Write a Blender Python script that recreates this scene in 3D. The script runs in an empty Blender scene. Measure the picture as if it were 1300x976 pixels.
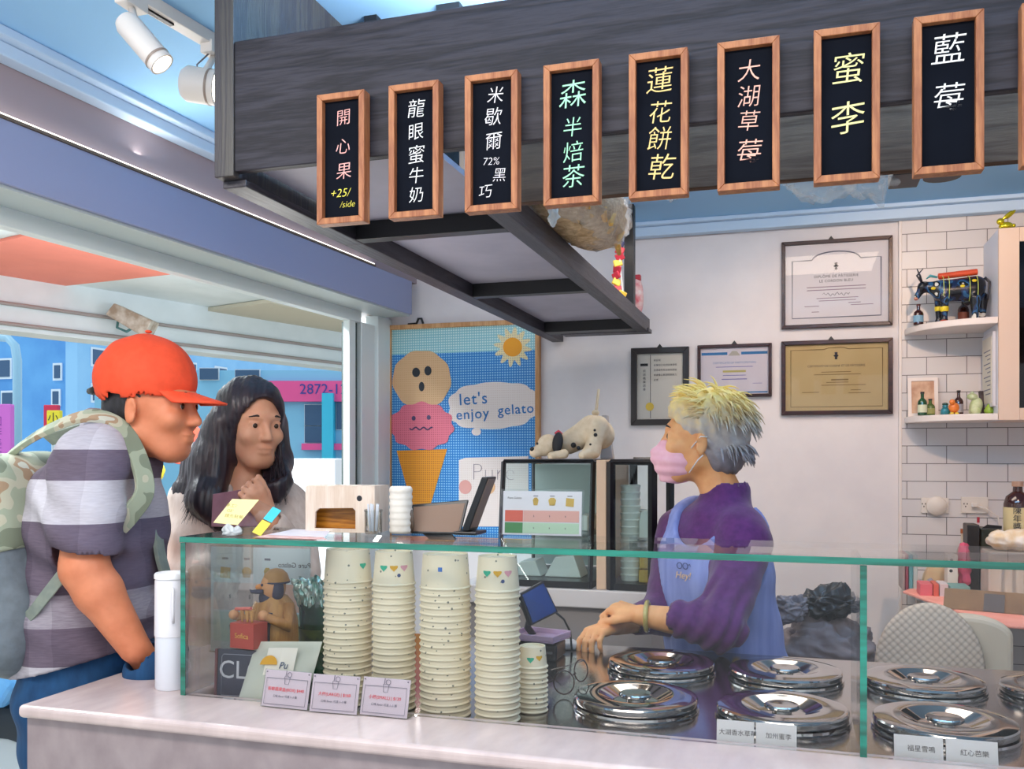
import bpy, bmesh, math, random
import numpy as np
from mathutils import Vector, Matrix, Euler, noise as mnoise
R = math.radians
PI = math.pi
SC = bpy.context.scene
COL = SC.collection

# ------------------------------------------------------------------ camera
YAW = R(17.2)
FPX, W_, H_ = 1162.0, 1300.0, 976.0
EYE = Vector((0, 0, 1.45))
HOR = 578.0
cd = bpy.data.cameras.new('camera')
cam = bpy.data.objects.new('camera', cd)
COL.objects.link(cam)
cam.location = EYE
cam.rotation_euler = (R(90), 0, YAW)
cd.sensor_fit = 'HORIZONTAL'
cd.sensor_width = 36.0
cd.lens = FPX / W_ * 36.0
cd.shift_y = (HOR - H_ / 2) / W_
cd.clip_start = 0.02
cd.clip_end = 200
SC.camera = cam

# ------------------------------------------------------------------ light and exposure
SC.view_settings.view_transform = 'Standard'
SC.view_settings.look = 'None'
SC.view_settings.exposure = 0.1
SC.view_settings.gamma = 1.0
SC.view_settings.use_curve_mapping = False
SC.cycles.max_bounces = 10
SC.cycles.transparent_max_bounces = 16
SC.cycles.caustics_reflective = False
SC.cycles.caustics_refractive = False
SC.cycles.sample_clamp_indirect = 4.0
w = bpy.data.worlds.new('sky')
SC.world = w
w.use_nodes = True
wn = w.node_tree.nodes
wb = wn['Background']
wb.inputs[0].default_value = (0.84, 0.92, 1.0, 1)
wb.inputs[1].default_value = 1.0


def lamp(name, kind, loc, target, energy, color=(1, 1, 1), **kw):
    l = bpy.data.lights.new(name, kind)
    l.energy = energy
    l.color = color
    for k, v in kw.items():
        setattr(l, k, v)
    o = bpy.data.objects.new(name, l)
    o.location = loc
    d = Vector(target) - Vector(loc)
    o.rotation_euler = d.to_track_quat('-Z', 'Y').to_euler()
    COL.objects.link(o)
    return o


# daylight: a high sun over the street, mostly shaded by the arcade
lamp('sun', 'SUN', (-6, -4, 9), (0, 0, 0), 0.8, (1, 0.95, 0.86), angle=R(3))
# added upward fill that brightens the arcade ceiling, no fixture
lamp('arcade_up_fill', 'AREA', (-3.7, 4.6, 2.35), (-3.7, 4.6, 3.2), 70, (.95, .98, 1), shape='RECTANGLE', size=.3, size_y=3.0)
# light strip on the shutter box and an added, unseen fill above the fascia
lamp('shutter_strip_light', 'AREA', (-1.86, 2.3, 2.315), (-1.50, 2.28, 2.6), 9, (1, .97, .92), shape='RECTANGLE', size=.03, size_y=3.2)
lamp('fascia_top_fill', 'AREA', (0.1, 1.72, 2.31), (0.1, 1.8, 3.0), 48, (.96, .98, 1), shape='RECTANGLE', size=1.6, size_y=.1)
lamp('shop_fill_light', 'AREA', (-0.2, 3.2, 2.47), (-0.2, 3.2, 0), 13, (1, 0.84, 0.70), shape='RECTANGLE', size=1.2, size_y=0.5)  # added fill over the shop floor, no fixture
lamp('entrance_fill_light', 'AREA', (-0.75, 0.55, 2.47), (-0.75, 1.5, 0.9), 52, (1, 0.92, 0.84), shape='RECTANGLE', size=2.6, size_y=0.5)  # added front fill for the counter and customers, no fixture
lamp('arcade_tube_light', 'AREA', (-2.9, 2.9, 2.85), (-2.9, 2.9, 0), 190, (0.9, 0.96, 1), shape='RECTANGLE', size=0.4, size_y=3.0)

lamp('display_spot', 'SPOT', (0.6, 2.4, 2.46), (0.75, 4.2, 1.45), 44, (1, .64, .40), spot_size=R(80), spot_blend=.5, shadow_soft_size=.04)


# ------------------------------------------------------------------ materials
def lin(c):
    if isinstance(c, str):
        c = tuple(int(c[i:i + 2], 16) for i in (0, 2, 4))
    out = []
    for v in c[:3]:
        v = v / 255.0
        out.append(v / 12.92 if v <= 0.04045 else ((v + 0.055) / 1.055) ** 2.4)
    return (out[0], out[1], out[2], 1.0)


MATS = {}


def mat(name, c, rough=0.5, metal=0.0, c2=None, scale=20.0, stretch=(1, 1, 1), bump=0.0, bscale=None, detail=4.0,
        ramp=(0.35, 0.65), spec=0.5, emit=0.0, trans=0.0, alpha=1.0, coat=0.0, sheen=0.0, sss=0.0, const=None):
    """Principled material; with c2 a noise mixes the two colours, const=[(pos,col)..] a stepped ramp."""
    if name in MATS:
        return MATS[name]
    m = bpy.data.materials.new(name)
    m.use_nodes = True
    nt = m.node_tree
    b = nt.nodes['Principled BSDF']
    b.inputs['Base Color'].default_value = lin(c)
    b.inputs['Roughness'].default_value = rough
    b.inputs['Metallic'].default_value = metal
    b.inputs['Specular IOR Level'].default_value = spec
    b.inputs['Transmission Weight'].default_value = trans
    b.inputs['Alpha'].default_value = alpha
    b.inputs['Coat Weight'].default_value = coat
    b.inputs['Sheen Weight'].default_value = sheen
    if sss:
        b.inputs['Subsurface Weight'].default_value = sss
        b.inputs['Subsurface Radius'].default_value = (0.012, 0.005, 0.003)
        b.inputs['Subsurface Scale'].default_value = 1.0
    if emit:
        b.inputs['Emission Color'].default_value = lin(c)
        b.inputs['Emission Strength'].default_value = emit
    if c2 is not None or bump or const:
        tc = nt.nodes.new('ShaderNodeTexCoord')
        mp = nt.nodes.new('ShaderNodeMapping')
        mp.inputs['Scale'].default_value = stretch
        nt.links.new(tc.outputs['Object'], mp.inputs[0])
        nz = nt.nodes.new('ShaderNodeTexNoise')
        nz.inputs['Scale'].default_value = scale
        nz.inputs['Detail'].default_value = detail
        nt.links.new(mp.outputs[0], nz.inputs['Vector'])
        if c2 is not None or const:
            rp = nt.nodes.new('ShaderNodeValToRGB')
            if const:
                rp.color_ramp.interpolation = 'CONSTANT'
                el = rp.color_ramp.elements
                el[0].position = 0
                el[0].color = lin(const[0][1])
                el[1].position = const[1][0]
                el[1].color = lin(const[1][1])
                for p_, c_ in const[2:]:
                    e = el.new(p_)
                    e.color = lin(c_)
            else:
                rp.color_ramp.elements[0].position = ramp[0]
                rp.color_ramp.elements[1].position = ramp[1]
                rp.color_ramp.elements[0].color = lin(c)
                rp.color_ramp.elements[1].color = lin(c2)
            nt.links.new(nz.outputs['Fac'], rp.inputs[0])
            nt.links.new(rp.outputs[0], b.inputs['Base Color'])
        if bump:
            src = nz
            if bscale:
                src = nt.nodes.new('ShaderNodeTexNoise')
                src.inputs['Scale'].default_value = bscale
                src.inputs['Detail'].default_value = detail
                nt.links.new(mp.outputs[0], src.inputs['Vector'])
            bp = nt.nodes.new('ShaderNodeBump')
            bp.inputs['Strength'].default_value = bump
            bp.inputs['Distance'].default_value = 0.01
            nt.links.new(src.outputs['Fac'], bp.inputs['Height'])
            nt.links.new(bp.outputs[0], b.inputs['Normal'])
    MATS[name] = m
    return m


def glass_mat(name, tint=(0.991, 0.996, 0.994), refl=0.5, rough=0.02):
    """Clear pane: fresnel reflection over straight-through transparency."""
    if name in MATS:
        return MATS[name]
    m = bpy.data.materials.new(name)
    m.use_nodes = True
    nt = m.node_tree
    nt.nodes.clear()
    out = nt.nodes.new('ShaderNodeOutputMaterial')
    mx = nt.nodes.new('ShaderNodeMixShader')
    tr = nt.nodes.new('ShaderNodeBsdfTransparent')
    tr.inputs[0].default_value = (*tint, 1)
    gl = nt.nodes.new('ShaderNodeBsdfGlossy')
    gl.inputs['Roughness'].default_value = rough
    fr = nt.nodes.new('ShaderNodeFresnel')
    fr.inputs[0].default_value = 1.5
    mu = nt.nodes.new('ShaderNodeMath')
    mu.operation = 'MULTIPLY'
    mu.inputs[1].default_value = refl
    nt.links.new(fr.outputs[0], mu.inputs[0])
    nt.links.new(mu.outputs[0], mx.inputs[0])
    nt.links.new(tr.outputs[0], mx.inputs[1])
    nt.links.new(gl.outputs[0], mx.inputs[2])
    nt.links.new(mx.outputs[0], out.inputs[0])
    MATS[name] = m
    return m


def film_mat(name, col, opac=0.4, rough=0.25):
    """Thin plastic film: part see-through, part glossy white."""
    if name in MATS:
        return MATS[name]
    m = bpy.data.materials.new(name)
    m.use_nodes = True
    nt = m.node_tree
    b = nt.nodes['Principled BSDF']
    b.inputs['Base Color'].default_value = lin(col)
    b.inputs['Roughness'].default_value = rough
    tr = nt.nodes.new('ShaderNodeBsdfTransparent')
    mx = nt.nodes.new('ShaderNodeMixShader')
    mx.inputs[0].default_value = opac
    nt.links.new(tr.outputs[0], mx.inputs[1])
    nt.links.new(b.outputs[0], mx.inputs[2])
    nt.links.new(mx.outputs[0], nt.nodes['Material Output'].inputs[0])
    MATS[name] = m
    return m


def wood_mat(name, c1, c2, scale=6.0, axis=0, rough=0.45, dist=6.0, bump=0.15, stretch=12.0, spec=0.4):
    if name in MATS:
        return MATS[name]
    m = bpy.data.materials.new(name)
    m.use_nodes = True
    nt = m.node_tree
    b = nt.nodes['Principled BSDF']
    b.inputs['Roughness'].default_value = rough
    b.inputs['Specular IOR Level'].default_value = spec
    tc = nt.nodes.new('ShaderNodeTexCoord')
    mp = nt.nodes.new('ShaderNodeMapping')
    s = [stretch, stretch, stretch]
    s[axis] = 1.0
    mp.inputs['Scale'].default_value = s
    nt.links.new(tc.outputs['Object'], mp.inputs[0])
    n1 = nt.nodes.new('ShaderNodeTexNoise')
    n1.inputs['Scale'].default_value = scale * 0.35
    n1.inputs['Detail'].default_value = 2
    n1.inputs['Distortion'].default_value = 0.6
    nt.links.new(mp.outputs[0], n1.inputs['Vector'])
    mul = nt.nodes.new('ShaderNodeMath')
    mul.operation = 'MULTIPLY'
    mul.inputs[1].default_value = dist * 6
    nt.links.new(n1.outputs['Fac'], mul.inputs[0])
    sn = nt.nodes.new('ShaderNodeMath')
    sn.operation = 'SINE'
    nt.links.new(mul.outputs[0], sn.inputs[0])
    n2 = nt.nodes.new('ShaderNodeTexNoise')
    n2.inputs['Scale'].default_value = scale * 4
    n2.inputs['Detail'].default_value = 6
    nt.links.new(mp.outputs[0], n2.inputs['Vector'])
    ma = nt.nodes.new('ShaderNodeMath')
    ma.operation = 'MULTIPLY_ADD'
    ma.inputs[1].default_value = 0.22
    nt.links.new(sn.outputs[0], ma.inputs[0])
    nt.links.new(n2.outputs['Fac'], ma.inputs[2])
    rp = nt.nodes.new('ShaderNodeValToRGB')
    rp.color_ramp.elements[0].position = 0.25
    rp.color_ramp.elements[1].position = 0.75
    rp.color_ramp.elements[0].color = lin(c1)
    rp.color_ramp.elements[1].color = lin(c2)
    nt.links.new(ma.outputs[0], rp.inputs[0])
    nt.links.new(rp.outputs[0], b.inputs['Base Color'])
    bp = nt.nodes.new('ShaderNodeBump')
    bp.inputs['Strength'].default_value = bump
    bp.inputs['Distance'].default_value = 0.004
    nt.links.new(ma.outputs[0], bp.inputs['Height'])
    nt.links.new(bp.outputs[0], b.inputs['Normal'])
    MATS[name] = m
    return m


def tile_mat():
    m = bpy.data.materials.new('subway_tile')
    m.use_nodes = True
    nt = m.node_tree
    b = nt.nodes['Principled BSDF']
    b.inputs['Roughness'].default_value = 0.36
    tc = nt.nodes.new('ShaderNodeTexCoord')
    sp = nt.nodes.new('ShaderNodeSeparateXYZ')
    cb = nt.nodes.new('ShaderNodeCombineXYZ')
    nt.links.new(tc.outputs['Object'], sp.inputs[0])
    nt.links.new(sp.outputs[0], cb.inputs[0])
    nt.links.new(sp.outputs[2], cb.inputs[1])
    br = nt.nodes.new('ShaderNodeTexBrick')
    br.inputs['Scale'].default_value = 1.0
    br.inputs['Brick Width'].default_value = 0.153
    br.inputs['Row Height'].default_value = 0.0745
    br.inputs['Mortar Size'].default_value = 0.0016
    br.inputs['Mortar Smooth'].default_value = 0.1
    br.inputs['Color1'].default_value = lin('dcd8d8')
    br.inputs['Color2'].default_value = lin('d4d0d2')
    br.inputs['Mortar'].default_value = lin('6e686a')
    nt.links.new(cb.outputs[0], br.inputs['Vector'])
    nt.links.new(br.outputs['Color'], b.inputs['Base Color'])
    bp = nt.nodes.new('ShaderNodeBump')
    bp.inputs['Strength'].default_value = 0.5
    bp.inputs['Distance'].default_value = 0.003
    bp.invert = True
    nt.links.new(br.outputs['Fac'], bp.inputs['Height'])
    nt.links.new(bp.outputs[0], b.inputs['Normal'])
    return m


# ------------------------------------------------------------------ mesh helpers
MW = {}


def at(px, py, d):
    """World point seen at pixel (px,py) of the 1300x976 frame at depth d in front of the camera."""
    r = (px - W_ / 2) / FPX * d
    c, s = math.cos(YAW), math.sin(YAW)
    return Vector((r * c - d * s, r * s + d * c, EYE.z - (py - HOR) / FPX * d))


def tag(o, label=None, cat=None, group=None, kind=None):
    if label: o['label'] = label
    if cat: o['category'] = cat
    if group: o['group'] = group
    if kind: o['kind'] = kind
    return o


def thing(name, label, cat, loc=(0, 0, 0), rot=(0, 0, 0), group=None):
    o = bpy.data.objects.new(name, None)
    o.empty_display_size = 0.05
    COL.objects.link(o)
    o.location = loc
    o.rotation_euler = rot
    MW[o.name] = Matrix.Translation(Vector(loc)) @ Euler(rot).to_matrix().to_4x4()
    return tag(o, label, cat, group)


def link_mesh(name, me, m=None, parent=None, smooth=False, local=False, bevel=0, seg=2):
    """Link me (in world coordinates unless local) as one object, under parent if given."""
    o = bpy.data.objects.new(name, me)
    COL.objects.link(o)
    if m is not None:
        for x in (m if isinstance(m, (list, tuple)) else [m]):
            me.materials.append(x)
    M = Matrix.Identity(4)
    if parent is not None:
        o.parent = parent
        PMW = MW[parent.name]
        if not local:
            me.transform(PMW.inverted())
        M = PMW
    elif not local and len(me.vertices):
        co = np.empty(len(me.vertices) * 3, dtype=np.float32)
        me.vertices.foreach_get('co', co)
        co = co.reshape(-1, 3)
        lo, hi = co.min(0), co.max(0)
        c = Vector(((lo[0] + hi[0]) / 2, (lo[1] + hi[1]) / 2, lo[2]))
        me.transform(Matrix.Translation(-c))
        o.location = c
        M = Matrix.Translation(c)
    MW[o.name] = M
    if smooth:
        me.polygons.foreach_set('use_smooth', [True] * len(me.polygons))
        if smooth != True:
            me.set_sharp_from_angle(angle=R(smooth))
    if bevel:
        b = o.modifiers.new('bevel', 'BEVEL')
        b.width = bevel
        b.segments = seg
        b.limit_method = 'ANGLE'
        b.angle_limit = R(40)
    return o


class MB:
    def __init__(self):
        self.bm = bmesh.new()
        self.mi = 0

    def _fin(self, vs, M=None):
        if M is not None:
            bmesh.ops.transform(self.bm, matrix=M, verts=vs)
        if self.mi:
            fs = set()
            for v in vs:
                fs.update(v.link_faces)
            for f in fs:
                f.material_index = self.mi
        return self

    def box(self, c, s, rot=None):
        g = bmesh.ops.create_cube(self.bm, size=1.0)
        M = Matrix.Translation(Vector(c))
        if rot is not None:
            M = M @ (rot if isinstance(rot, Matrix) else Euler(rot).to_matrix().to_4x4())
        M = M @ Matrix.Diagonal((s[0], s[1], s[2], 1))
        return self._fin(g['verts'], M)

    def mm(self, x0, y0, z0, x1, y1, z1):
        return self.box(((x0 + x1) / 2, (y0 + y1) / 2, (z0 + z1) / 2), (abs(x1 - x0), abs(y1 - y0), abs(z1 - z0)))

    def cyl(self, p0, p1, r0, r1=None, n=20):
        p0, p1 = Vector(p0), Vector(p1)
        d = p1 - p0
        g = bmesh.ops.create_cone(self.bm, cap_ends=True, segments=n, radius1=r0, radius2=r0 if r1 is None else r1, depth=d.length)
        M = Matrix.Translation((p0 + p1) / 2) @ d.to_track_quat('Z', 'Y').to_matrix().to_4x4()
        return self._fin(g['verts'], M)

    def sph(self, c, r, rot=None, u=18, v=12):
        g = bmesh.ops.create_uvsphere(self.bm, u_segments=u, v_segments=v, radius=1.0)
        if not isinstance(r, (tuple, list)): r = (r, r, r)
        M = Matrix.Translation(Vector(c))
        if rot is not None:
            M = M @ (rot if isinstance(rot, Matrix) else Euler(rot).to_matrix().to_4x4())
        return self._fin(g['verts'], M @ Matrix.Diagonal((*r, 1)))

    def lathe(self, prof, c=(0, 0, 0), n=32, M=None):
        """prof: [(r,z)...]; closed on the axis where r=0."""
        vs, rings = [], []
        for r, z in prof:
            if r < 1e-6:
                rings.append([self.bm.verts.new((0, 0, z))])
            else:
                rings.append([self.bm.verts.new((r * math.cos(2 * PI * i / n), r * math.sin(2 * PI * i / n), z)) for i in range(n)])
            vs += rings[-1]
        for a, b in zip(rings, rings[1:]):
            for i in range(n):
                j = (i + 1) % n
                q = [a[i % len(a)], a[j % len(a)], b[j % len(b)], b[i % len(b)]]
                u = []
                for x in q:
                    if x not in u: u.append(x)
                if len(u) >= 3:
                    self.bm.faces.new(u)
        return self._fin(vs, (M or Matrix.Identity(4)) if M is not None else Matrix.Translation(Vector(c)))

    def prism(self, poly, h, M=None):
        """poly: 2D outline in local XY, extruded 0..h along local Z."""
        a = [self.bm.verts.new((x, y, 0)) for x, y in poly]
        b = [self.bm.verts.new((x, y, h)) for x, y in poly]
        n = len(poly)
        self.bm.faces.new(a[::-1])
        self.bm.faces.new(b)
        for i in range(n):
            j = (i + 1) % n
            self.bm.faces.new((a[i], a[j], b[j], b[i]))
        return self._fin(a + b, M)

    def tube(self, pts, r, n=8, closed=False):
        pts = [Vector(p) for p in pts]
        rs = r if isinstance(r, (list, tuple)) else [r] * len(pts)
        m = len(pts)
        rings = []
        up = None
        for i, p in enumerate(pts):
            if closed:
                t = (pts[(i + 1) % m] - pts[i - 1])
            else:
                t = pts[min(i + 1, m - 1)] - pts[max(i - 1, 0)]
            t.normalize()
            if up is None:
                up = t.orthogonal().normalized()
            up = (up - t * up.dot(t))
            if up.length < 1e-6: up = t.orthogonal()
            up.normalize()
            s = t.cross(up)
            rings.append([self.bm.verts.new(p + (up * math.cos(2 * PI * k / n) + s * math.sin(2 * PI * k / n)) * rs[i]) for k in range(n)])
        for i in range(m if closed else m - 1):
            a, b = rings[i], rings[(i + 1) % m]
            for k in range(n):
                self.bm.faces.new((a[k], a[(k + 1) % n], b[(k + 1) % n], b[k]))
        if not closed:
            self.bm.faces.new(rings[0][::-1])
            self.bm.faces.new(rings[-1])
        return self._fin([v for q in rings for v in q])

    def poly(self, pts):
        vs = [self.bm.verts.new(p) for p in pts]
        self.bm.faces.new(vs)
        return self._fin(vs)

    def slab(self, pts, d):
        """Polygon pts (3D) extruded by vector d."""
        d = Vector(d)
        a = [self.bm.verts.new(p) for p in pts]
        b = [self.bm.verts.new(Vector(p) + d) for p in pts]
        n = len(pts)
        self.bm.faces.new(a[::-1])
        self.bm.faces.new(b)
        for i in range(n):
            j = (i + 1) % n
            self.bm.faces.new((a[i], a[j], b[j], b[i]))
        return self._fin(a + b)

    def grid(self, fn, nu, nv, wrap=False):
        """Sheet of points fn(u,v), u,v in 0..1."""
        g = [[self.bm.verts.new(fn(i / nu, j / nv)) for j in range(nv + 1)] for i in range(nu if wrap else nu + 1)]
        k = len(g)
        for i in range(nu):
            for j in range(nv):
                self.bm.faces.new((g[i][j], g[(i + 1) % k][j], g[(i + 1) % k][j + 1], g[i][j + 1]))
        return self._fin([v for q in g for v in q])

    def build(self, name, m, parent=None, smooth=False, local=False, bevel=0, seg=2, solid=0, sub=0):
        bmesh.ops.recalc_face_normals(self.bm, faces=self.bm.faces)
        me = bpy.data.meshes.new(name)
        self.bm.to_mesh(me)
        self.bm.free()
        o = link_mesh(name, me, m, parent, smooth, local, bevel, seg)
        if solid:
            q = o.modifiers.new('solid', 'SOLIDIFY')
            q.thickness = solid
            q.offset = 0
        if sub:
            q = o.modifiers.new('sub', 'SUBSURF')
            q.levels = sub
            q.render_levels = sub
        return o


def single(mb, name, label, cat, m, group=None, **kw):
    return tag(mb.build(name, m, **kw), label, cat, group)


def struct(mb, name, m, parent=None, **kw):
    o = mb.build(name, m, parent, **kw)
    if parent is None: o['kind'] = 'structure'
    return o


def copy_tree(o, loc=None, rot=None, label=None, group=None, parent=None):
    c = o.copy()
    COL.objects.link(c)
    MW[c.name] = MW.get(o.name, Matrix.Identity(4))
    if parent is not None: c.parent = parent
    if loc is not None: c.location = loc
    if rot is not None: c.rotation_euler = rot
    if label: c['label'] = label
    if group: c['group'] = group
    for ch in [x for x in bpy.data.objects if x.parent == o]:
        copy_tree(ch, parent=c)
    return c


def frame_M(origin, xdir, ydir):
    """Matrix whose local x runs along xdir and y along ydir (writing plane)."""
    x = Vector(xdir).normalized()
    y = Vector(ydir)
    y = (y - x * y.dot(x)).normalized()
    z = x.cross(y)
    M = Matrix.Identity(4)
    for i in range(3):
        M[i][0], M[i][1], M[i][2], M[i][3] = x[i], y[i], z[i], origin[i]
    return M


FRONT = lambda o: frame_M(o, (1, 0, 0), (0, 0, 1))     # faces -Y


def text_mesh(body, size, thin=0.0, ex=0.0003, align='CENTER', spacing=1.0, shear=0.0, ls=1.0, res=3):
    cu = bpy.data.curves.new('lettering', 'FONT')
    cu.body = body
    cu.size = size
    cu.align_x = align
    cu.align_y = 'CENTER'
    cu.offset = thin
    cu.extrude = ex
    cu.space_character = spacing
    cu.space_line = ls
    cu.shear = shear
    cu.resolution_u = res
    o = bpy.data.objects.new('lettering', cu)
    me = o.to_mesh().copy()
    o.to_mesh_clear()
    bpy.data.objects.remove(o)
    bpy.data.curves.remove(cu)
    me.materials.clear()
    return me


def text(name, body, size, m, M, parent=None, **kw):
    me = text_mesh(body, size, **kw)
    me.transform(M)
    return link_mesh(name, me, m, parent)


def smooth_noise(p, s=1.0, seed=0.0):
    return mnoise.noise(Vector((p[0] * s + seed, p[1] * s - seed * 0.7, p[2] * s + seed * 1.3)))


def crumple(o, amp, s, seed=0):
    for v in o.data.vertices:
        n = smooth_noise(v.co, s, seed)
        n2 = smooth_noise(v.co, s * 2.3, seed + 5)
        v.co += v.normal * amp * (n + 0.5 * n2)


ORD = ['topmost', 'second', 'third', 'fourth', 'fifth', 'sixth', 'seventh', 'eighth', 'ninth', 'tenth', 'eleventh', 'twelfth',
       'thirteenth', 'fourteenth', 'fifteenth', 'sixteenth', 'seventeenth', 'eighteenth', 'nineteenth', 'twentieth', 'twenty-first',
       'twenty-second', 'twenty-third', 'twenty-fourth', 'twenty-fifth', 'twenty-sixth']

# ------------------------------------------------------------------ common materials
M_white = mat('white_paint', 'e9e4e6', 0.7, c2='e2dde0', scale=6, bump=0.03)
M_ceil = mat('ceiling_blue_cast', '98ccf6', 0.8)  # blue cast of the light put into the ceiling colour
M_corn = mat('cornice_paint', 'c2daf2', 0.6)
M_bulk = mat('bulkhead_paint', 'a4959b', 0.7)
M_box = mat('header_box_grey', '9aa2c6', 0.5)
M_alu = mat('white_aluminium', 'e6f0f2', 0.35)
M_dark = mat('dark_gap', '4b5654', 0.6)
M_blackw = wood_mat('black_stained_wood', '222128', '35343d', scale=5, axis=0, rough=0.5, dist=5, bump=0.25, stretch=14, spec=.22)
M_blackwy = wood_mat('black_stained_wood_depth', '2e2c33', '3f3d46', scale=5, axis=1, rough=0.45, dist=5, bump=0.2, stretch=14)
M_blackwz = wood_mat('black_stained_wood_upright', '343238', '464442', scale=5, axis=2, rough=0.45, dist=5, bump=0.2, stretch=14)
M_brownw = wood_mat('dark_brown_wood', '4c362a', '5e4638', scale=5, axis=0, rough=0.7, dist=4, bump=0.15, stretch=14, spec=.12)
M_blk = mat('black_metal', '121216', 0.4)
M_rackpan = mat('grey_rack_panel', 'a3a1b2', 0.5, c2='9492a4', scale=5)
M_oak = wood_mat('warm_frame_wood', '8c5233', 'ae724a', scale=9, axis=2, rough=0.5, dist=3, bump=0.1, stretch=10)
M_slate = mat('chalkboard_slate', '0b0f18', 0.75, c2='11151f', scale=8, spec=.06)
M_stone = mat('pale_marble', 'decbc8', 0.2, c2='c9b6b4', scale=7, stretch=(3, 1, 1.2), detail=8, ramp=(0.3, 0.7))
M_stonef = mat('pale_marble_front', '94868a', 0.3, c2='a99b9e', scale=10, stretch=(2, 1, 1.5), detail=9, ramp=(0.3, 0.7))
M_steel = mat('brushed_steel', 'b4b0ae', 0.14, 1.0, bump=0.015, scale=40, stretch=(1, 20, 1))
M_mirror = mat('polished_steel', 'b4b1af', 0.07, 1.0)
M_glass = glass_mat('clear_pane')
M_gedge = mat('green_glass_edge', '0a8f7a', 0.12, c2='055848', scale=30, stretch=(.15, .15, 2), spec=0.6)
M_gedge.node_tree.nodes['Principled BSDF'].inputs['Coat Weight'].default_value = 0.6
M_floor = mat('floor_tile', '9a948e', 0.4, c2='8a847f', scale=3)
M_pave = mat('street_paving', 'c8bfae', 0.8, c2='b3aa9b', scale=4)
M_tile = tile_mat()

# ------------------------------------------------------------------ the shop shell
struct(MB().mm(-2.1, 0.2, -0.05, 2.0, 4.2, 0), 'floor', M_floor)
struct(MB().mm(-14, -4, -0.09, -2.1, 26, -0.03), 'ground', M_pave)
struct(MB().mm(-2.25, 0.35, 2.5, 2.0, 4.25, 2.56), 'ceiling', M_ceil)
struct(MB().mm(-2.1, 4.2, 0, 0.43, 4.3, 2.5), 'wall_back', M_white)
struct(MB().mm(0.43, 4.185, 0, 2.0, 4.3, 2.5), 'wall_back_tiled', M_tile)
struct(MB().mm(0.418, 4.18, 0, 0.430, 4.2, 2.445), 'trim_1', mat('tile_edge_trim', 'e8e0dc', 0.4), bevel=0.002)
struct(MB().mm(1.95, 0.8, 0, 2.05, 4.2, 2.5), 'wall_right', M_white)
# cornice along the back wall: a flat band and a lip
struct(MB().mm(-1.76, 4.13, 2.440, 2.0, 4.18, 2.482).mm(-1.76, 4.10, 2.482, 2.0, 4.18, 2.5), 'trim_2', M_corn, bevel=0.004)
# left wall stands three degrees off square: local u inward, v along the wall
ML = Matrix.Translation((-1.90, 1.81, 0)) @ Matrix.Rotation(R(-3.0), 4, 'Z')


def lw(*boxes):
    b = MB()
    for u0, v0, z0, u1, v1, z1 in boxes:
        b.mm(u0, v0, z0, u1, v1, z1)
    bmesh.ops.transform(b.bm, matrix=ML, verts=b.bm.verts)
    return b


struct(lw((-0.25, -1.6, 2.30, -0.02, 2.42, 2.5)), 'wall_left', M_bulk)
struct(lw((-0.02, -1.6, 2.44, 0.03, 2.40, 2.475), (-0.02, -1.6, 2.475, 0.06, 2.40, 2.5)), 'trim_3', M_corn, bevel=0.004)
hb = struct(lw((-0.17, -1.6, 2.134, 0.0, 2.30, 2.296)), 'trim_4', M_box, bevel=0.003)
struct(lw((-0.165, -1.6, 2.126, -0.012, 2.297, 2.134)), 'rolling_shutter_slot', mat('shutter_slot', 'b9c6c9', 0.4), hb)
led = lw((-0.02, -1.6, 2.296, 0.004, 1.93, 2.304))
o = led.build('light_strip_channel', mat('strip_channel', '6f5f50', 0.5))
tag(o, 'slim light strip running along the top of the grey shutter box', 'light strip')
lw((-0.012, -1.55, 2.304, 0.003, 1.92, 2.308)).build('diffuser', mat('strip_diffuser', 'fff6ea', 0.5, emit=2.5), o)
# opening frame under the shutter box
wf = struct(lw((-0.21, -1.6, 2.075, -0.165, 2.10, 2.134), (-0.26, -1.6, 2.095, -0.215, 2.10, 2.134)), 'window_1', M_alu, bevel=0.003)
struct(lw((-0.20, 1.99, 0, -0.165, 2.045, 2.075)), 'sash_stile', M_alu, wf, bevel=0.003)
struct(lw((-0.24, 2.045, 0, -0.19, 2.10, 2.075)), 'sash_gap', M_dark, wf)
struct(lw((-0.20, 2.10, 0, -0.165, 2.23, 2.08), (-0.22, 2.235, 0, -0.15, 2.38, 2.13)), 'window_jamb', M_alu, wf, bevel=0.004)
struct(lw((-0.28, -1.6, 2.134, -0.17, 2.42, 2.31)), 'trim_5', M_white)

# ------------------------------------------------------------------ fascia, hanging rack and its planks
struct(MB().mm(-1.055, 1.56, 2.009, 1.6, 1.582, 2.265), 'beam_front', M_blackw, bevel=0.002)
b = MB().mm(-1.10, 1.558, 2.0, -1.056, 2.10, 2.5)
struct(b, 'beam_end', M_blackwz, bevel=0.002)
struct(MB().mm(-0.605, 1.86, 1.985, 1.6, 1.882, 2.30), 'beam_inner', M_brownw, bevel=0.002)
rk = thing('hanging_rack', 'black wooden rack hung from the ceiling behind the menu boards', 'rack', (-0.85, 2.8, 1.985))
MB().mm(-1.098, 1.584, 1.985, -1.045, 2.10, 2.0).mm(-1.098, 2.102, 1.985, -1.045, 4.195, 2.06).build('side_rail', M_blackwy, rk, bevel=0.002)
MB().mm(-0.655, 1.884, 1.985, -0.608, 4.0, 2.045).build('side_rail', M_blackwy, rk, bevel=0.002)
for y0, y1 in ((2.06, 2.10), (2.92, 2.96), (3.85, 3.93)):
    MB().mm(-1.044, y0, 1.986, -0.656, y1, 2.055).build('cross_rail', M_blk, rk, bevel=0.001)
MB().mm(-0.99, 3.932, 1.984, -0.602, 4.02, 2.0).build('end_board', M_blackwy, rk, bevel=0.001)
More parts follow.
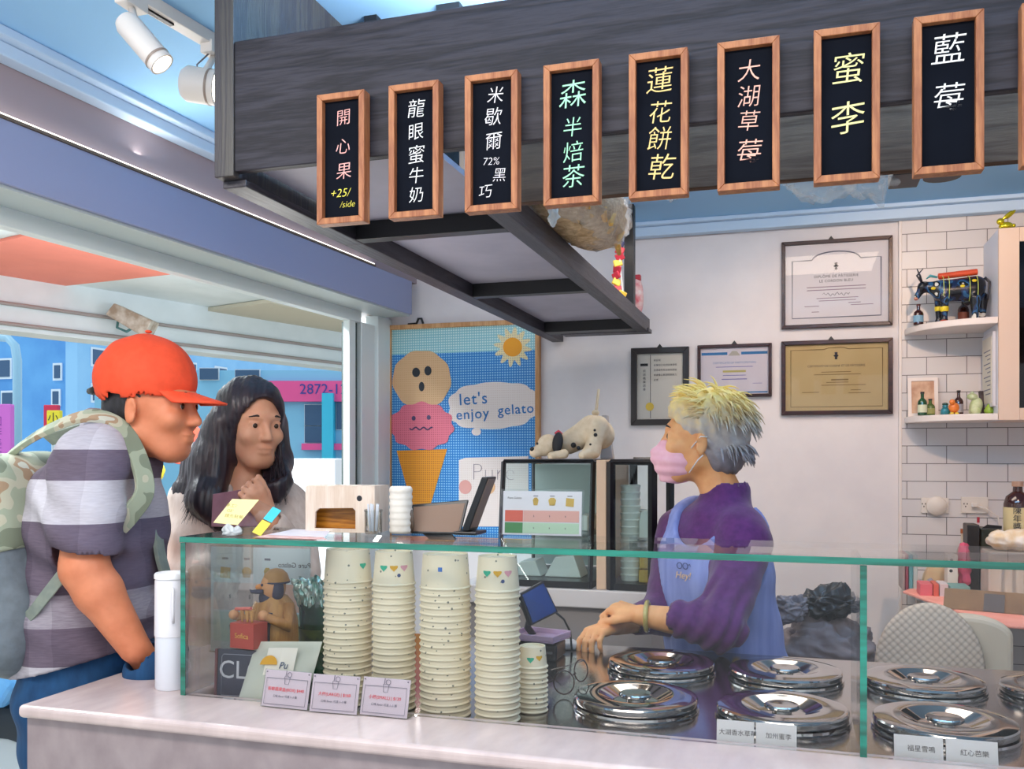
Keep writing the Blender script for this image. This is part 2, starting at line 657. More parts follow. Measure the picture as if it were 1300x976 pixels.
for y0, y1 in ((1.60, 2.058), (2.102, 2.918), (2.962, 3.848)):
    MB().mm(-1.043, y0, 2.03, -0.657, y1, 2.042).build('rack_panel', M_rackpan, rk)
for x0, x1, y0, y1 in ((-0.985, -0.952, 1.985, 2.02), (-0.80, -0.742, 1.985, 2.02), (-0.685, -0.645, 3.80, 3.845)):
    MB().mm(x0, y0, 2.043, x1, y1, 2.5).build('hanger_post', M_blk, rk, bevel=0.001)
br = thing('ceiling_bracket', 'short black bracket arm under the plank behind the second-last menu board', 'bracket', (0.21, 1.93, 1.985))
MB().mm(0.178, 1.884, 1.985, 0.232, 1.985, 2.06).build('arm', M_blk, br, bevel=0.002)
MB().cyl((0.27, 1.93, 1.985), (0.27, 1.93, 2.02), 0.034).build('round_foot', M_blk, br, smooth=40)

# ------------------------------------------------------------------ chalk menu boards
CH_W, CH_P, CH_Y, CH_G = 'f0f0f0', 'f3b9b0', 'f2e96a', '9ff0c0'


def chalk(c):
    return mat('chalk_' + c, c, 0.9, c2=c, bump=0.0)


boards = [
    (-0.808, [('開', 0.078, .030, 0), ('心', 0.024, .030, 0), ('果', -0.022, .032, 0)], 'f3b4ae', 'pink chalk writing of three characters and a yellow price', [('+25/', -0.062, .021, -.006), ('/side', -0.084, .016, .008)]),
    (-0.661, [('龍', 0.078, .034, 0), ('眼', 0.036, .031, 0), ('蜜', -0.006, .034, 0), ('牛', -0.044, .030, 0), ('奶', -0.079, .029, 0)], 'eef0f2', 'white chalk writing of five characters', []),
    (-0.513, [('米', 0.085, .030, .004), ('歇', 0.047, .032, 0), ('爾', 0.004, .032, 0), ('72%', -0.031, .018, -.004), ('黑', -0.057, .025, .012), ('巧', -0.084, .025, -.014)], 'ece9ee', 'white chalk writing with a percent sign in it', []),
    (-0.368, [('森', 0.070, .048, 0), ('半', 0.013, .034, 0), ('焙', -0.030, .036, 0), ('茶', -0.072, .040, 0)], 'a9eec4', 'green chalk writing of four characters', []),
    (-0.219, [('蓮', 0.076, .044, 0), ('花', 0.022, .038, 0), ('餅', -0.022, .040, 0), ('乾', -0.070, .044, .004)], 'f0cf8a', 'golden yellow chalk writing of four characters', []),
    (-0.073, [('大', 0.074, .036, 0), ('湖', 0.032, .036, 0), ('草', -0.008, .034, 0), ('莓', -0.058, .040, 0)], 'f2b7a6', 'salmon pink chalk writing of four characters', []),
    (0.077, [('蜜', 0.058, .050, 0), ('李', -0.020, .052, 0)], 'eee6a0', 'pale yellow chalk writing of two characters', []),
    (0.2235, [('藍', 0.070, .048, 0), ('莓', -0.004, .044, 0)], 'f4f4f4', 'white chalk writing of two characters', []),
    (0.372, [('莓', 0.05, .044, 0)], 'f4f4f4', None, []),
]
BW, BH, BF, BT = 0.098, 0.243, 0.0115, 0.025
for i, (cx, chars, colr, desc, extra) in enumerate(boards):
    lab = ('wood framed hanging chalkboard with ' + desc) if desc else 'wood framed hanging chalkboard cut off by the picture edge'
    t = thing('menu_board', lab, 'menu board', (cx, 1.53 + BT, 1.882), (0, 0, 0), 'chalk menu boards along the black fascia')
    cz = 2.0035
    y0, y1 = 1.53, 1.53 + BT
    b = MB()
    xo, xi, zo, zi = BW / 2, BW / 2 - BF, BH / 2, BH / 2 - BF
    for P4 in (((-xo, -zo), (xo, -zo), (xi, -zi), (-xi, -zi)), ((xo, -zo), (xo, zo), (xi, zi), (xi, -zi)),
               ((xo, zo), (-xo, zo), (-xi, zi), (xi, zi)), ((-xo, zo), (-xo, -zo), (-xi, -zi), (-xi, zi))):
        b.slab([(cx + x, y0, cz + z) for x, z in P4], (0, BT, 0))
    b.build('wood_frame', M_oak, t, bevel=0.0008, seg=1)
    MB().mm(cx - xi, y0 + 0.012, cz - zi, cx + xi, y0 + 0.018, cz + zi).build('slate', M_slate, t)
    random.seed(40 + i)
    for grp_, nm_, mt_ in ((chars, 'chalk_character', chalk(colr)), (extra, 'chalk_price', chalk('efe65e'))):
        for ch, dz, sz, dx in grp_:
            me = text_mesh(ch, sz * 1.06, thin=-0.0003, ex=0.0002, shear=0.12 if grp_ is chars else .25)
            me.transform(FRONT((cx + dx + random.uniform(-.001, .001), y0 + 0.0112, cz + dz - sz * 0.06)) @ Matrix.Rotation(R(random.uniform(-3, 6)), 4, 'Z'))
            link_mesh(nm_, me, mt_, t)

# ------------------------------------------------------------------ counter
ct = thing('service_counter', 'pale marble counter with a rounded front lip and steel inner worktop', 'counter', (-0.1, 1.9, 0))
b = MB()
b.slab([(-1.43, 1.40, 0.945), (1.5, 1.40, 0.945), (1.5, 1.585, 0.945), (-1.165, 1.585, 0.945), (-1.165, 2.0, 0.945), (-1.43, 2.0, 0.945)], (0, 0, 0.025))
b.build('marble_top', M_stone, ct, bevel=0.009, seg=4)
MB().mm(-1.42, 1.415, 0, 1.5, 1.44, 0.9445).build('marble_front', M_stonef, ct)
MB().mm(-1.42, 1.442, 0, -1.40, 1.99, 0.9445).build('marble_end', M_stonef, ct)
MB().mm(-1.16, 1.588, 0.90, 1.5, 2.38, 0.95).build('steel_worktop', M_steel, ct, bevel=0.004)
MB().mm(-1.14, 1.60, 0.0, 1.5, 2.30, 0.899).build('cabinet_body', mat('counter_body', '6d6a6c', 0.5), ct)

# ------------------------------------------------------------------ glass sneeze guard
gc = thing('glass_guard', 'low clear glass guard with green edges standing along the marble counter', 'glass guard', (-0.1, 1.68, 0.97))
GX0, GXM, GX1 = -1.175, 0.1035, 1.45
MB().mm(GX0, 1.556, 0.9705, GXM - 0.0055, 1.564, 1.2755).build('front_pane', M_glass, gc)
MB().mm(GXM + 0.0055, 1.556, 0.9705, GX1, 1.564, 1.2755).build('front_pane', M_glass, gc)
MB().mm(GX0, 1.565, 0.9705, GX0 + 0.009, 1.81, 1.2755).build('end_pane', M_glass, gc)
MB().mm(GXM - 0.005, 1.556, 0.9705, GXM + 0.005, 1.81, 1.2755).build('divider_pane', M_glass, gc)
MB().mm(GX0, 1.553, 1.276, GX1, 1.81, 1.288).build('top_pane', M_glass, gc)
b = MB().mm(GX0 - 0.001, 1.5515, 1.2765, GX1, 1.5528, 1.2875)
b.mm(GX0 - 0.0012, 1.5528, 1.2765, GX0 - 0.0002, 1.81, 1.2875)
b.build('edge', M_gedge, gc)
MB().mm(GXM - 0.0052, 1.5542, 0.9705, GXM + 0.0052, 1.5556, 1.2755).build('edge', M_gedge, gc)
MB().mm(GX0 - 0.001, 1.5542, 0.9705, GX0 + 0.010, 1.5556, 1.2755).build('edge', M_gedge, gc)


def _dirs(px):
    s = (px - W_ / 2) / FPX
    c, k = math.cos(YAW), math.sin(YAW)
    return s * c - k, s * k + c


def atY(px, py, y):
    return at(px, py, y / _dirs(px)[1])


def atX(px, py, x):
    return at(px, py, x / _dirs(px)[0])


def atZ(px, py, z):
    return at(px, py, (EYE.z - z) * FPX / (py - HOR))


def dotmat(name, c, cd, pitch=0.009, r=0.3, rough=0.4):
    """Bead-work: a grid of round dots of colour cd on c, in object x/z."""
    m = bpy.data.materials.new(name)
    m.use_nodes = True
    nt = m.node_tree
    N = nt.nodes.new
    L = nt.links.new
    b = nt.nodes['Principled BSDF']
    b.inputs['Roughness'].default_value = rough
    tc = N('ShaderNodeTexCoord')
    mp = N('ShaderNodeMapping')
    mp.inputs['Scale'].default_value = (1 / pitch, 0, 1 / pitch)
    L(tc.outputs['Object'], mp.inputs[0])
    fr = N('ShaderNodeVectorMath')
    fr.operation = 'FRACTION'
    L(mp.outputs[0], fr.inputs[0])
    sb = N('ShaderNodeVectorMath')
    sb.operation = 'SUBTRACT'
    sb.inputs[1].default_value = (0.5, 0, 0.5)
    L(fr.outputs[0], sb.inputs[0])
    ln = N('ShaderNodeVectorMath')
    ln.operation = 'LENGTH'
    L(sb.outputs[0], ln.inputs[0])
    rp = N('ShaderNodeValToRGB')
    rp.color_ramp.elements[0].position = r * 0.75
    rp.color_ramp.elements[0].color = lin(cd)
    rp.color_ramp.elements[1].position = r * 1.25
    rp.color_ramp.elements[1].color = lin(c)
    L(ln.outputs['Value'], rp.inputs[0])
    L(rp.outputs[0], b.inputs['Base Color'])
    return m


# ------------------------------------------------------------------ outside: arcade and street
M_arc = mat('arcade_white', 'e4eef2', 0.7, c2='d6e2e6', scale=2)
A_, B_ = Vector((-6.03, 5.73, 0)), Vector((-4.95, 9.52, 0))
dv = (B_ - A_).normalized()
nv_ = Vector((dv.y, -dv.x, 0))          # towards the shop
a0, a1 = A_ - dv * 9, B_ + dv * 9
b = MB()
b.slab([(a0.x, a0.y, 2.9), (a1.x, a1.y, 2.9), (-1.2, a1.y, 2.9), (-1.95, 4.4, 2.9), (-2.2, -1.5, 2.9), (-2.2, a0.y, 2.9)], (0, 0, 0.1))
struct(b, 'ceiling_arcade', M_arc)
b = MB()
q0, q1 = a0 - nv_ * 0.3, a1 - nv_ * 0.3
b.slab([(a0.x, a0.y, 2.45), (a1.x, a1.y, 2.45), (q1.x, q1.y, 2.45), (q0.x, q0.y, 2.45)], (0, 0, 0.5))
struct(b, 'beam_arcade', M_arc)
b = MB().slab([atZ(75, 290, 2.88), atZ(258, 344, 2.88), atZ(-40, 376, 2.88), atZ(-140, 345, 2.88), atZ(-60, 320, 2.88)], (0, 0, 0.018))
struct(b, 'ceiling_arcade_panel', mat('orange_ceiling_panel', 'f58f7c', 0.6, c2='ee8a78', scale=3))
b = MB().slab([atZ(196, 404, 2.86), atZ(343, 384, 2.86), atZ(446, 408, 2.86), atZ(452, 452, 2.86)], (0, 0, 0.035))
struct(b, 'ceiling_arcade_beige', mat('beige_soffit', 'c9c4b2', 0.7))
for k, (z, off) in enumerate(((2.50, 0.02), (2.66, 0.02))):
    p0, p1 = a0 + nv_ * off, a1 + nv_ * off
    single(MB().tube([(p0.x, p0.y, z), (p1.x, p1.y, z)], 0.016), 'conduit_pipe',
           ['lower grey conduit fixed along the arcade beam outside', 'upper grey conduit fixed along the arcade beam outside'][k], 'pipe',
           mat('conduit_grey', '9a9290', 0.5), smooth=True)
# rusty floodlight on the beam
fp = at(168, 406, 7.95)
t = thing('floodlight', 'rusty white floodlight hanging from the arcade beam above the orange cap', 'floodlight', fp)
Rf = Euler((R(0), R(28), YAW)).to_matrix().to_4x4()
Mf = Matrix.Translation(fp) @ Rf
b = MB()
b.slab([Mf @ Vector(p) for p in ((-0.19, -0.09, -0.06), (0.19, -0.09, -0.08), (0.19, -0.09, 0.08), (-0.17, -0.09, 0.06))], Mf.to_3x3() @ Vector((0, 0.18, 0)))
b.build('housing', mat('rusty_white', 'c9c3b8', 0.6, c2='9c8b78', scale=14), t, bevel=0.008)
MB().tube([fp + Vector((-0.14, 0, 0.05)), fp + Vector((-0.16, 0, -0.06)), fp + Vector((-0.06, 0.0, -0.10)), fp + Vector((0.02, 0, -0.06))], 0.012).build('bracket', mat('teal_bracket', '4e8286', 0.5), t, smooth=True)
MB().tube([fp + Vector((-0.15, 0.02, 0.03)), fp + Vector((-0.2, 0.12, 0.1)), fp + Vector((-0.30, 0.09, 0.08))], 0.015).build('arm', mat('conduit_grey', '9a9290', 0.5), t, smooth=True)

# far buildings
M_blueA = mat('blue_concrete', '5fa6e2', 0.8, c2='4f94d6', scale=0.5)
M_blueB = mat('pale_blue_facade', '8cc4ec', 0.8, c2='7db8e6', scale=0.4)
M_win = mat('dark_blue_pane', '2e567c', 0.25)
M_frm = mat('pale_window_frame', 'cfe4f2', 0.5)
bd = thing('apartment_building', 'blue concrete apartment block with few windows across the street', 'building', (-52, 55, 0))
MB().mm(-75, 48.7, 0, -45.6, 90, 22).build('wall', M_blueA, bd)
for px_, py_, w_, h_ in ((74, 472, .45, .85), (72, 505, .45, .85), (7, 468, .9, 1.1), (12, 510, 1.0, 1.2)):
    p = atY(px_, py_, 48.7)
    f = MB().box((p.x, 48.66, p.z), (w_ + .3, .1, h_ + .3)).build('window', M_frm, bd)
    MB().box((p.x, 48.59, p.z), (w_, .06, h_)).build('pane', M_win, f)
bd = thing('facade_block', 'pale blue block of flats with rows of windows behind the orange cap', 'building', (-45, 70, 0))
MB().mm(-45.55, 48.5, 0, -44.6, 92, 22).build('wall', M_blueB, bd)
for y in (50.5, 53.2, 56.5, 60, 64, 68.5, 73, 78):
    for z in (3.2, 5.6, 8.0):
        f = MB().box((-44.58, y, z), (.1, 1.7, 1.3)).build('window', M_frm, bd)
        MB().box((-44.51, y, z), (.06, 1.4, 1.0)).build('pane', M_win, f)
# street lamp
lp = at(22, 575, 15)
t = thing('street_lamp', 'pale street lamp with a curved arm in front of the blue apartment block', 'street lamp', (lp.x, lp.y, 0))
b = MB().tube([(lp.x, lp.y, 0), (lp.x, lp.y, 3.0), (lp.x - .05, lp.y, 3.25), (lp.x - .2, lp.y, 3.38), (lp.x - .6, lp.y, 3.42)], 0.07)
b.build('pole', mat('pale_pole', '9cd0ee', 0.4), t, smooth=True)
MB().sph((lp.x - .75, lp.y, 3.40), (.25, .1, .06)).build('lamp_head', mat('lamp_grey', 'b8c8d2', 0.4), t, smooth=True)


def board_sign(name, label, px0, px1, py0, py1, d, col, txt, tcol, size, vertical=True):
    p0, p1 = at(px0, py1, d), at(px1, py0, d)
    t = thing(name, label, 'sign', ((p0.x + p1.x) / 2, (p0.y + p1.y) / 2, 0), (0, 0, YAW))
    w2 = (px1 - px0) / FPX * d
    MT = MW[t.name]
    b = MB().box((0, 0, (p0.z + p1.z) / 2), (w2, 0.08, p1.z - p0.z))
    b.build('panel', col, t, local=True, bevel=0.01)
    if vertical:
        MB().cyl((0, 0.05, 0), (0, 0.05, p0.z), 0.03).build('post', M_frm, t, local=True)
    if txt:
        me = text_mesh(txt, size, ls=0.9)
        me.transform(FRONT((0, -0.042, (p0.z + p1.z) / 2)))
        link_mesh('lettering', me, tcol, t, local=True)
    return t


board_sign('banner_sign', 'tall mauve street sign at the edge beside the backpack', -20, 16, 513, 600, 9, mat('mauve_sign', 'd070d8', 0.5), '咖\n啡\n美\n食', mat('sign_purple', '8a3aa8', 0.5), 0.12)
board_sign('street_sign', 'small red street sign standing behind the yellow one', 57, 75, 514, 552, 12.3, mat('red_sign', 'd8305a', 0.5), None, None, 0.1)
board_sign('street_sign', 'small yellow street sign with dark characters', 61, 78, 521, 555, 12, mat('yellow_sign', 'f4ea3a', 0.5), '小\n吃', mat('sign_dark', '3a3a2a', 0.5), 0.15)
# shop across the street
M_cy = mat('cyan_paint', '35bfe6', 0.5)
M_pk = mat('pink_sign', 'e0559a', 0.5)
sf = thing('shop_front', 'shop front with a pink phone number sign across the street', 'shop front', at(350, 600, 14), (0, 0, YAW))


def sfbox(px0, px1, py0, py1, y0, y1):
    """box on the shop front, in its own frame (x along the facade from pixel 350)."""
    k = 14 / FPX
    zb = sf.location.z
    return ((px0 - 350) * k, y0, EYE.z - (py1 - HOR) * k - zb, (px1 - 350) * k, y1, EYE.z - (py0 - HOR) * k - zb)


MB().mm(*sfbox(120, 520, 470, 701, 0, 0.3)).build('wall', mat('shop_wall_blue', '7fc3e8', 0.6), sf, local=True)
MB().mm(*sfbox(335, 445, 484, 510, -.1, 0)).build('sign_panel', M_pk, sf, local=True)
me = text_mesh('2872-120', 0.22)
bx = sfbox(417, 417, 495, 495, 0, 0)
me.transform(FRONT((bx[0], -0.11, bx[2])))
link_mesh('lettering', me, mat('sign_navy', '2a3f9a', 0.5), sf, local=True)
for q in ((388, 411, 514, 540), (388, 411, 541, 562), (428, 441, 508, 545), (255, 278, 468, 482), (300, 330, 470, 484)):
    f = MB().mm(*sfbox(q[0] - 1, q[1] + 1, q[2] - 1, q[3] + 1, -.04, 0)).build('window', M_frm, sf, local=True)
    MB().mm(*sfbox(*q, -.06, -.04)).build('pane', M_win, f, local=True) if False else None
    MB().mm(*sfbox(*q, -.06, -.04)).build('window_pane', M_win, sf, local=True)
MB().mm(*sfbox(412, 426, 500, 625, -.2, 0)).build('column', M_cy, sf, local=True)
MB().mm(*sfbox(385, 441, 563, 571, -.12, 0)).build('awning_strip', M_pk, sf, local=True)
# white cabinet and bits on the street
p = at(402, 577, 6.0)
single(MB().box((p.x, p.y, 0.71), (0.32, 0.4, 1.44), (0, 0, YAW)), 'utility_cabinet', 'white metal utility cabinet standing on the street behind the woman in beige', 'cabinet',
       mat('cabinet_white', 'dfe3e6', 0.4), bevel=0.01)
p = at(352, 585, 5.0)
single(MB().tube([p + Vector((0.07 * math.cos(a), 0, 0.09 * math.sin(a))) for a in np.linspace(-1.9, 1.9, 20)] + [Vector((p.x - 0.03, p.y, 0.0))], 0.012),
       'yellow_hoop', 'yellow bent hoop post on the street beside the white utility cabinet', 'hoop', mat('yellow_paint', 'e8d23a', 0.4), smooth=True)
p = at(232, 562, 5.5)
t = thing('round_street_sign', 'round red sign on a post between the two customers on the street side', 'sign', (p.x, p.y, -.03), (0, 0, YAW))
MB().lathe([(0, -.02), (.125, -.02), (.13, -.012), (.13, .012), (.125, .02), (0, .02)], M=FRONT((0, 0, p.z + .03)), n=36).build('disc', mat('red_sign_disc', 'f0553e', 0.6), t, local=True, smooth=40)
MB().cyl((0, .035, 0), (0, .035, p.z + .05), .02).build('post', M_frm, t, local=True, smooth=40)
p = at(203, 585, 4.9)
single(MB().tube([p + Vector((0.02 * math.sin(i * 1.3), 0, 0.13 - i * .03)) for i in range(9)] + [(p.x, p.y, 0)], 0.014), 'yellow_ribbon_pole', 'thin yellow wavy pole on the street behind the backpack strap', 'pole', mat('yellow_paint', 'e8d23a', 0.4), smooth=True)
# parked scooter, mostly hidden beside the counter end
sp_ = at(8, 930, 3.6)
t = thing('parked_scooter', 'blue parked scooter half hidden behind the jeans at the counter end', 'scooter', (sp_.x, sp_.y, -.03))
c = Vector((sp_.x, sp_.y, 0.22))
xd = Vector((math.cos(YAW), math.sin(YAW), 0))
yd = Vector((-xd.y, xd.x, 0))
b = MB()
b.lathe([(0.13, -.04), (.2, -.05), (.245, -.03), (.25, 0), (.245, .03), (.2, .05), (.13, .04), (.13, -.04)], M=Matrix.Translation(c + Vector((0, 0, .0))) @ yd.to_track_quat('Z', 'Y').to_matrix().to_4x4(), n=28)
b.build('tyre', mat('tyre', '24303c', 0.7), t, smooth=40)
MB().cyl(c - yd * .03, c + yd * .03, .128).build('hub', mat('hub_grey', 'aebcc8', 0.3), t, bevel=.004)
b = MB()
b.slab([c + xd * x + Vector((0, 0, z)) - yd * .12 for x, z in ((-.25, .28), (.05, .26), (.1, .34), (.02, .62), (-.1, .72), (-.5, .7), (-.6, .45))], yd * .24)
b.build('body_shell', mat('scooter_blue', '3f86c8', 0.35, c2='62a4dc', scale=9), t, bevel=.03, seg=3)
b = MB()
b.slab([c + xd * x + Vector((0, 0, z)) - yd * .13 for x, z in ((-.1, .73), (-.5, .71), (-.5, .79), (-.12, .8))], yd * .26)
b.build('seat', mat('scooter_seat', '26384e', 0.5), t, bevel=.02, seg=3)

# ------------------------------------------------------------------ pictures on the back wall
YB = 4.199
M_mah = wood_mat('dark_mahogany', '2a1416', '40201f', scale=10, axis=0, rough=0.3, dist=3, bump=0.05)
M_ink = mat('grey_ink', '77788a', 0.8)
M_dink = mat('dark_ink', '3c3a44', 0.8)


def picture(name, label, cat, x0, x1, z0, z1, fw, fmat, depth=0.022, group=None):
    t = thing(name, label, cat, ((x0 + x1) / 2, YB, z0), group=group)
    y0 = YB - depth
    b = MB()
    for P4 in (((x0, z0), (x1, z0), (x1 - fw, z0 + fw), (x0 + fw, z0 + fw)), ((x1, z0), (x1, z1), (x1 - fw, z1 - fw), (x1 - fw, z0 + fw)),
               ((x1, z1), (x0, z1), (x0 + fw, z1 - fw), (x1 - fw, z1 - fw)), ((x0, z1), (x0, z0), (x0 + fw, z0 + fw), (x0 + fw, z1 - fw))):
        b.slab([(x, y0, z) for x, z in P4], (0, depth, 0))
    b.build('frame', fmat, t, bevel=0.002)
    return t


def sheet(t, name, x0, x1, z0, z1, y, m, th=0.002):
    return MB().mm(x0, y, z0, x1, y + th, z1).build(name, m, t)


def hook(t, x, z):
    b = MB()
    b.slab([(x - .014, YB - .004, z), (x + .014, YB - .004, z), (x, YB - .004, z + .018)], (0, .003, 0))
    b.build('hook', M_blk, t)


def rule_lines(t, name, specs, y, m):
    b = MB()
    for x0, x1, z, h in specs:
        b.mm(x0, y - .0006, z - h / 2, x1, y, z + h / 2)
    return b.build(name, m, t)


def glaze(t, x0, x1, z0, z1, fw):
    MB().mm(x0 + fw, YB - .016, z0 + fw, x1 - fw, YB - .014, z1 - fw).build('glazing', glass_mat('picture_pane', (0.98, 0.98, 0.98), 0.5), t)


random.seed(3)
# top diploma
x0, x1, z0, z1 = -0.058, 0.394, 2.003, 2.383
t = picture('framed_diploma', 'white diploma with a grey arched border in a dark frame, above the parchment one', 'framed diploma', x0, x1, z0, z1, .016, M_mah, group='framed certificates on the back wall')
sheet(t, 'paper', x0 + .012, x1 - .012, z0 + .012, z1 - .012, YB - .008, mat('diploma_paper', 'e9e4ea', 0.7))
yy = YB - .0082
cx = (x0 + x1) / 2
bpts = [(x0 + .045, z0 + .045), (x1 - .045, z0 + .045), (x1 - .045, z1 - .085), (cx + .10, z1 - .085)]
bpts += [(cx + .095 * math.cos(a), z1 - .083 + .032 * math.sin(a)) for a in np.linspace(.3, PI - .3, 12)]
bpts += [(cx - .10, z1 - .085), (x0 + .045, z1 - .085)]
MB().tube([(x, yy, z) for x, z in bpts], .0028, n=4, closed=True).build('border', M_ink, t)
text('lettering', 'DIPLÔME DE PÂTISSERIE', .0155, M_dink, FRONT((cx, yy, z1 - .158)), t, spacing=1.1)
text('lettering', 'LE CORDON BLEU', .0155, M_dink, FRONT((cx, yy, z1 - .178)), t, spacing=1.1)
MB().lathe([(0, -.016), (.006, -.014), (.004, -.006), (.011, 0), (.004, .006), (.007, .013), (0, .016)], (cx, yy, z1 - .115), n=12).build('crest', M_dink, t)
rule_lines(t, 'printed_lines', [(cx - .12, cx + .12, z1 - .203, .0035), (cx - .12, cx + .12, z1 - .216, .0035), (cx - .08, cx + .09, z1 - .252, .003), (cx - .07, cx + .08, z1 - .263, .003),
                                (cx - .13, cx - .07, z1 - .285, .003), (cx + .06, cx + .15, z1 - .285, .003), (cx + .05, cx + .10, z1 - .275, .003), (cx - .1, cx - .07, z1 - .31, .003)], yy, mat('rose_ink', 'a08a9a', 0.8))
MB().tube([(cx - .055 + i * .0055, yy, z1 - .236 + .006 * math.sin(i * 1.9) + .003 * math.sin(i * .7)) for i in range(21)], .001, n=4).build('signature', M_dink, t)
glaze(t, x0, x1, z0, z1, .014)
hook(t, cx - .02, z1)
# parchment diploma
x0, x1, z0, z1 = -0.059, 0.395, 1.626, 1.949
t = picture('framed_diploma', 'tan parchment diploma in a dark frame, below the white arched one', 'framed diploma', x0, x1, z0, z1, .018, M_mah, group='framed certificates on the back wall')
sheet(t, 'paper', x0 + .012, x1 - .012, z0 + .012, z1 - .012, YB - .008, mat('parchment', 'cdb684', 0.7, c2='c4ab78', scale=6))
cx = (x0 + x1) / 2
MB().tube([(x, yy, z) for x, z in ((x0 + .04, z0 + .035), (x1 - .04, z0 + .035), (x1 - .04, z1 - .04), (cx + .05, z1 - .04), (cx + .03, z1 - .033), (cx - .03, z1 - .033), (cx - .05, z1 - .04), (x0 + .04, z1 - .04))], .002, n=4, closed=True).build('border', mat('brown_ink', '8a744c', 0.8), t)
MB().lathe([(0, -.016), (.006, -.014), (.004, -.006), (.011, 0), (.004, .006), (.007, .013), (0, .016)], (cx, yy, z1 - .068), n=12).build('crest', M_dink, t)
text('lettering', 'CERTIFICAT DE CUISINE ET DE PÂTISSERIE', .0125, M_dink, FRONT((cx, yy, z1 - .112)), t)
rule_lines(t, 'printed_lines', [(cx - .06, cx + .06, z1 - .138, .003), (cx - .09, cx + .1, z1 - .149, .003), (cx - .02, cx + .05, z1 - .172, .006), (cx - .04, cx + .05, z1 - .183, .003),
                                (cx - .06, cx + .12, z1 - .195, .003), (cx + .06, cx + .1, z1 - .217, .003), (cx + .05, cx + .14, z1 - .23, .003), (cx - .14, cx - .07, z1 - .225, .003)], yy, mat('brown_ink', '8a744c', 0.8))
glaze(t, x0, x1, z0, z1, .014)
hook(t, cx - .02, z1)
# blue banded certificate
x0, x1, z0, z1 = -0.421, -0.099, 1.709, 1.945
t = picture('framed_certificate', 'small white certificate with blue bands in a dark frame', 'framed certificate', x0, x1, z0, z1, .014, M_mah, group='framed certificates on the back wall')
sheet(t, 'paper', x0 + .01, x1 - .01, z0 + .01, z1 - .01, YB - .008, mat('certificate_paper', 'dcd8e6', 0.7))
cx = (x0 + x1) / 2
rule_lines(t, 'blue_band', [(x0 + .018, cx - .03, z1 - .04, .012), (cx + .03, x1 - .018, z1 - .04, .012), (x0 + .018, x1 - .018, z0 + .022, .006)], yy, mat('band_blue', '2a78b8', 0.6))
b = MB()
b.slab([(cx - .026, yy - .001, z1 - .05), (cx + .026, yy - .001, z1 - .05), (cx + .01, yy - .001, z1 - .03), (cx - .01, yy - .001, z1 - .03)], (0, .001, 0))
b.build('emblem', mat('emblem_grey', 'b9b6ae', 0.6), t)
text('lettering', 'CERTIFICATE OF PARTICIPATION', .0125, mat('ink_blue', '5a86c2', 0.7), FRONT((cx, yy, z1 - .082)), t)
rule_lines(t, 'printed_lines', [(cx - .08, cx + .08, z1 - .1, .003), (cx - .05, cx + .05, z1 - .138, .003), (cx - .055, cx + .055, z1 - .155, .004), (cx + .08, cx + .12, z1 - .175, .002)], yy, mat('ink_violet', '7f7cc0', 0.7))
rule_lines(t, 'name_line', [(cx - .05, cx + .05, z1 - .12, .009)], yy, mat('ink_olive', 'c0b878', 0.7))
glaze(t, x0, x1, z0, z1, .012)
hook(t, cx, z1)
# licence with a gold seal
x0, x1, z0, z1 = -0.722, -0.459, 1.588, 1.942
t = picture('framed_licence', 'upright white licence with a gold seal in a thick black frame', 'framed licence', x0, x1, z0, z1, .027, mat('black_frame', '1d1517', 0.35), group='framed certificates on the back wall')
sheet(t, 'paper', x0 + .02, x1 - .02, z0 + .02, z1 - .02, YB - .008, mat('licence_paper', 'dfdcd4', 0.7))
rule_lines(t, 'column_line', [(x0 + .087, x0 + .0895, (z0 + z1) / 2, .29)], yy, M_dink)
rule_lines(t, 'black_bar', [(x0 + .042, x0 + .077, z1 - .077, .012)], yy, M_blk)
text('lettering', '烘\n焙\n職\n業\n證\n書', .0135, M_dink, FRONT((x0 + .06, yy, z1 - .148)), t, ls=1.25)
for k, ln in enumerate(('兹証明', '本單位已完成訓練課程', '並通過考核合格特發給', '本證書以資證明其能力', '此證')):
    text('lettering', ln, .0105, M_dink, FRONT((x0 + .103, yy, z1 - .058 - k * .0225)), t, align='LEFT')
MB().lathe([(0, -.002), (.019, -.002), (.019, 0), (0, .001)], M=FRONT((x0 + .085, yy - .001, z0 + .085)), n=20).build('gold_seal', mat('gold_foil', 'd8b62a', 0.35, 0.4), t)
glaze(t, x0, x1, z0, z1, .025)
hook(t, x0 + .13, z1)

# ------------------------------------------------------------------ gelato poster
x0, x1, z0, z1 = -1.945, -1.155, 1.03, 2.097
M_pine = wood_mat('pine_frame', 'c08a58', 'd9a877', scale=6, axis=2, rough=0.5, dist=3, bump=0.05)
t = picture('bead_art_poster', 'large blue bead art poster of a gelato cone in a pine frame', 'poster', x0, x1, z0, z1, .022, M_pine, depth=.03)
py = YB - .012
sheet(t, 'backing', x0 + .018, x1 - .018, z0 + .018, z1 - .018, py, dotmat('beads_blue', '1a7fd0', '8fd0f4', .0125, .28))


def art(name, pix, m, lift, shift=(0, 0)):
    """One flat bead shape, from its outline on the wall plane."""
    b = MB()
    pts = [atY(x, y, 4.2) for x, y in pix]
    b.slab([(p.x + shift[0], py - lift, p.z + shift[1]) for p in pts], (0, .0008, 0))
    return b.build(name, m, t)


def ring(cx, cy, rx, ry, n=40, a0=0, a1=2 * PI, wob=0, k=8):
    return [(cx + rx * (1 + wob * math.sin(k * a)) * math.cos(a), cy + ry * (1 + wob * math.sin(k * a)) * math.sin(a)) for a in np.linspace(a0, a1, n, endpoint=abs(a1 - a0) < 6.2)]


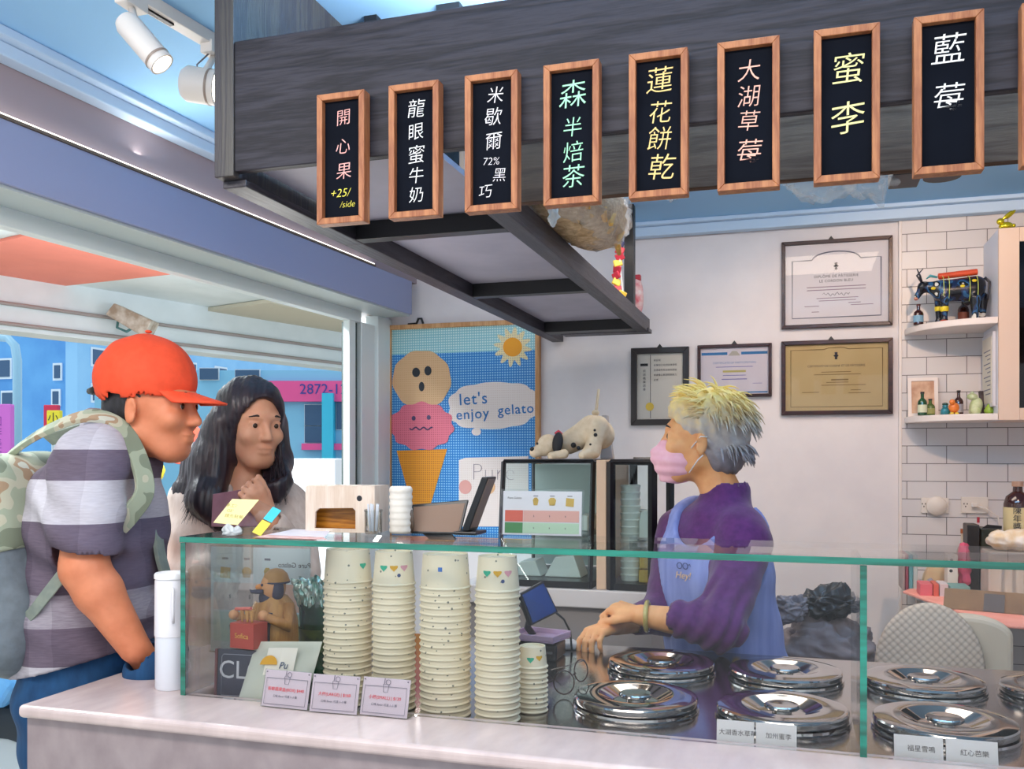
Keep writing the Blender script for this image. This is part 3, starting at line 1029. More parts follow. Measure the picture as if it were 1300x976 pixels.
sheet(t, 'pale_sky_beads', x0 + .022, x1 - .022, 1.952, z1 - .022, py - .001, dotmat('beads_cyan', '8ecbd6', 'd8f2f2', .0125, .3), .001)
art('cone', [(505, 572), (569, 570), (548, 640), (541, 662), (531, 662), (524, 640)], dotmat('beads_orange', 'f0a01e', 'c9741a', .011, .3), .002)
art('cream_scoop', ring(537, 482, 37, 37, 48, wob=.02, k=9), dotmat('beads_cream', 'e2b98c', 'cfa070', .011, .25), .003)
art('pink_scoop', ring(537, 541, 40, 30, 56, wob=.05, k=11), dotmat('beads_pink', 'e8788e', 'c9556e', .011, .25), .004)
for nm, c_, r_ in (('eye', (530, 473), (5, 6)), ('eye', (545, 471), (4.5, 6)), ('mouth', (537, 491), (3.5, 6))):
    art(nm, ring(*c_, *r_, 16), mat('bead_black', '1c2430', 0.5), .005)
for c_ in ((527, 531), (546, 530)):
    art('small_eye', ring(*c_, 2.5, 3, 12), mat('bead_navy', '4a3a66', 0.5), .0056)
pm = [atY(522 + i * 1.6, 544 + 1.6 * math.sin(i * 1.0), 4.2) for i in range(19)]
MB().tube([(p.x, py - .005, p.z) for p in pm], .0035, n=6).build('wavy_mouth', mat('bead_navy', '4a3a66', 0.5), t)
M_cloud = dotmat('beads_white', 'efe3de', 'd9c4bd', .011, .2)
cl = []
for a in np.linspace(0, 2 * PI, 72, endpoint=False):
    w_ = 1 + .06 * abs(math.sin(a * 5)) - .03
    cl.append((627 + 56 * w_ * math.copysign(abs(math.cos(a)) ** .75, math.cos(a)), 515 + 29 * w_ * math.copysign(abs(math.sin(a)) ** .75, math.sin(a)) - (math.cos(a)) * 3))
art('speech_bubble', cl, M_cloud, .002)
art('bubble_tail', ring(606, 548, 6, 5, 14), M_cloud, .002)
art('sun_rays', ring(652, 441, 20, 21, 96, wob=.22, k=12), dotmat('beads_ray', 'f1e6b4', 'c8b8a0', .011, .3), .002)
art('sun', ring(652, 441, 12, 12, 30), mat('bead_sun', 'f2a21a', 0.5), .004)
M_lt = mat('bead_letter_blue', '1f6fb4', 0.5)
for s_, px_, py_, z_ in (("let's", 602, 507, .08), ('enjoy', 601, 526, .07), ('gelato', 656, 520, .066)):
    p = atY(px_, py_, 4.2)
    M = FRONT((p.x, py - .003, p.z)) @ Matrix.Rotation(R(3), 4, 'Z')
    text('lettering', s_, z_, M_lt, M, t, spacing=1.12, thin=.0006)
art('white_card', [(584, 584), (592, 581), (672, 579), (672, 668), (584, 668)], M_cloud, .002)
p = atY(620, 600, 4.2)
text('lettering', 'Pure', .12, mat('bead_grey', '8a7a84', 0.5), FRONT((p.x + .03, py - .003, p.z)), t, thin=-.004)
art('pink_blob', ring(592, 618, 8, 9, 16), mat('bead_rose', 'e2a49c', 0.5), .003)
art('peach_blob', ring(622, 618, 8, 9, 16), mat('bead_peach', 'e6b88a', 0.5), .003)
hp = atY(533, 407, 4.2)
MB().tube([(hp.x - .06, YB - .006, z1 + .004), (hp.x - .015, YB - .006, z1 + .006), (hp.x - .005, YB - .006, z1 + .03), (hp.x + .012, YB - .006, z1 + .03), (hp.x + .02, YB - .006, z1 + .004)], .006).build('hanger_clip', M_blk, t)

# ------------------------------------------------------------------ track and spotlights
M_lampw = mat('lamp_white', 'e3ddd8', 0.4)
tr0, tr1 = Vector((-1.43, 1.62, 2.485)), Vector((-1.385, 2.05, 2.485))
tk = thing('light_track', 'white ceiling track that carries the two spotlights', 'light track', (-1.4, 1.8, 2.485))
td = (tr1 - tr0).normalized()
MB().box((tr0 + tr1) / 2, (.036, (tr1 - tr0).length, .03), (0, 0, math.atan2(-td.x, td.y))).build('rail', M_lampw, tk, bevel=.002)
MB().box(tr0.lerp(tr1, .35) + Vector((0, 0, -.017)), (.012, .12, .006), (0, 0, math.atan2(-td.x, td.y))).build('slot', M_blk, tk)
for i, (top, a, bb, lab) in enumerate(((Vector((-1.415, 1.70, 2.47)), at(160, 28, 2.0), at(206, 82, 2.0), 'white cylinder spotlight pointing down, nearer to the street opening'),
                                       (Vector((-1.39, 1.97, 2.47)), at(236, 106, 2.22), at(276, 112, 2.22), 'white cylinder spotlight with a looped wire beside the black end plank'))):
    t = thing('spotlight', lab, 'spotlight', top, group='ceiling track spotlights')
    ax = (bb - a).normalized()
    L = (bb - a).length
    Mx = Matrix.Translation(a) @ ax.to_track_quat('Z', 'Y').to_matrix().to_4x4()
    r = .028 if i == 0 else .042
    MB().lathe([(0, -.008), (r * .8, -.006), (r, .006), (r, L), (r * .86, L), (r * .8, L - .015), (0, L - .015)], M=Mx).build('barrel', M_lampw, t, smooth=35)
    MB().lathe([(0, L - .0145), (r * .79, L - .0145), (r * .79, L - .010), (0, L - .008)], M=Mx).build('lamp_lens', mat('lit_lens', 'fff2d8', 0.4, emit=6.0), t, smooth=35)
    MB().lathe([(r + .0008, L - .02), (r + .0015, L - .018), (r + .0008, L - .014)], M=Mx).build('trim_ring', mat('lamp_ring', '9a8a80', 0.3), t)
    b = MB().box(top + Vector((0, 0, -.008)), (.034, .07, .03))
    b.build('adapter', M_lampw, t, bevel=.002)
    MB().tube([top + Vector((0, 0, -.02)), a + ax * (L * .35)], .008).build('arm', M_lampw, t, smooth=True)
    if i == 1:
        MB().tube([top + Vector((0, -.02, -.02)), top + Vector((-.03, -.03, -.05)), top + Vector((-.015, -.04, -.08)), a + ax * .03 + Vector((0, 0, r))], .002).build('wire', mat('wire_grey', '6f6a72', 0.5), t, smooth=True)
    lamp('spot_beam', 'SPOT', bb + ax * .01, bb + ax, 6, (1, .9, .74), spot_size=R(70), spot_blend=.5, shadow_soft_size=.03)

# ------------------------------------------------------------------ things lying on the hanging rack
M_film = film_mat('crumpled_film', 'f2f4f6', .26)
M_filmw = film_mat('thick_film', 'eef2f4', .62)


def blob(name, label, cat, c, r, m, amp=.02, s=30, seed=0, parent=None, flat=None, u=28, v=20, fold=0):
    b = MB().sph(c, r, u=u, v=v)
    b.bm.normal_update()
    for vv in b.bm.verts:
        n = smooth_noise(vv.co, s, seed)
        n2 = smooth_noise(vv.co, s * 2.4, seed + 5)
        n3 = abs(smooth_noise(vv.co, s * .8, seed + 9))
        if fold: n3 += fold * (abs(smooth_noise((vv.co.x, vv.co.y, vv.co.z * 2.2), s * 1.7, seed + 3)) * 1.6 - .4) + fold * .5 * abs(smooth_noise((vv.co.x * .6, vv.co.y, vv.co.z * 2.5), s * 3.4, seed + 13))
        vv.co += vv.normal * amp * (n + .6 * n2 - n3)
        if flat is not None and vv.co.z < flat:
            vv.co.z = flat + .02 * (vv.co.z - flat)
    o = b.build(name, m, parent, smooth=True)
    if parent is None: tag(o, label, cat)
    return o


sc_ = thing('wafer_bag', 'clear bag of tan wafer cones and paper lying on the rack', 'bag', (-.66, 2.3, 2.05))
c0, c1 = atX(715, 292, -.66), atX(765, 300, -.66)
b = MB().sph((-.565, 2.40, 2.125), (.115, .42, .085), u=40, v=26)
for vv in b.bm.verts:
    vv.co += Vector((1, 0, .3)) * .016 * smooth_noise((vv.co.x, vv.co.y, vv.co.z * 5), 26, 3) + vv.co.normalized() * .012 * smooth_noise(vv.co, 60, 1)
    vv.co.z = max(vv.co.z, 2.047 if vv.co.x < -.6 else 2.03)
b.build('wafers', mat('tan_wafer', 'd2b48c', 0.7, c2='a98a62', scale=45, stretch=(1, 1, 4), bump=.6, bscale=60), sc_, smooth=True)
for k in range(9):
    yk = 2.12 + k * .075
    MB().tube([(-.47 - .03 * abs(k - 4) * .3 + .01 * math.sin(k * 2.3), yk + .03 * math.sin(i_ * 1.7 + k), 2.06 + i_ * .026) for i_ in range(6)], [.006, .012, .009, .012, .008, .004]).build('paper_twist', mat('amber_paper', 'e6b45a', 0.6, c2='c98f3a', scale=30), sc_, smooth=True)
blob('film_wrap', None, None, (-.545, 2.37, 2.13), (.12, .44, .1), M_film, .02, 22, 2, sc_, flat=2.047)
b = MB().tube([atY(683, 282, 2.0), atY(690, 262, 2.0), atY(700, 288, 2.0)], .012)
blob('plastic_knot', None, None, atY(700, 268, 1.99) + Vector((.005, 0, 0)), (.012, .012, .038), M_filmw, .01, 60, 7, sc_)
blob('hanging_plastic_bag', 'clear plastic bag hanging beside the rear rack post', 'plastic bag', atY(794, 275, 3.72), (.022, .03, .085), M_filmw, .018, 34, 4)
t = thing('snack_bags', 'hanging strip of small red and yellow snack packets on the rack end', 'snack packets', (-.66, 3.62, 2.05))
random.seed(5)
for k in range(9):
    p = atY(785 + random.uniform(-4, 5), 310 + k * 8, 3.62)
    MB().box((p.x, p.y, p.z), (.035, .012, .03), (random.uniform(-.4, .4), random.uniform(-.5, .5), random.uniform(-.5, .5))).build(
        'packet', mat(*random.choice([('packet_red', 'b8283a', .4), ('packet_yellow', 'e8c040', .4), ('packet_navy', '2c2c52', .4)])), t, bevel=.004)
MB().tube([atY(785, 302, 3.62), atY(788, 345, 3.62), atY(792, 384, 3.62)], .004).build('strip', M_filmw, t)
p = atY(813, 380, 4.0)
t = thing('red_bag', 'red and white printed snack bag standing at the end of the rack', 'bag', (p.x, 3.97, 2.0))
b = MB().sph((p.x - .012, 3.975, 2.138), (.03, .03, .09))
b.build('pouch', mat('red_white_print', 'd8485a', 0.4, c2='f0e6e6', scale=22), t, smooth=True)
MB().mm(p.x - .03, 3.96, 2.211, p.x + .006, 3.99, 2.236).build('seal', mat('packet_red', 'b8283a', .4), t, bevel=.003)
for k, (px_, py_, r_, lab) in enumerate(((1040, 232, (.075, .06, .045), 'large clear plastic bag bulging under the plank between two menu boards'),
                                         (1102, 236, (.05, .05, .035), 'clear plastic bag beside the larger one below the strawberry and plum boards'),
                                         (852, 246, (.016, .02, .022), 'wisp of clear plastic below the plank beside the golden lettered board'))):
    blob('plastic_bag', lab, 'plastic bag', atY(px_, py_ - 4, 1.92), r_, M_film, .025, 30, 11 + k)

# ------------------------------------------------------------------ corner shelves, wall cabinet
M_shelf = mat('white_shelf', 'ece2de', 0.5)
M_cab = mat('cabinet_cream', 'e6cbb8', 0.5)
M_cabs = mat('cabinet_side_white', 'dfe2ee', 0.5)
cb_ = thing('wall_cabinet', 'cream wall cabinet with a dark glass door fixed to the tiled wall', 'wall cabinet', (1.1, 4.18, 1.585))
MB().mm(.742, 3.905, 1.585, .757, 4.184, 2.316).build('side_panel', M_cabs, cb_)
MB().mm(.758, 3.905, 1.585, 1.5, 4.184, 1.60).mm(.758, 3.905, 2.30, 1.5, 4.184, 2.316).mm(.758, 4.17, 1.601, 1.5, 4.184, 2.299).build('carcass', M_cab, cb_)
dr = MB().mm(.742, 3.885, 1.585, .812, 3.904, 2.316).mm(.8125, 3.885, 1.585, 1.5, 3.904, 1.63).mm(.8125, 3.885, 2.262, 1.5, 3.904, 2.316).build('door', M_cab, cb_, bevel=.001)
MB().mm(.8125, 3.892, 1.6305, 1.5, 3.896, 2.2615).build('glass', glass_mat('smoked_pane', (.35, .35, .38), .8), dr)
MB().mm(.758, 3.91, 1.94, 1.49, 4.168, 1.955).build('inner_shelf', M_cab, cb_)
for k, z in enumerate((1.955, 1.585)):
    b = MB()
    pts = [(.741, 4.184)] + [(.741 - .30 * math.cos(a), 4.184 - .295 * math.sin(a)) for a in np.linspace(0, PI / 2, 20)]
    b.prism(pts, .026, Matrix.Translation((0, 0, z)))
    single(b, 'corner_shelf', ['white quarter round corner shelf that carries the painted cow', 'white quarter round corner shelf that carries the bottles and frog'][k], 'shelf', M_shelf, bevel=.003)
SH1, SH2 = 1.981, 1.611


def bottle(name, label, x, y, z, h, r, col, lab_col=None, cap=None, group=None):
    t = thing(name, label, 'bottle', (x, y, z), group=group)
    MB().lathe([(0, 0), (r, .002), (r, h * .55), (r * .85, h * .64), (r * .36, h * .74), (r * .34, h * .93), (0, h * .93)], (x, y, z), n=20).build('body', col, t, smooth=40)
    MB().lathe([(0, h * .92), (r * .42, h * .92), (r * .42, h), (0, h)], (x, y, z), n=16).build('cap', cap or M_blk, t, smooth=40)
    if lab_col: MB().lathe([(r * 1.02, h * .14), (r * 1.02, h * .46)], (x, y, z), n=20).build('label', lab_col, t, smooth=True)
    return t


M_bg = mat('brown_glass', '3a1712', 0.12, spec=.8)
M_gg = mat('green_glass', '1f4a2a', 0.12, spec=.8)
p = atY(1166, 398, 4.06)
bottle('small_bottle', 'small brown bottle with a blue label at the open end of the cow shelf', p.x, 4.06, SH1, .085, .019, M_bg, mat('label_blue', '7fa9c4', .6), mat('maroon_cap', '5a1f24', .4))
p = atY(1223, 398, 4.12)
bottle('small_bottle', 'small dark brown bottle standing behind the painted cow', p.x, 4.12, SH1, .115, .021, M_bg, mat('label_rust', '7a4030', .6))
p = atY(1171, 515, 4.06)
bottle('green_bottle', 'small green bottle with a pale label on the lower corner shelf', p.x, 4.06, SH2, .098, .018, M_gg, mat('label_cream', 'd8dcc0', .6))
p = atY(1181, 515, 4.12)
bottle('green_bottle', 'short olive green bottle behind the pale labelled green bottle', p.x, 4.12, SH2, .072, .018, mat('olive_glass', '566a34', .15), mat('label_olive', 'a8a868', .6))
p = atY(1217, 515, 4.12)
bottle('small_bottle', 'dark brown bottle standing behind the frog and orange figurine', p.x, 4.12, SH2, .105, .018, M_bg, mat('label_grey', 'a8a8b4', .6))
# photo frame on the lower shelf, leaning on the tiles
p = atY(1172, 525, 4.15)
t = thing('photo_frame', 'white photo frame leaning on the tiles of the lower corner shelf', 'photo frame', (p.x, 4.15, SH2), (R(-8), 0, 0))
b = MB()
w2, h2, fw = .058, .165, .014
for P4 in (((-w2, 0), (w2, 0), (w2 - fw, fw), (-w2 + fw, fw)), ((w2, 0), (w2, h2), (w2 - fw, h2 - fw), (w2 - fw, fw)), ((w2, h2), (-w2, h2), (-w2 + fw, h2 - fw), (w2 - fw, h2 - fw)), ((-w2, h2), (-w2, 0), (-w2 + fw, fw), (-w2 + fw, h2 - fw))):
    b.slab([(x, -.006, z) for x, z in P4], (0, .012, 0))
b.build('frame', M_shelf, t, local=True)
MB().mm(-w2 + fw, -.001, fw, w2 - fw, .003, h2 - fw).build('print', mat('peach_print', 'e2bfa2', .6, c2='b98a6e', scale=18), t, local=True)
# little figurines
p = atY(1200, 520, 4.03)
t = thing('teal_figurine', 'small teal figurine with a dark cap beside the green bottle', 'figurine', (p.x, 4.03, SH2))
MB().lathe([(0, 0), (.018, .001), (.017, .02), (.012, .03), (0, .032)], (p.x, 4.03, SH2), n=16).build('body', mat('teal_glaze', '2a7a8a', .3), t, smooth=True)
MB().sph((p.x, 4.03, SH2 + .036), .011).build('head', mat('teal_glaze', '2a7a8a', .3), t, smooth=True)
MB().sph((p.x, 4.03, SH2 + .045), (.012, .012, .006)).build('cap', mat('dark_green', '24443a', .4), t, smooth=True)
p = atY(1211, 520, 4.02)
t = thing('orange_figurine', 'small round orange figurine with yellow feet beside the frog', 'figurine', (p.x, 4.02, SH2))
MB().sph((p.x, 4.02, SH2 + .03), (.02, .018, .022)).build('body', mat('orange_glaze', 'e07a30', .3), t, smooth=True)
MB().sph((p.x - .008, 4.005, SH2 + .052), .011).build('head', mat('orange_glaze', 'e07a30', .3), t, smooth=True)
for s in (-1, 1):
    MB().sph((p.x + s * .009, 4.01, SH2 + .006), (.008, .012, .006)).build('foot', mat('yellow_glaze', 'e2c040', .3), t, smooth=True)
p = atY(1239, 520, 4.02)
t = thing('frog_figurine', 'pale green sitting frog figurine on the lower corner shelf', 'figurine', (p.x, 4.02, SH2))
M_frog = mat('pale_frog_glaze', 'cfd6b4', .35, c2='aebf8a', scale=40)
b = MB().sph((p.x, 4.02, SH2 + .034), (.024, .026, .036), (0, R(12), 0))
b.build('body', M_frog, t, smooth=True)
MB().sph((p.x - .014, 4.012, SH2 + .072), (.02, .018, .014)).build('head', M_frog, t, smooth=True)
for s in (-1, 1):
    MB().sph((p.x - .016, 4.012 + s * .011, SH2 + .086), .006).build('eye', M_frog, t, smooth=True)
    MB().sph((p.x - .004, 4.02 + s * .022, SH2 + .016), (.02, .01, .016)).build('leg', M_frog, t, smooth=True)
p = atY(1256, 520, 4.0)
t = thing('green_pear_figurine', 'small round green pear beside the cabinet side', 'figurine', (p.x, 4.0, SH2))
MB().lathe([(0, 0), (.016, .004), (.02, .016), (.012, .032), (.006, .04), (0, .042)], (p.x, 4.0, SH2), n=18).build('fruit', mat('lime_glaze', '8aa83a', .35), t, smooth=True)
MB().tube([(p.x, 4.0, SH2 + .04), (p.x + .003, 4.0, SH2 + .05)], .0015).build('stalk', M_bg, t)
p = atY(1249, 508, 4.1)
single(MB().box((p.x, 4.1, SH2 + .05), (.03, .012, .1), (R(-10), 0, R(20))), 'dark_card', 'dark upright card leaning behind the frog figurine', 'card', mat('dark_card', '3c3438', .5, c2='5a5054', scale=30))
# price list fixed to the side of the cabinet
t = thing('list_frame', 'small white framed list hanging on the side of the wall cabinet', 'framed list', (.738, 4.02, 1.66))
MB().mm(.729, 3.93, 1.64, .741, 4.14, 1.93).build('frame', mat('pale_grey_frame', 'cfd0d8', .5), t, bevel=.002)
MB().mm(.7275, 3.945, 1.655, .729, 4.125, 1.915).build('sheet', mat('list_paper', 'ddd8cc', .7), t)
b = MB()
for k in range(11):
    b.mm(.7268, 3.965, 1.69 + k * .017, .7274, 4.06 + .04 * math.sin(k * 2.1), 1.694 + k * .017)
b.build('printed_lines', M_ink, t)
# golden rabbit balloon on the cabinet
p = at(1276, 286, 3.55)
t = thing('gold_rabbit', 'small shiny golden rabbit sitting on top of the wall cabinet', 'figurine', (.80, 3.93, 2.317))
M_gold = mat('gold_foil_shiny', 'e6cf2e', .18, .75)
q = Vector((.775, 3.93, 2.317))
MB().sph(q + Vector((0, 0, .016)), (.026, .017, .016)).build('body', M_gold, t, smooth=True)
MB().sph(q + Vector((-.02, -.004, .034)), (.014, .012, .013)).build('head', M_gold, t, smooth=True)
for s in (0, 1):
    MB().sph(q + Vector((.004 + s * .012, -.004 + s * .006, .056 + s * .004)), (.007, .005, .024), (0, R(48), 0)).build('ear', M_gold, t, smooth=True)
MB().sph(q + Vector((.026, 0, .016)), .008).build('tail', M_gold, t, smooth=True)

# sockets
M_sock = mat('socket_white', 'e4dcd4', .4)


def socket(label, px0, px1, py0, py1, holes):
    p0, p1 = atY(px0, py1, 4.184), atY(px1, py0, 4.184)
    t = thing('wall_socket', label, 'wall socket', ((p0.x + p1.x) / 2, 4.184, p0.z))
    MB().mm(p0.x, 4.174, p0.z, p1.x, 4.184, p1.z).build('plate', M_sock, t, bevel=.002)
    for hx, hy in holes:
        q = atY(hx, hy, 4.172)
        for dx, dz in ((-.006, .005), (.006, .005), (0, -.006)):
            MB().mm(q.x + dx - .0018, 4.1732, q.z + dz - .003, q.x + dx + .0018, 4.1742, q.z + dz + .003).build('slot', M_blk, t)


socket('short wall socket plate half covered by the round night light', 1169, 1204, 632, 651, [(1173, 641)])
socket('long wall socket plate with a white plug in it', 1220, 1254, 631, 651, [(1226, 641)])
p = atY(1189, 642, 4.17)
t = thing('round_night_light', 'round white plug-in light on the tiled wall', 'night light', (p.x, 4.17, p.z))
MB().lathe([(0, -.018), (.034, -.016), (.04, -.008), (.04, .0), (0, .0)], M=FRONT((p.x, 4.1735, p.z)) @ Matrix.Rotation(PI, 4, 'X'), n=32).build('cover', M_sock, t, smooth=True)
MB().mm(p.x - .01, 4.1736, p.z - .006, p.x + .01, 4.1739, p.z + .006).build('plug', M_sock, t)
p = atY(1237, 641, 4.165)
t = thing('white_plug', 'white plug with a short cable in the long socket plate', 'plug', p)
MB().box((p.x, 4.162, p.z), (.022, .02, .018)).build('plug_body', M_lampw, t, bevel=.003)
MB().tube([(p.x + .008, 4.158, p.z - .002), (p.x + .04, 4.155, p.z - .012), (p.x + .085, 4.15, p.z - .045), (p.x + .10, 4.15, p.z - .2)], .003).build('cable', M_lampw, t, smooth=True)

# ------------------------------------------------------------------ back corner table and its clutter
TZ = .93
M_pinkc = mat('salmon_cloth', 'f0a596', .8, c2='e89888', scale=12)
tb = thing('back_table', 'low table with a pale top against the tiled wall behind the chair', 'table', (1.1, 3.75, 0))
MB().mm(.46, 3.30, TZ - .03, 1.9, 4.18, TZ).build('tabletop', mat('table_top', 'd6c8c0', .5), tb, bevel=.003)
for x in (.50, 1.85):
    for y in (3.34, 4.14):
        MB().mm(x - .02, y - .02, 0, x + .02, y + .02, TZ - .031).build('leg', mat('table_leg', 'b9aba4', .5), tb)
b = MB()
P_ = [atZ(1146, 752, TZ + .004), atZ(1165, 745, TZ + .004), atZ(1290, 778, TZ + .004), atZ(1330, 800, TZ + .004), atZ(1280, 796, TZ + .004), atZ(1205, 774, TZ + .004)]
b.slab([(p.x, p.y, TZ + .0005) for p in P_], (0, 0, .010))
single(b, 'table_mat', 'salmon pink folded cloth lying on the back table under the brown carton', 'cloth', M_pinkc, bevel=.004)
# brown triangular carton
p = atZ(1250, 774, TZ + .012)
t = thing('brown_carton', 'brown triangular paper carton lying on the salmon cloth', 'carton', (p.x, p.y, TZ + .011), (0, 0, R(-16)))
b = MB()
b.slab([(-.12, -.035, 0), (-.12, .035, 0), (-.12, .0, .065)], (.24, 0, 0))
M_kraft = mat('kraft_brown', '7a5a36', .6, c2='6a4c2c', scale=12)
b.build('carton', M_kraft, t, local=True, bevel=.002)
MB().slab([(.0, -.0365, .002), (.06, -.0365, .002), (.06, -.008, .056), (.0, -.008, .056)], (0, -.0008, 0)).build('dark_label', mat('dark_label', '3f322c', .5), t, local=True)
MB().slab([(.1205, -.03, .004), (.1205, .03, .004), (.1205, 0, .058)], (.001, 0, 0)).build('end_flap', mat('dark_label', '3f322c', .5), t, local=True)


def tbox(name, label, cat, px0, px1, py0, y, dy, m, zb=TZ, bevel=.003, zh=None):
    a, c = atY(px0, py0, y), atY(px1, py0, y)
    top = a.z if zh is None else zb + zh
    return single(MB().mm(a.x, y, zb + .001, c.x, y + dy, top), name, label, cat, m, bevel=bevel)


tbox('red_box', 'low coral red box on the back table beside the chair back', 'box', 1168, 1184, 741, 3.62, .1, mat('coral_card', 'd8626a', .6))
tbox('orange_box', 'small orange red box between the coral box and white box', 'box', 1185, 1192, 741, 3.62, .1, mat('orange_card', 'cf5a44', .6))
tbox('white_box', 'small greyish white box beside the teal box on the back table', 'box', 1193, 1204, 741, 3.62, .1, mat('grey_card', 'd2c8cc', .6))
tbox('teal_box', 'flat teal box behind the brown carton', 'box', 1206, 1232, 744, 3.62, .1, mat('teal_card', '6f9c98', .6))
for k, (a_, c_, co, nm) in enumerate(((1146, 1149, 'a8928c', 'grey'), (1149.5, 1153.5, '8a3a48', 'maroon'), (1154, 1159, '5a9aa0', 'turquoise'), (1159.5, 1165, 'b8c4c0', 'pale grey'))):
    tbox('notebook', 'upright %s notebook in the row at the wall end of the back table' % nm, 'notebook', a_, c_, 729, 3.8, .15, mat('notebook_' + co, co, .6), zh=.14)
for k, (px_, py_, c1, nm) in enumerate(((1169, 737, 'c8c2cc', 'grey violet'), (1183, 736, 'a8a4b4', 'violet'))):
    blob('cloth_bundle', 'small %s cloth bundle behind the coral red box' % nm, 'cloth', atY(px_, py_ + 6, 3.86) + Vector((0, .0, -.02)), (.022, .04, .045), mat('bundle' + str(k), c1, .8), .012, 40, k)
p = atY(1191, 742, 3.90)
b = MB()
b.slab([(p.x + .055 * math.cos(a), 3.90, TZ + .001 + .10 * math.sin(a)) for a in np.linspace(0, PI, 18)], (0, .05, 0))
single(b, 'tape_roll', 'cream half round tape holder behind the white box', 'tape holder', mat('cream_plastic', 'e8d6a8', .5, c2='d89a70', scale=8), bevel=.003)
p = atY(1209, 735, 3.75)
t = thing('spotted_box', 'white box with black spots behind the teal box', 'box', (p.x, 3.78, TZ))
MB().mm(p.x - .018, 3.74, TZ + .001, p.x + .018, 3.82, TZ + .15).build('box', mat('off_white', 'e8e0d6', .6), t, bevel=.003)
for dx, dz in ((-.004, .13), (.006, .11), (-.006, .09)):
    MB().lathe([(0, -.001), (.006, -.001), (.006, 0), (0, 0)], M=FRONT((p.x + dx, 3.7395, TZ + dz)), n=14).build('spot', M_blk, t)
p = atY(1224, 735, 3.72)
blob('pink_pouch', 'pink cloth pouch standing behind the teal box', 'pouch', (p.x + .012, 3.80, TZ + .10), (.024, .036, .1), mat('hot_pink', 'd85a78', .7), .01, 40, 8, flat=TZ + .001)
p = atY(1238, 725, 3.82)
single(MB().mm(p.x - .03, 3.8, TZ + .001, p.x + .012, 3.9, 1.19), 'black_box', 'tall black box standing under the soy sauce bottle', 'box', mat('black_card', '1c1a1c', .4, c2='2c2622', scale=40), bevel=.004)
p = atY(1223, 692, 4.05)
bottle('spice_jar', 'small jar with a rust brown lid near the tiled wall', p.x, 4.05, TZ, .225, .026, mat('jar_glass', 'c8b8a4', .2), None, mat('rust_lid', '9a4a1e', .4))
p = atY(1242, 690, 4.02)
bottle('tall_tube', 'thin pink tube with a red cap beside the spice jar', p.x, 4.02, TZ, .275, .012, mat('tube_pink', 'e6c4c8', .3), None, mat('red_cap', 'b01f30', .4))
a, c = atY(1246, 671, 3.8), atY(1272, 671, 3.8)
t = thing('drinks_box', 'tall open dark green box beside the soy sauce bottle', 'box', ((a.x + c.x) / 2, 3.86, TZ))
MB().mm(a.x, 3.8, TZ + .001, c.x, 3.93, a.z).build('box', mat('dark_green_card', '20281f', .4, c2='34301f', scale=30), t, bevel=.003)
MB().slab([(a.x, 3.8, a.z + .001), (a.x + .02, 3.8, a.z + .016), (c.x, 3.8, a.z + .012), (c.x, 3.8, a.z + .001)], (0, .003, 0)).build('flap', M_blk, t)
p = atY(1292, 640, 3.86)
t = thing('soy_bottle', 'large dark soy bottle with a cream label and green band', 'bottle', (p.x, 3.86, TZ))
zt = atY(1292, 611, 3.86).z
h = zt - TZ
MB().lathe([(0, 0), (.048, .003), (.048, h * .80), (.04, h * .865), (.017, h * .91), (.016, h * .96), (0, h * .96)], (p.x, 3.86, TZ), n=28).build('body', M_bg, t, smooth=40)
MB().lathe([(0, h * .955), (.02, h * .955), (.02, h), (0, h)], (p.x, 3.86, TZ), n=20).build('cap', mat('tan_cap', 'b08a74', .5), t, smooth=40)
MB().lathe([(.0488, h * .50), (.0488, h * .77)], (p.x, 3.86, TZ), n=28).build('label', mat('label_yellow', 'dccb9a', .6), t, smooth=True)
MB().lathe([(.0488, h * .45), (.0488, h * .497)], (p.x, 3.86, TZ), n=28).build('green_band', mat('band_green', '7aa83a', .6), t, smooth=True)
me = text_mesh('陳\n年\n醬\n油', .03)
me.transform(FRONT((p.x - .012, 3.81, TZ + h * .635)))
link_mesh('lettering', me, M_dink, t)
a, c = atY(1253, 700, 3.5), atY(1318, 700, 3.5)
t = thing('storage_tub', 'clear plastic tub full of wrapped packs beside the tiled wall', 'tub', ((a.x + c.x) / 2, 3.55, TZ))
MB().mm(a.x, 3.47, TZ + .013, c.x, 3.62, 1.12).build('tub', film_mat('tub_plastic', 'e8e0da', .45), t, bevel=.008)
for k in range(5):
    x = a.x + .02 + k * .034
    MB().mm(x, 3.49, TZ + .02, x + .024, 3.60, 1.10).build('pack', mat('pack_cream', 'e2d2bc', .6, c2='cdb89c', scale=20), t, bevel=.004)
blob('bread_bag', 'clear bag of pastries on top of the plastic tub', 'bag', ((a.x + c.x) / 2 + .01, 3.545, 1.155), (.085, .06, .04), mat('pastry_bag', 'e2c69a', .35, c2='f2ece6', scale=24), .014, 34, 21, flat=1.122)

# ------------------------------------------------------------------ chairs and coats behind the worktop
M_cream = mat('cream_vinyl', 'dccdb8', .45, c2='d4c4ae', scale=8)


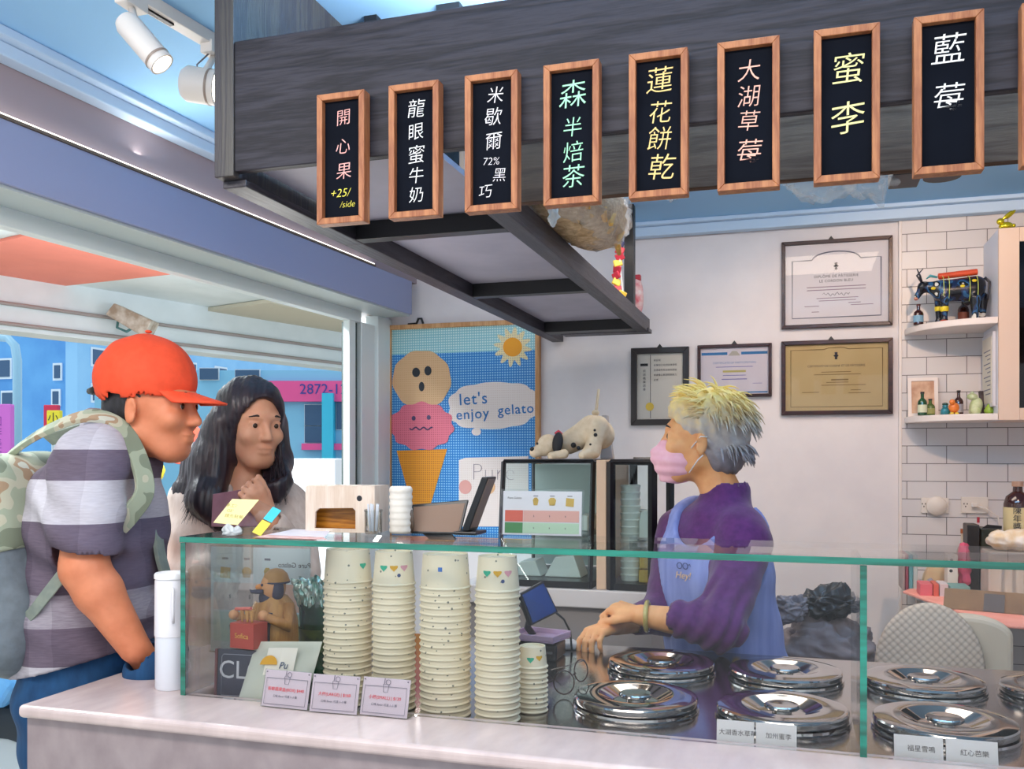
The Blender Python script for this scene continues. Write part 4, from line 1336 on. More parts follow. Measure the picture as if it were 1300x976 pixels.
def quilt_mat():
    m = bpy.data.materials.new('quilted_beige')
    m.use_nodes = True
    nt = m.node_tree
    b = nt.nodes['Principled BSDF']
    b.inputs['Roughness'].default_value = .8
    tc = nt.nodes.new('ShaderNodeTexCoord')
    mp = nt.nodes.new('ShaderNodeMapping')
    mp.inputs['Rotation'].default_value = (0, R(45), 0)
    mp.inputs['Scale'].default_value = (1, 0, 1)
    nt.links.new(tc.outputs['Object'], mp.inputs[0])
    v = nt.nodes.new('ShaderNodeTexVoronoi')
    v.inputs['Scale'].default_value = 62
    v.inputs['Randomness'].default_value = 0
    nt.links.new(mp.outputs[0], v.inputs['Vector'])
    rp = nt.nodes.new('ShaderNodeValToRGB')
    rp.color_ramp.elements[0].color = lin('ddcbb9')
    rp.color_ramp.elements[1].color = lin('a4917f')
    rp.color_ramp.elements[0].position = .25
    rp.color_ramp.elements[1].position = .75
    nt.links.new(v.outputs['Distance'], rp.inputs[0])
    nt.links.new(rp.outputs[0], b.inputs['Base Color'])
    bp = nt.nodes.new('ShaderNodeBump')
    bp.inputs['Strength'].default_value = .5
    bp.inputs['Distance'].default_value = .004
    bp.invert = True
    nt.links.new(v.outputs['Distance'], bp.inputs['Height'])
    nt.links.new(bp.outputs[0], b.inputs['Normal'])
    return m


def chair_parts(t, x, y, w, ztop, m, zseat=.45, arch=.0):
    b = MB()
    pts = [(x - w / 2, zseat + .06)] + [(x + w / 2 * math.cos(a), ztop - arch + arch * math.sin(a)) for a in np.linspace(PI, 0, 17)] + [(x + w / 2, zseat + .06)]
    b.slab([(q[0], y, q[1]) for q in pts], (0, .06, 0))
    b.build('backrest', m, t, bevel=.018, seg=3)
    MB().mm(x - w / 2, y + .065, zseat - .03, x + w / 2, y + .30, zseat + .05).build('seat', M_cream, t, bevel=.02, seg=3)
    for sx in (-1, 1):
        for yy_ in (y + .03, y + .27):
            MB().cyl((x + sx * (w / 2 - .03), yy_, 0), (x + sx * (w / 2 - .03), yy_, zseat - .031 if yy_ > y + .1 else zseat + .059), .014).build('leg', mat('chrome_leg', 'b0b0b0', .2, 1.0), t, smooth=40)


a, c = atY(1168, 790, 2.98), atY(1288, 790, 2.98)
t = thing('cream_chair', 'cream vinyl chair with a round quilted cushion on its back', 'chair', ((a.x + c.x) / 2, 3.1, 0))
chair_parts(t, (a.x + c.x) / 2, 2.98, c.x - a.x, atY(1230, 781, 2.98).z, M_cream, arch=.06)
a, c = atY(1110, 800, 2.94), atY(1252, 800, 2.94)
w_ = c.x - a.x
xc = (a.x + c.x) / 2
zt = atY(1180, 765, 2.94).z
b = MB()


def padf(u, v):
    ang = 2 * PI * u
    k = math.sin(v * PI)
    rr = math.cos((v - .5) * PI)
    return (xc + w_ / 2 * rr * math.cos(ang) * 1.0, 2.944 + (v - .5) * .07, zt - .2 + .2 * rr * math.sin(ang) if math.sin(ang) > 0 else zt - .2 + .16 * rr * math.sin(ang))


b.grid(padf, 48, 10, wrap=True)
pad = tag(b.build('quilted_cushion', quilt_mat(), t, smooth=True), 'round quilted beige cushion on the chair back')
# coats on a stool
a = atY(1045, 800, 3.1)
t = thing('coat_stool', 'stool that carries the heap of grey coats behind the worktop', 'stool', (a.x, 3.15, 0))
MB().lathe([(0, .58), (.2, .58), (.205, .60), (.2, .62), (0, .62)], (a.x, 3.15, 0)).build('seat', M_bg, t, smooth=40)
for k in range(4):
    q = k * PI / 2 + .6
    MB().cyl((a.x + .17 * math.cos(q), 3.15 + .17 * math.sin(q), 0), (a.x + .14 * math.cos(q), 3.15 + .14 * math.sin(q), .579), .014).build('leg', M_bg, t, smooth=40)


def heap(name, label, cat, c, r, m, amp, s, seed, flat=None):
    return blob(name, label, cat, c, r, m, amp, s, seed, flat=flat, u=96, v=64, fold=.9)


heap('grey_coat', 'crumpled grey coat heaped on the stool behind the worktop', 'coat', (a.x, 3.15, .775), (.18, .13, .17), mat('taupe_cloth', '7b7277', .9, c2='8a8085', scale=14), .035, 9, 2, flat=.622)
q = atY(1052, 772, 3.08)
heap('black_bag', 'crumpled black bag lying on top of the grey coat', 'bag', (q.x + .01, 3.12, q.z + .012), (.10, .075, .05), mat('black_nylon', '20232a', .4), .03, 13, 5)
q = atY(1018, 772, 3.06)
heap('scarf_bundle', 'bundled grey scarf beside the black bag on the coat', 'scarf', (q.x - .035, 3.04, q.z - .0), (.055, .05, .05), mat('grey_blue_cloth', '8f8e9a', .9, c2='66646e', scale=30), .02, 18, 6)

# ------------------------------------------------------------------ back counter and showcases
M_wl = mat('ledge_white', 'd9d3d2', .4)
bc = thing('back_counter', 'white edged back counter that carries the black framed showcases', 'counter', (-.7, 2.95, 0))
MB().mm(-1.02, 2.70, .99, -.40, 3.25, 1.045).build('countertop', M_wl, bc, bevel=.004)
MB().mm(-1.0, 2.73, 0, -.41, 3.23, .989).build('cabinet_body', mat('grey_laminate', '8f8886', .5), bc)
M_bkf = mat('black_showcase_frame', '15161a', .3)
M_sg = glass_mat('showcase_pane', (.9, .97, .97), .7)
M_wbox = mat('white_carton', 'e6e6e2', .6)


def showcase(label, x0, x1, y0, y1, z0, z1, tilt, fw=.012):
    t = thing('glass_showcase', label, 'showcase', ((x0 + x1) / 2, (y0 + y1) / 2, z0))
    C = {}
    for i, x in enumerate((x0, x1)):
        for z in (0, 1):
            C[i, 0, z] = Vector((x, y0 + (tilt if z else 0), (z0, z1)[z]))
            C[i, 1, z] = Vector((x, y1, (z0, z1)[z]))
    b = MB()
    for p, q, r in ((C[0, 0, 0], C[0, 0, 1], fw), (C[1, 0, 0], C[1, 0, 1], fw), (C[0, 1, 0], C[0, 1, 1], fw), (C[1, 1, 0], C[1, 1, 1], fw),
                    (C[0, 0, 1], C[1, 0, 1], fw * .6), (C[0, 1, 1], C[1, 1, 1], fw), (C[0, 0, 1], C[0, 1, 1], fw * .6), (C[1, 0, 1], C[1, 1, 1], fw * .6)):
        b.cyl(p, q, r * .7, n=4)
    b.build('frame', M_bkf, t)
    MB().mm(x0 - .005, y0 - .005, z0, x1 + .005, y1, z0 + .02).build('base', M_bkf, t)
    MB().mm(x0, y0 + tilt, z1, x1, y1, z1 + .008).build('top', M_bkf, t)
    MB().slab([C[0, 0, 0] + Vector((0, -.004, .02)), C[1, 0, 0] + Vector((0, -.004, .02)), C[1, 0, 1] + Vector((0, -.004, 0)), C[0, 0, 1] + Vector((0, -.004, 0))], (0, .003, 0)).build('front_pane', M_sg, t)
    return t


SZ = 1.0455
s1 = showcase('black framed glass showcase under the spotted toy dog', -.885, -.595, 2.72, 3.12, SZ, 1.43, .05)
MB().mm(-.875, 2.76, 1.20, -.605, 3.1, 1.206).build('glass_shelf', M_sg, s1)
MB().mm(-.875, 3.10, 1.07, -.605, 3.11, 1.42).build('back_panel', mat('pale_mint', 'c9dad6', .5), s1)
MB().mm(-.575, 2.72, SZ, -.545, 3.12, 1.436).build('wood_post', mat('beige_post', 'd8b89a', .5), s1, bevel=.002)
s2 = showcase('black framed glass case of white packaging beside the showcase post', -.53, -.405, 2.72, 3.12, SZ, 1.43, 0, .02)
random.seed(8)
for k, (x, z, w__, h_) in enumerate(((-.845, 1.207, .05, .06), (-.745, 1.207, .08, .09), (-.65, 1.207, .05, .05))):
    single(MB().box((x, 2.95, z + h_ / 2), (w__, .12, h_), (0, 0, random.uniform(-.3, .3))), 'white_carton', ['low white carton on the showcase shelf by the laptop edge', 'taller white carton in the middle of the showcase shelf', 'small white carton on the showcase shelf by the post'][k], 'carton', M_wbox, bevel=.003)
for k, (x, z, w__, h_) in enumerate(((-.82, SZ + .021, .1, .05), (-.70, SZ + .021, .12, .07))):
    b = MB()
    b.slab([(x - w__ / 2, 2.80, z), (x + w__ / 2, 2.80, z), (x + w__ * .3, 2.80, z + h_), (x - w__ * .2, 2.80, z + h_ * .9)], (0, .1, 0))
    single(b, 'folded_bag', ['white folded paper bag at the bottom of the showcase', 'larger white folded paper bag at the bottom of the showcase'][k], 'paper bag', M_wbox, bevel=.003)
for k in range(2):
    x = -.485 + k * .0
    t = thing('cup_stack', ['tall stack of white tubs inside the right hand packaging case', 'short stack of white tubs behind the tall one'][k] if False else ['tall stack of white paper tubs in the packaging case', 'short stack of white paper tubs at the back of the packaging case'][k], 'tub stack', (x, 2.80 + k * .14, SZ + .02))
    b = MB()
    pr = [(0, 0)]
    for j in range(14 - k * 4):
        z = j * .021
        pr += [(.028, z), (.030, z + .012), (.032, z + .017), (.028, z + .021)]
    pr.append((0, pr[-1][1]))
    b.lathe(pr, (x, 2.80 + k * .14, SZ + .021), n=24)
    b.build('tubs', M_wbox, t, smooth=30)
b = MB()
b.slab([(-.452, 2.76, 1.20), (-.412, 2.76, 1.20), (-.412, 2.76, 1.26), (-.425, 2.76, 1.285), (-.445, 2.76, 1.28), (-.452, 2.76, 1.25)], (0, .09, 0))
single(b, 'white_takeaway_box', 'white folded takeaway box in the packaging case', 'box', M_wbox, bevel=.003)
tbx = MB().mm(-.453, 2.735, 1.1945, -.410, 3.1, 1.199)
tbx.build('glass_shelf', M_sg, s2)
for k in range(2):
    b = MB().mm(-.452 + k * .002, 2.75, SZ + .021 + k * .042, -.415, 2.9, SZ + .06 + k * .042)
    single(b, 'wafer_pack', ['lower yellow wafer pack at the bottom of the packaging case', 'upper yellow wafer pack at the bottom of the packaging case'][k], 'wafer pack', mat('wafer_yellow', 'd8b04a', .5, c2='b98a30', scale=60, stretch=(1, 1, .2)), bevel=.004)

# ------------------------------------------------------------------ paper cup stacks inside the guard
def cup_mat():
    m = bpy.data.materials.new('dotted_paper_cup')
    m.use_nodes = True
    nt = m.node_tree
    b = nt.nodes['Principled BSDF']
    b.inputs['Roughness'].default_value = .5
    tc = nt.nodes.new('ShaderNodeTexCoord')
    v = nt.nodes.new('ShaderNodeTexVoronoi')
    v.inputs['Scale'].default_value = 62
    nt.links.new(tc.outputs['Object'], v.inputs['Vector'])
    rp = nt.nodes.new('ShaderNodeValToRGB')
    rp.color_ramp.interpolation = 'CONSTANT'
    rp.color_ramp.elements[0].color = lin('77786a')
    rp.color_ramp.elements[1].position = .13
    rp.color_ramp.elements[1].color = lin('efe4c8')
    nt.links.new(v.outputs['Distance'], rp.inputs[0])
    nt.links.new(rp.outputs[0], b.inputs['Base Color'])
    return m


M_cup = cup_mat()
M_cuprim = mat('cup_rim_cream', 'f1ecdc', .4)


def cup_proto_mesh(rr, rb, h):
    """Upside-down cup: rolled rim at the bottom (z 0), base at the top."""
    b = MB()
    t = .0011
    b.lathe([(rr - .0004, .0042), (rr - .0002, .0004), (rr + .0004, 0), (rr + .0012, .0008), (rr + .002, .0026), (rr + .0006, .0044), (rr - .0006, .0052),
             (rb, h), (rb - .002, h), (rb - .003, h - .004), (0, h - .004)], n=36)
    bmesh.ops.recalc_face_normals(b.bm, faces=b.bm.faces)
    me = bpy.data.meshes.new('paper_cup')
    b.bm.to_mesh(me)
    b.bm.free()
    me.materials.append(M_cup)
    me.polygons.foreach_set('use_smooth', [True] * len(me.polygons))
    me.set_sharp_from_angle(angle=R(45))
    return me


BIG = cup_proto_mesh(.0485, .0435, .066)
SMALL = cup_proto_mesh(.0420, .0365, .066)
TINY = cup_proto_mesh(.0290, .0250, .042)
CZ = .9505


def heart_patch(x, y, z, ang, rr, rb, h, u0, v0, s, m, parent, shape='heart'):
    """Small printed shape wrapped on the cup wall; u0 sideways metres, v0 height above the rim."""
    pts = []
    for a in np.linspace(0, 2 * PI, 26, endpoint=False):
        if shape == 'heart':
            px_ = 16 * math.sin(a) ** 3 / 17
            py_ = (13 * math.cos(a) - 5 * math.cos(2 * a) - 2 * math.cos(3 * a) - math.cos(4 * a)) / 17
            py_ = min(py_, .45)
        elif shape == 'ring':
            px_, py_ = math.cos(a), math.sin(a)
        else:
            px_, py_ = [(1, 1), (-1, 1), (-1, -1), (1, -1)][int(a / (2 * PI) * 4) % 4]
        pts.append((px_ * s, py_ * s))

    def w(u, v):
        r = rr + (rb - rr) * (v / h) + .0007
        th = ang + u / r
        return Vector((x + r * math.cos(th), y + r * math.sin(th), z + v))
    b = MB()
    c = b.bm.verts.new(w(u0, v0))
    vs = [b.bm.verts.new(w(u0 + p, v0 + q)) for p, q in pts]
    for i in range(len(vs)):
        if (vs[i].co - vs[(i + 1) % len(vs)].co).length > 1e-6:
            b.bm.faces.new((c, vs[i], vs[(i + 1) % len(vs)]))
    return b.build('printed_mark', m, parent)


HT = mat('heart_teal', '2fb08c', .5)
HG = mat('heart_gold', 'd8a51e', .5)
HP = mat('heart_pink', 'd89aa2', .5)
HN = mat('mark_navy', '3a4a78', .5)
stacks = [
    ('large', BIG, .0485, .0435, .066, -.868, 1.678, 21, .0122, 'leftmost tall stack of large dotted cups', 'large paper cups in the stack beside the planter'),
    ('small', SMALL, .0420, .0365, .066, -.762, 1.668, 21, .0122, 'narrow cup stack between the two large ones', 'small paper cups between the two large stacks'),
    ('large', BIG, .0485, .0435, .066, -.6475, 1.655, 21, .0122, 'large cup stack beside the price cards', 'large paper cups in the stack beside the price cards'),
    ('small', SMALL, .0420, .0365, .066, -.5395, 1.650, 21, .0122, 'narrow tall cup stack nearest the steel lids', 'small paper cups in the tall stack nearest the steel lids'),
    ('tiny', TINY, .0290, .0250, .042, -.492, 1.725, 10, .0095, 'short stack of tasting cups', 'tasting cups in the short stack'),
]
stack_words = ['in the stack beside the green planter', 'in the narrow stack between two wide stacks', 'in the wide stack nearest the price cards',
               'in the narrow stack nearest the lids', 'in the short stack']
for si, (kind, me, rr, rb, h, x, y, n, pitch, _, grp) in enumerate(stacks):
    random.seed(70 + si)
    for k in range(n):
        o = bpy.data.objects.new('paper_cup', me)
        COL.objects.link(o)
        o.location = (x + random.uniform(-.0002, .0002), y + random.uniform(-.0002, .0002), CZ + k * pitch)
        o.rotation_euler = (0, 0, random.uniform(0, 6.28))
        MW[o.name] = Matrix.LocRotScale(o.location, o.rotation_euler, None)
        pos = n - 1 - k
        size = {'large': 'large', 'small': 'small', 'tiny': 'tiny tasting'}[kind]
        if pos == 0:
            lab = 'upturned %s dotted paper cup, topmost %s' % (size, stack_words[si])
        else:
            lab = '%s paper cup, %s from the top %s' % (size, ORD[pos], stack_words[si])
        tag(o, lab, 'paper cup', grp)
        if pos == 0:
            ang = math.atan2(-y, -x)
            z = CZ + k * pitch
            if si in (1, 3):
                for u, m_ in ((-.021, HT), (0, HG), (.021, HP)):
                    heart_patch(x, y, z, ang, rr, rb, h, u, .037, .0085, m_, o)
                heart_patch(x, y, z, ang, rr, rb, h, .010, .022, .0035, HN, o, 'ring')
            elif si == 0:
                heart_patch(x, y, z, ang, rr, rb, h, .032, .036, .0085, HT, o)
            elif si == 2:
                heart_patch(x, y, z, ang, rr, rb, h, -.010, .040, .004, mat('mark_blue', '3f78c8', .5), o, 'square')
            else:
                heart_patch(x, y, z, ang, rr, rb, h, -.004, .020, .0075, HT, o)
                heart_patch(x, y, z, ang, rr, rb, h, .014, .023, .0075, HG, o)

# ------------------------------------------------------------------ steel tub lids
M_lid = M_mirror


def make_lid(x, y, label):
    t = thing('steel_lid', label, 'tub lid', (x, y, .9502), group='round steel lids on the gelato worktop')
    MB().lathe([(.105, .0), (.124, .0), (.125, .003), (.124, .0075), (.112, .0075), (.105, .0)], (x, y, .9503), n=64).build('tub_collar', M_mirror, t, smooth=30)
    MB().lathe([(0, .009), (.117, .009), (.1205, .0105), (.1215, .0135), (.1215, .0205), (.1195, .0235), (.113, .0250), (.076, .0270), (.073, .0262), (.046, .0125), (.040, .0115), (0, .0115)], (x, y, .9503), n=72).build('lid_disc', M_lid, t, smooth=30)
    MB().lathe([(.018, .0118), (.018, .016), (.031, .0195), (.033, .022), (.0325, .0255), (.030, .0275), (.012, .0268), (0, .0262)], (x, y, .9503), n=48).build('knob', M_lid, t, smooth=30)
    return t


lab_f = ['round steel lid in the front row, next to the spectacles', 'round steel lid in the front row behind the first pair of name cards', 'round steel lid in the front row just past the glass divider', 'round steel lid at the far right end of the front row']
lab_r = ['round steel lid in the rear row below the folded arms', 'round steel lid in the rear row, last one before the glass divider', 'round steel lid in the rear row before the quilted cushion', 'round steel lid cut by the picture edge in the rear row']
for i, x in enumerate((-.304, -.0245, .258)):
    make_lid(x, 1.815, lab_f[i])
for i, x in enumerate((-.298, -.022, .262, .53)):
    make_lid(x, 2.135, lab_r[i])

# ------------------------------------------------------------------ flavour name cards
M_card = mat('white_card', 'e9e7e6', .5)
M_txt = mat('print_grey', '4a4644', .7)
for k, (x, w__, tx, lab) in enumerate(((-.098, .062, '大湖香水草莓', 'white flavour name card with six characters before the second front lid'), (-.031, .066, '加州蜜李', 'white flavour name card with four characters beside the six character one'),
                                      (.190, .073, '福星雪鳴', 'white flavour name card before the third front lid'), (.268, .075, '紅心芭樂', 'white flavour name card at the edge of the picture beyond the glass divider'))):
    t = thing('name_card', lab, 'name card', (x, 1.60, .9502), (R(-12), 0, 0), group='flavour name cards behind the glass')
    MB().mm(-w__ / 2, 0, .0, w__ / 2, .0015, .047).build('card', M_card, t, local=True)
    MB().mm(-w__ / 2, .0016, 0, w__ / 2, .02, .0015).build('foot', M_card, t, local=True)
    me = text_mesh(tx, .0105, ex=.0001)
    me.transform(FRONT((.004, -.0002, .0265)))
    link_mesh('lettering', me, M_txt, t, local=True)

# ------------------------------------------------------------------ price card holders on the marble
M_acr = glass_mat('clear_acrylic', (.97, .98, .98), .7)
M_pink = mat('pink_price_paper', 'ecd8e4', .5)
M_red = mat('print_red', 'd8404a', .6)
M_line = mat('print_line', '6f6878', .6)
price = [((331, 896), (390, 902), '新鮮蔬果盒(BOX) $440', 'clear holder with a pink price card, at the glass corner end of the three'),
         ((392, 903), (453, 908), '大杯(LARGE) | $160', 'clear holder with a pink price card, middle one of the three'),
         ((456, 907), (517, 913), '小杯(SMALL) | $120', 'clear holder with a pink price card, beside the tall cup stacks')]
for k, (pl, pr, tx, lab) in enumerate(price):
    a, c = atZ(*pl, .9712), atZ(*pr, .9712)
    wv = (c - a).length
    ang = math.atan2((c - a).y, (c - a).x)
    t = thing('price_card_holder', lab, 'price card', (a + c) / 2, (0, 0, ang), group='pink price cards along the glass')
    LEAN = R(-15)
    hh = .070
    Mx = Matrix.Rotation(LEAN, 4, 'X')
    b = MB().mm(-wv / 2, -.0015, 0, wv / 2, 0, hh)
    bmesh.ops.transform(b.bm, matrix=Mx, verts=b.bm.verts)
    b.build('front_sheet', M_acr, t, local=True)
    b = MB().mm(-wv / 2, .0012, 0, wv / 2, .0027, hh)
    bmesh.ops.transform(b.bm, matrix=Mx, verts=b.bm.verts)
    b.slab([(-wv / 2, .0192, 0), (wv / 2, .0192, 0), (wv / 2, .0206, 0), (-wv / 2, .0206, 0)], (0, 0, hh * .95))
    b.slab([(-wv / 2, .003, 0), (wv / 2, .003, 0), (wv / 2, .0188, 0), (-wv / 2, .0188, 0)], (0, 0, .0012))
    b.build('back_leg', M_acr, t, local=True)
    b = MB().mm(-wv / 2 + .001, .0001, .001, wv / 2 - .001, .0010, hh - .001)
    bmesh.ops.transform(b.bm, matrix=Mx, verts=b.bm.verts)
    b.build('price_card', M_pink, t, local=True)
    ins, ins_t = .006, .016
    b = MB().tube([Mx @ Vector((x_, -.0018, z_)) for x_, z_ in ((-wv / 2 + ins, ins), (wv / 2 - ins, ins), (wv / 2 - ins, hh - ins_t), (-wv / 2 + ins, hh - ins_t))], .0005, n=4, closed=True)
    b.build('border', M_line, t, local=True)
    b = MB().tube([Mx @ Vector((x_, -.0018, z_)) for x_, z_ in ((-.006, hh - .012), (.006, hh - .012), (.004, hh - .026), (-.004, hh - .026))], .0005, n=4, closed=True)
    b.tube([Mx @ Vector((.004 + .0045 * math.cos(q), -.0018, hh - .008 + .0045 * math.sin(q))) for q in np.linspace(0, 2 * PI, 12, endpoint=False)], .0005, n=4, closed=True)
    b.tube([Mx @ Vector((-.004, -.0018, hh - .012)), Mx @ Vector((-.003, -.0018, hh - .001))], .0006, n=4)
    b.build('gelato_drawing', M_line, t, local=True)
    me = text_mesh(tx, .0078, ex=.0001)
    me.transform(Mx @ FRONT((0, -.0018, hh * .48)))
    link_mesh('price_lettering', me, M_red, t, local=True)
    me = text_mesh('口味 flavor 可選 1~3 種', .0052, ex=.0001)
    me.transform(Mx @ FRONT((0, -.0018, hh * .30)))
    link_mesh('small_lettering', me, M_line, t, local=True)
    b = MB()
    for sx in (-1, 1):
        b.sph(Mx @ Vector((sx * (wv / 2 - .005), -.002, hh - .005)), .0013, u=8, v=6)
    b.build('corner_pins', M_line, t, local=True)

# ------------------------------------------------------------------ cookie pouch, CLOSED sign, carved figure, planter, canister
t = thing('frosted_pouch', 'frosted snack pouch with an orange half moon and a white label behind the price cards', 'pouch', (-.990, 1.592, .951), (R(-30), R(-3), R(2)))


def pouch(u, v):
    x = (u - .5) * .150 + (v - .5) * .012
    z = v * .135
    bul = .022 * math.sin(PI * u) ** .7 * math.sin(PI * min(v * 1.1, 1)) ** .7
    return x, z, bul


b = MB()
b.grid(lambda u, v: (pouch(u, v)[0], -pouch(u, v)[2] - .0005, pouch(u, v)[1]), 18, 14)
b.grid(lambda u, v: (pouch(u, v)[0], pouch(u, v)[2] * .3 + .0005, pouch(u, v)[1]), 18, 14)
b.build('film', film_mat('frosted_film', 'dfe6da', .72, .3), t, local=True, smooth=True)
b = MB()
for k in range(14):
    random.seed(k)
    b.sph((random.uniform(-.06, .06), -.002, random.uniform(.012, .05)), (.014, .006, .012), u=10, v=8)
b.build('cookies', mat('cookie_yellow', 'd8cf9a', .6), t, local=True, smooth=True)
b = MB()
b.grid(lambda u, v: (-.03 + u * .066 + .006, -.0245 + .004 * abs(u - .5), .058 + v * .056), 6, 5)
b.build('label', mat('label_ivory', 'eeeade', .5), t, local=True)
b = MB().prism([(.019 * math.cos(q), .019 * math.sin(q)) for q in np.linspace(0, PI, 20)], .0006, FRONT((-.014, -.0262, .078)))
b.build('orange_half_moon', mat('moon_orange', 'e0a31e', .5), t, local=True)
me = text_mesh('Pu', .02, ex=.0002, shear=.15)
me.transform(FRONT((.020, -.0262, .076)))
link_mesh('lettering', me, mat('print_blue_grey', '4a5a78', .6), t, local=True)
me = text_mesh('︶', .02, ex=.0002)

bx = .100
t = thing('closed_sign', 'dark navy CLOSED sign standing in the corner of the glass guard', 'sign', (-1.046, 1.640, .9505), (R(-3), 0, R(5)))
MB().mm(-bx, 0, 0, bx, .012, .098).build('board', mat('sign_navy_board', '363c50', .45), t, local=True, bevel=.001)
MB().mm(-bx - .006, -.001, 0, -bx - .0005, .013, .098).build('edge_strip', mat('sign_maroon', '6a3a44', .45), t, local=True)
MB().tube([(x_, -.0008, z_) for x_, z_ in ((-bx + .01, .004), (bx - .008, .004), (bx - .008, .088), (-bx + .014, .088), (-bx + .01, .083))], .0007, n=4, closed=True).build('border', mat('sign_line', '9aa0b0', .5), t, local=True)
me = text_mesh('CLOSED', .052, ex=.0003)
me.transform(FRONT((0, -.0006, .055)))
link_mesh('lettering', me, mat('sign_white', 'c9ccd4', .5), t, local=True)
me = text_mesh('PLEASE COME AGAIN', .0085, ex=.0002)
me.transform(FRONT((0, -.0006, .026)))
link_mesh('small_lettering', me, mat('sign_white', 'c9ccd4', .5), t, local=True)

# carved figure with a red box of cones
fx, fy = -1.076, 1.745
M_fw = wood_mat('carved_figure_wood', 'a9763e', 'c0904f', scale=10, axis=2, rough=.45, dist=3, bump=.08, stretch=6)
M_navy = mat('figure_navy', '2c2c48', .5)
t = thing('carved_vendor_figure', 'carved wooden bearded vendor figure with a tan cap behind the CLOSED sign', 'figurine', (fx, fy, .951))
Z0 = .951
MB().lathe([(0, 0), (.040, 0), (.046, .03), (.049, .08), (.047, .14), (.038, .178), (.024, .196), (0, .20)], (fx, fy, Z0), n=36).build('torso', M_fw, t, smooth=40)
hz = Z0 + .215
MB().sph((fx - .004, fy - .004, hz), (.027, .028, .033)).build('head', mat('figure_skin', 'd29a68', .5), t, smooth=True)
MB().lathe([(0, .030), (.014, .027), (.024, .018), (.029, .004), (.030, 0), (.0, .0)], (fx, fy, hz + .010), n=28).build('cap', mat('figure_cap_tan', 'b88a4e', .5, c2='a87c44', scale=30), t, smooth=40)
MB().lathe([(.0295, 0), (.031, .002), (.0295, .004)], (fx, fy, hz + .008), n=28).build('cap_band', M_navy, t, smooth=True)
b = MB().sph((fx - .012, fy - .006, hz - .024), (.022, .024, .026))
b.sph((fx + .012, fy - .014, hz - .006), (.014, .014, .026))
b.build('beard', M_navy, t, smooth=True)
MB().tube([(fx - .012, fy - .032, hz - .008), (fx - .028, fy - .032, hz - .008), (fx - .040, fy - .030, hz - .009), (fx - .047, fy - .028, hz - .005)], [.005, .005, .004, .001]).build('moustache', M_navy, t, smooth=True)
MB().sph((fx - .027, fy - .022, hz + .0), (.009, .008, .007)).build('nose', mat('figure_nose', 'd88a3c', .5), t, smooth=True)
MB().sph((fx - .016, fy - .029, hz + .006), .003).build('eye', M_navy, t, smooth=True)
MB().tube([(fx + .012, fy - .040, Z0 + .165), (fx + .010, fy - .047, Z0 + .13), (fx + .010, fy - .048, Z0 + .10)], .0045).build('strap', M_navy, t, smooth=True)
for s, el, hd in ((-1, (fx - .052, fy - .02, Z0 + .140), (fx - .066, fy - .058, Z0 + .160)), (1, (fx + .048, fy - .034, Z0 + .138), (fx + .010, fy - .066, Z0 + .163))):
    MB().tube([(fx + s * .034, fy - .006, Z0 + .175), el, hd], [.015, .014, .009], n=12).build('arm', M_fw, t, smooth=True)
    MB().sph(hd, (.011, .011, .011)).build('hand', mat('figure_skin', 'd29a68', .5), t, smooth=True)
rb = thing('red_gift_box', 'small red box with gold lettering held before the carved figure', 'box', (fx - .012, fy - .085, Z0 + .152), (0, 0, R(-8)))
rbx = MB().mm(-.031, -.022, -.052, .031, .022, 0)
rbx.build('box', mat('matte_red', 'b0453f', .5), rb, local=True, bevel=.001)
me = text_mesh('Sofica', .0155, ex=.0002)
me.transform(FRONT((0, -.0225, -.026)))
link_mesh('lettering', me, mat('gold_print', 'd8a852', .4), rb, local=True)
for k, (x_, r_) in enumerate(((-.014, .005), (.0, .006), (.012, .006))):
    MB().lathe([(0, 0), (r_ * .4, 0), (r_, .024), (0, .026)], (x_, -.004, .0005), n=14).build('cone', M_fw, rb, local=True, smooth=40)
MB().cyl((-.03, -.006, .026), (.012, -.006, .03), .0035, n=10).build('red_stick', mat('matte_red_light', 'd0685a', .5), rb, local=True)
# the red box rests on a post that joins the figure's base
MB().mm(fx - .03, fy - .078, .951, fx + .006, fy - .062, Z0 + .0995).build('plinth', M_fw, t)

# planter with crinkled foil
p = atY(406, 820, 1.86)
t = thing('foil_planter', 'dark green glass planter with a crinkled teal foil rim behind the cups', 'planter', (p.x, 1.86, .951))
x, y = p.x, 1.86
MB().lathe([(0, 0), (.038, 0), (.042, .04), (.048, .185), (.0465, .185), (.0405, .04), (.037, .004), (0, .004)], (x, y, .951), n=36).build('pot', mat('deep_green_glass', '123a2c', .12, c2='1f5a3c', scale=18, spec=.8), t, smooth=40)
b = MB()
b.grid(lambda u, v: (x + (.0492 + .006 * v + .006 * math.sin(u * 2 * PI * 17 + v * 9) * (.3 + v) + .004 * math.sin(u * 2 * PI * 31)) * math.cos(2 * PI * u),
                     y + (.0492 + .006 * v + .006 * math.sin(u * 2 * PI * 17 + v * 9) * (.3 + v) + .004 * math.sin(u * 2 * PI * 31)) * math.sin(2 * PI * u),
                     .951 + .165 + .05 * v + .006 * math.sin(u * 2 * PI * 9)), 120, 10, wrap=True)
b.build('foil_rim', mat('teal_foil', '7fc4b8', .2, .55, c2='e6f4ee', scale=70), t, smooth=True)
b = MB()
random.seed(4)
for k in range(60):
    a_, r_ = random.uniform(0, 6.28), random.uniform(0, .038)
    q = Vector((x + r_ * math.cos(a_), y + r_ * math.sin(a_), .951 + random.uniform(.14, .19)))
    d = Vector((random.uniform(-1, 1), random.uniform(-1, 1), random.uniform(0, 1))).normalized() * .016
    s_ = d.orthogonal().normalized() * .006
    b.poly([q - d, q + s_, q + d, q - s_])
b.build('leaves', mat('leaf_green', '3c7a2e', .5, c2='5a9440', scale=40), t)
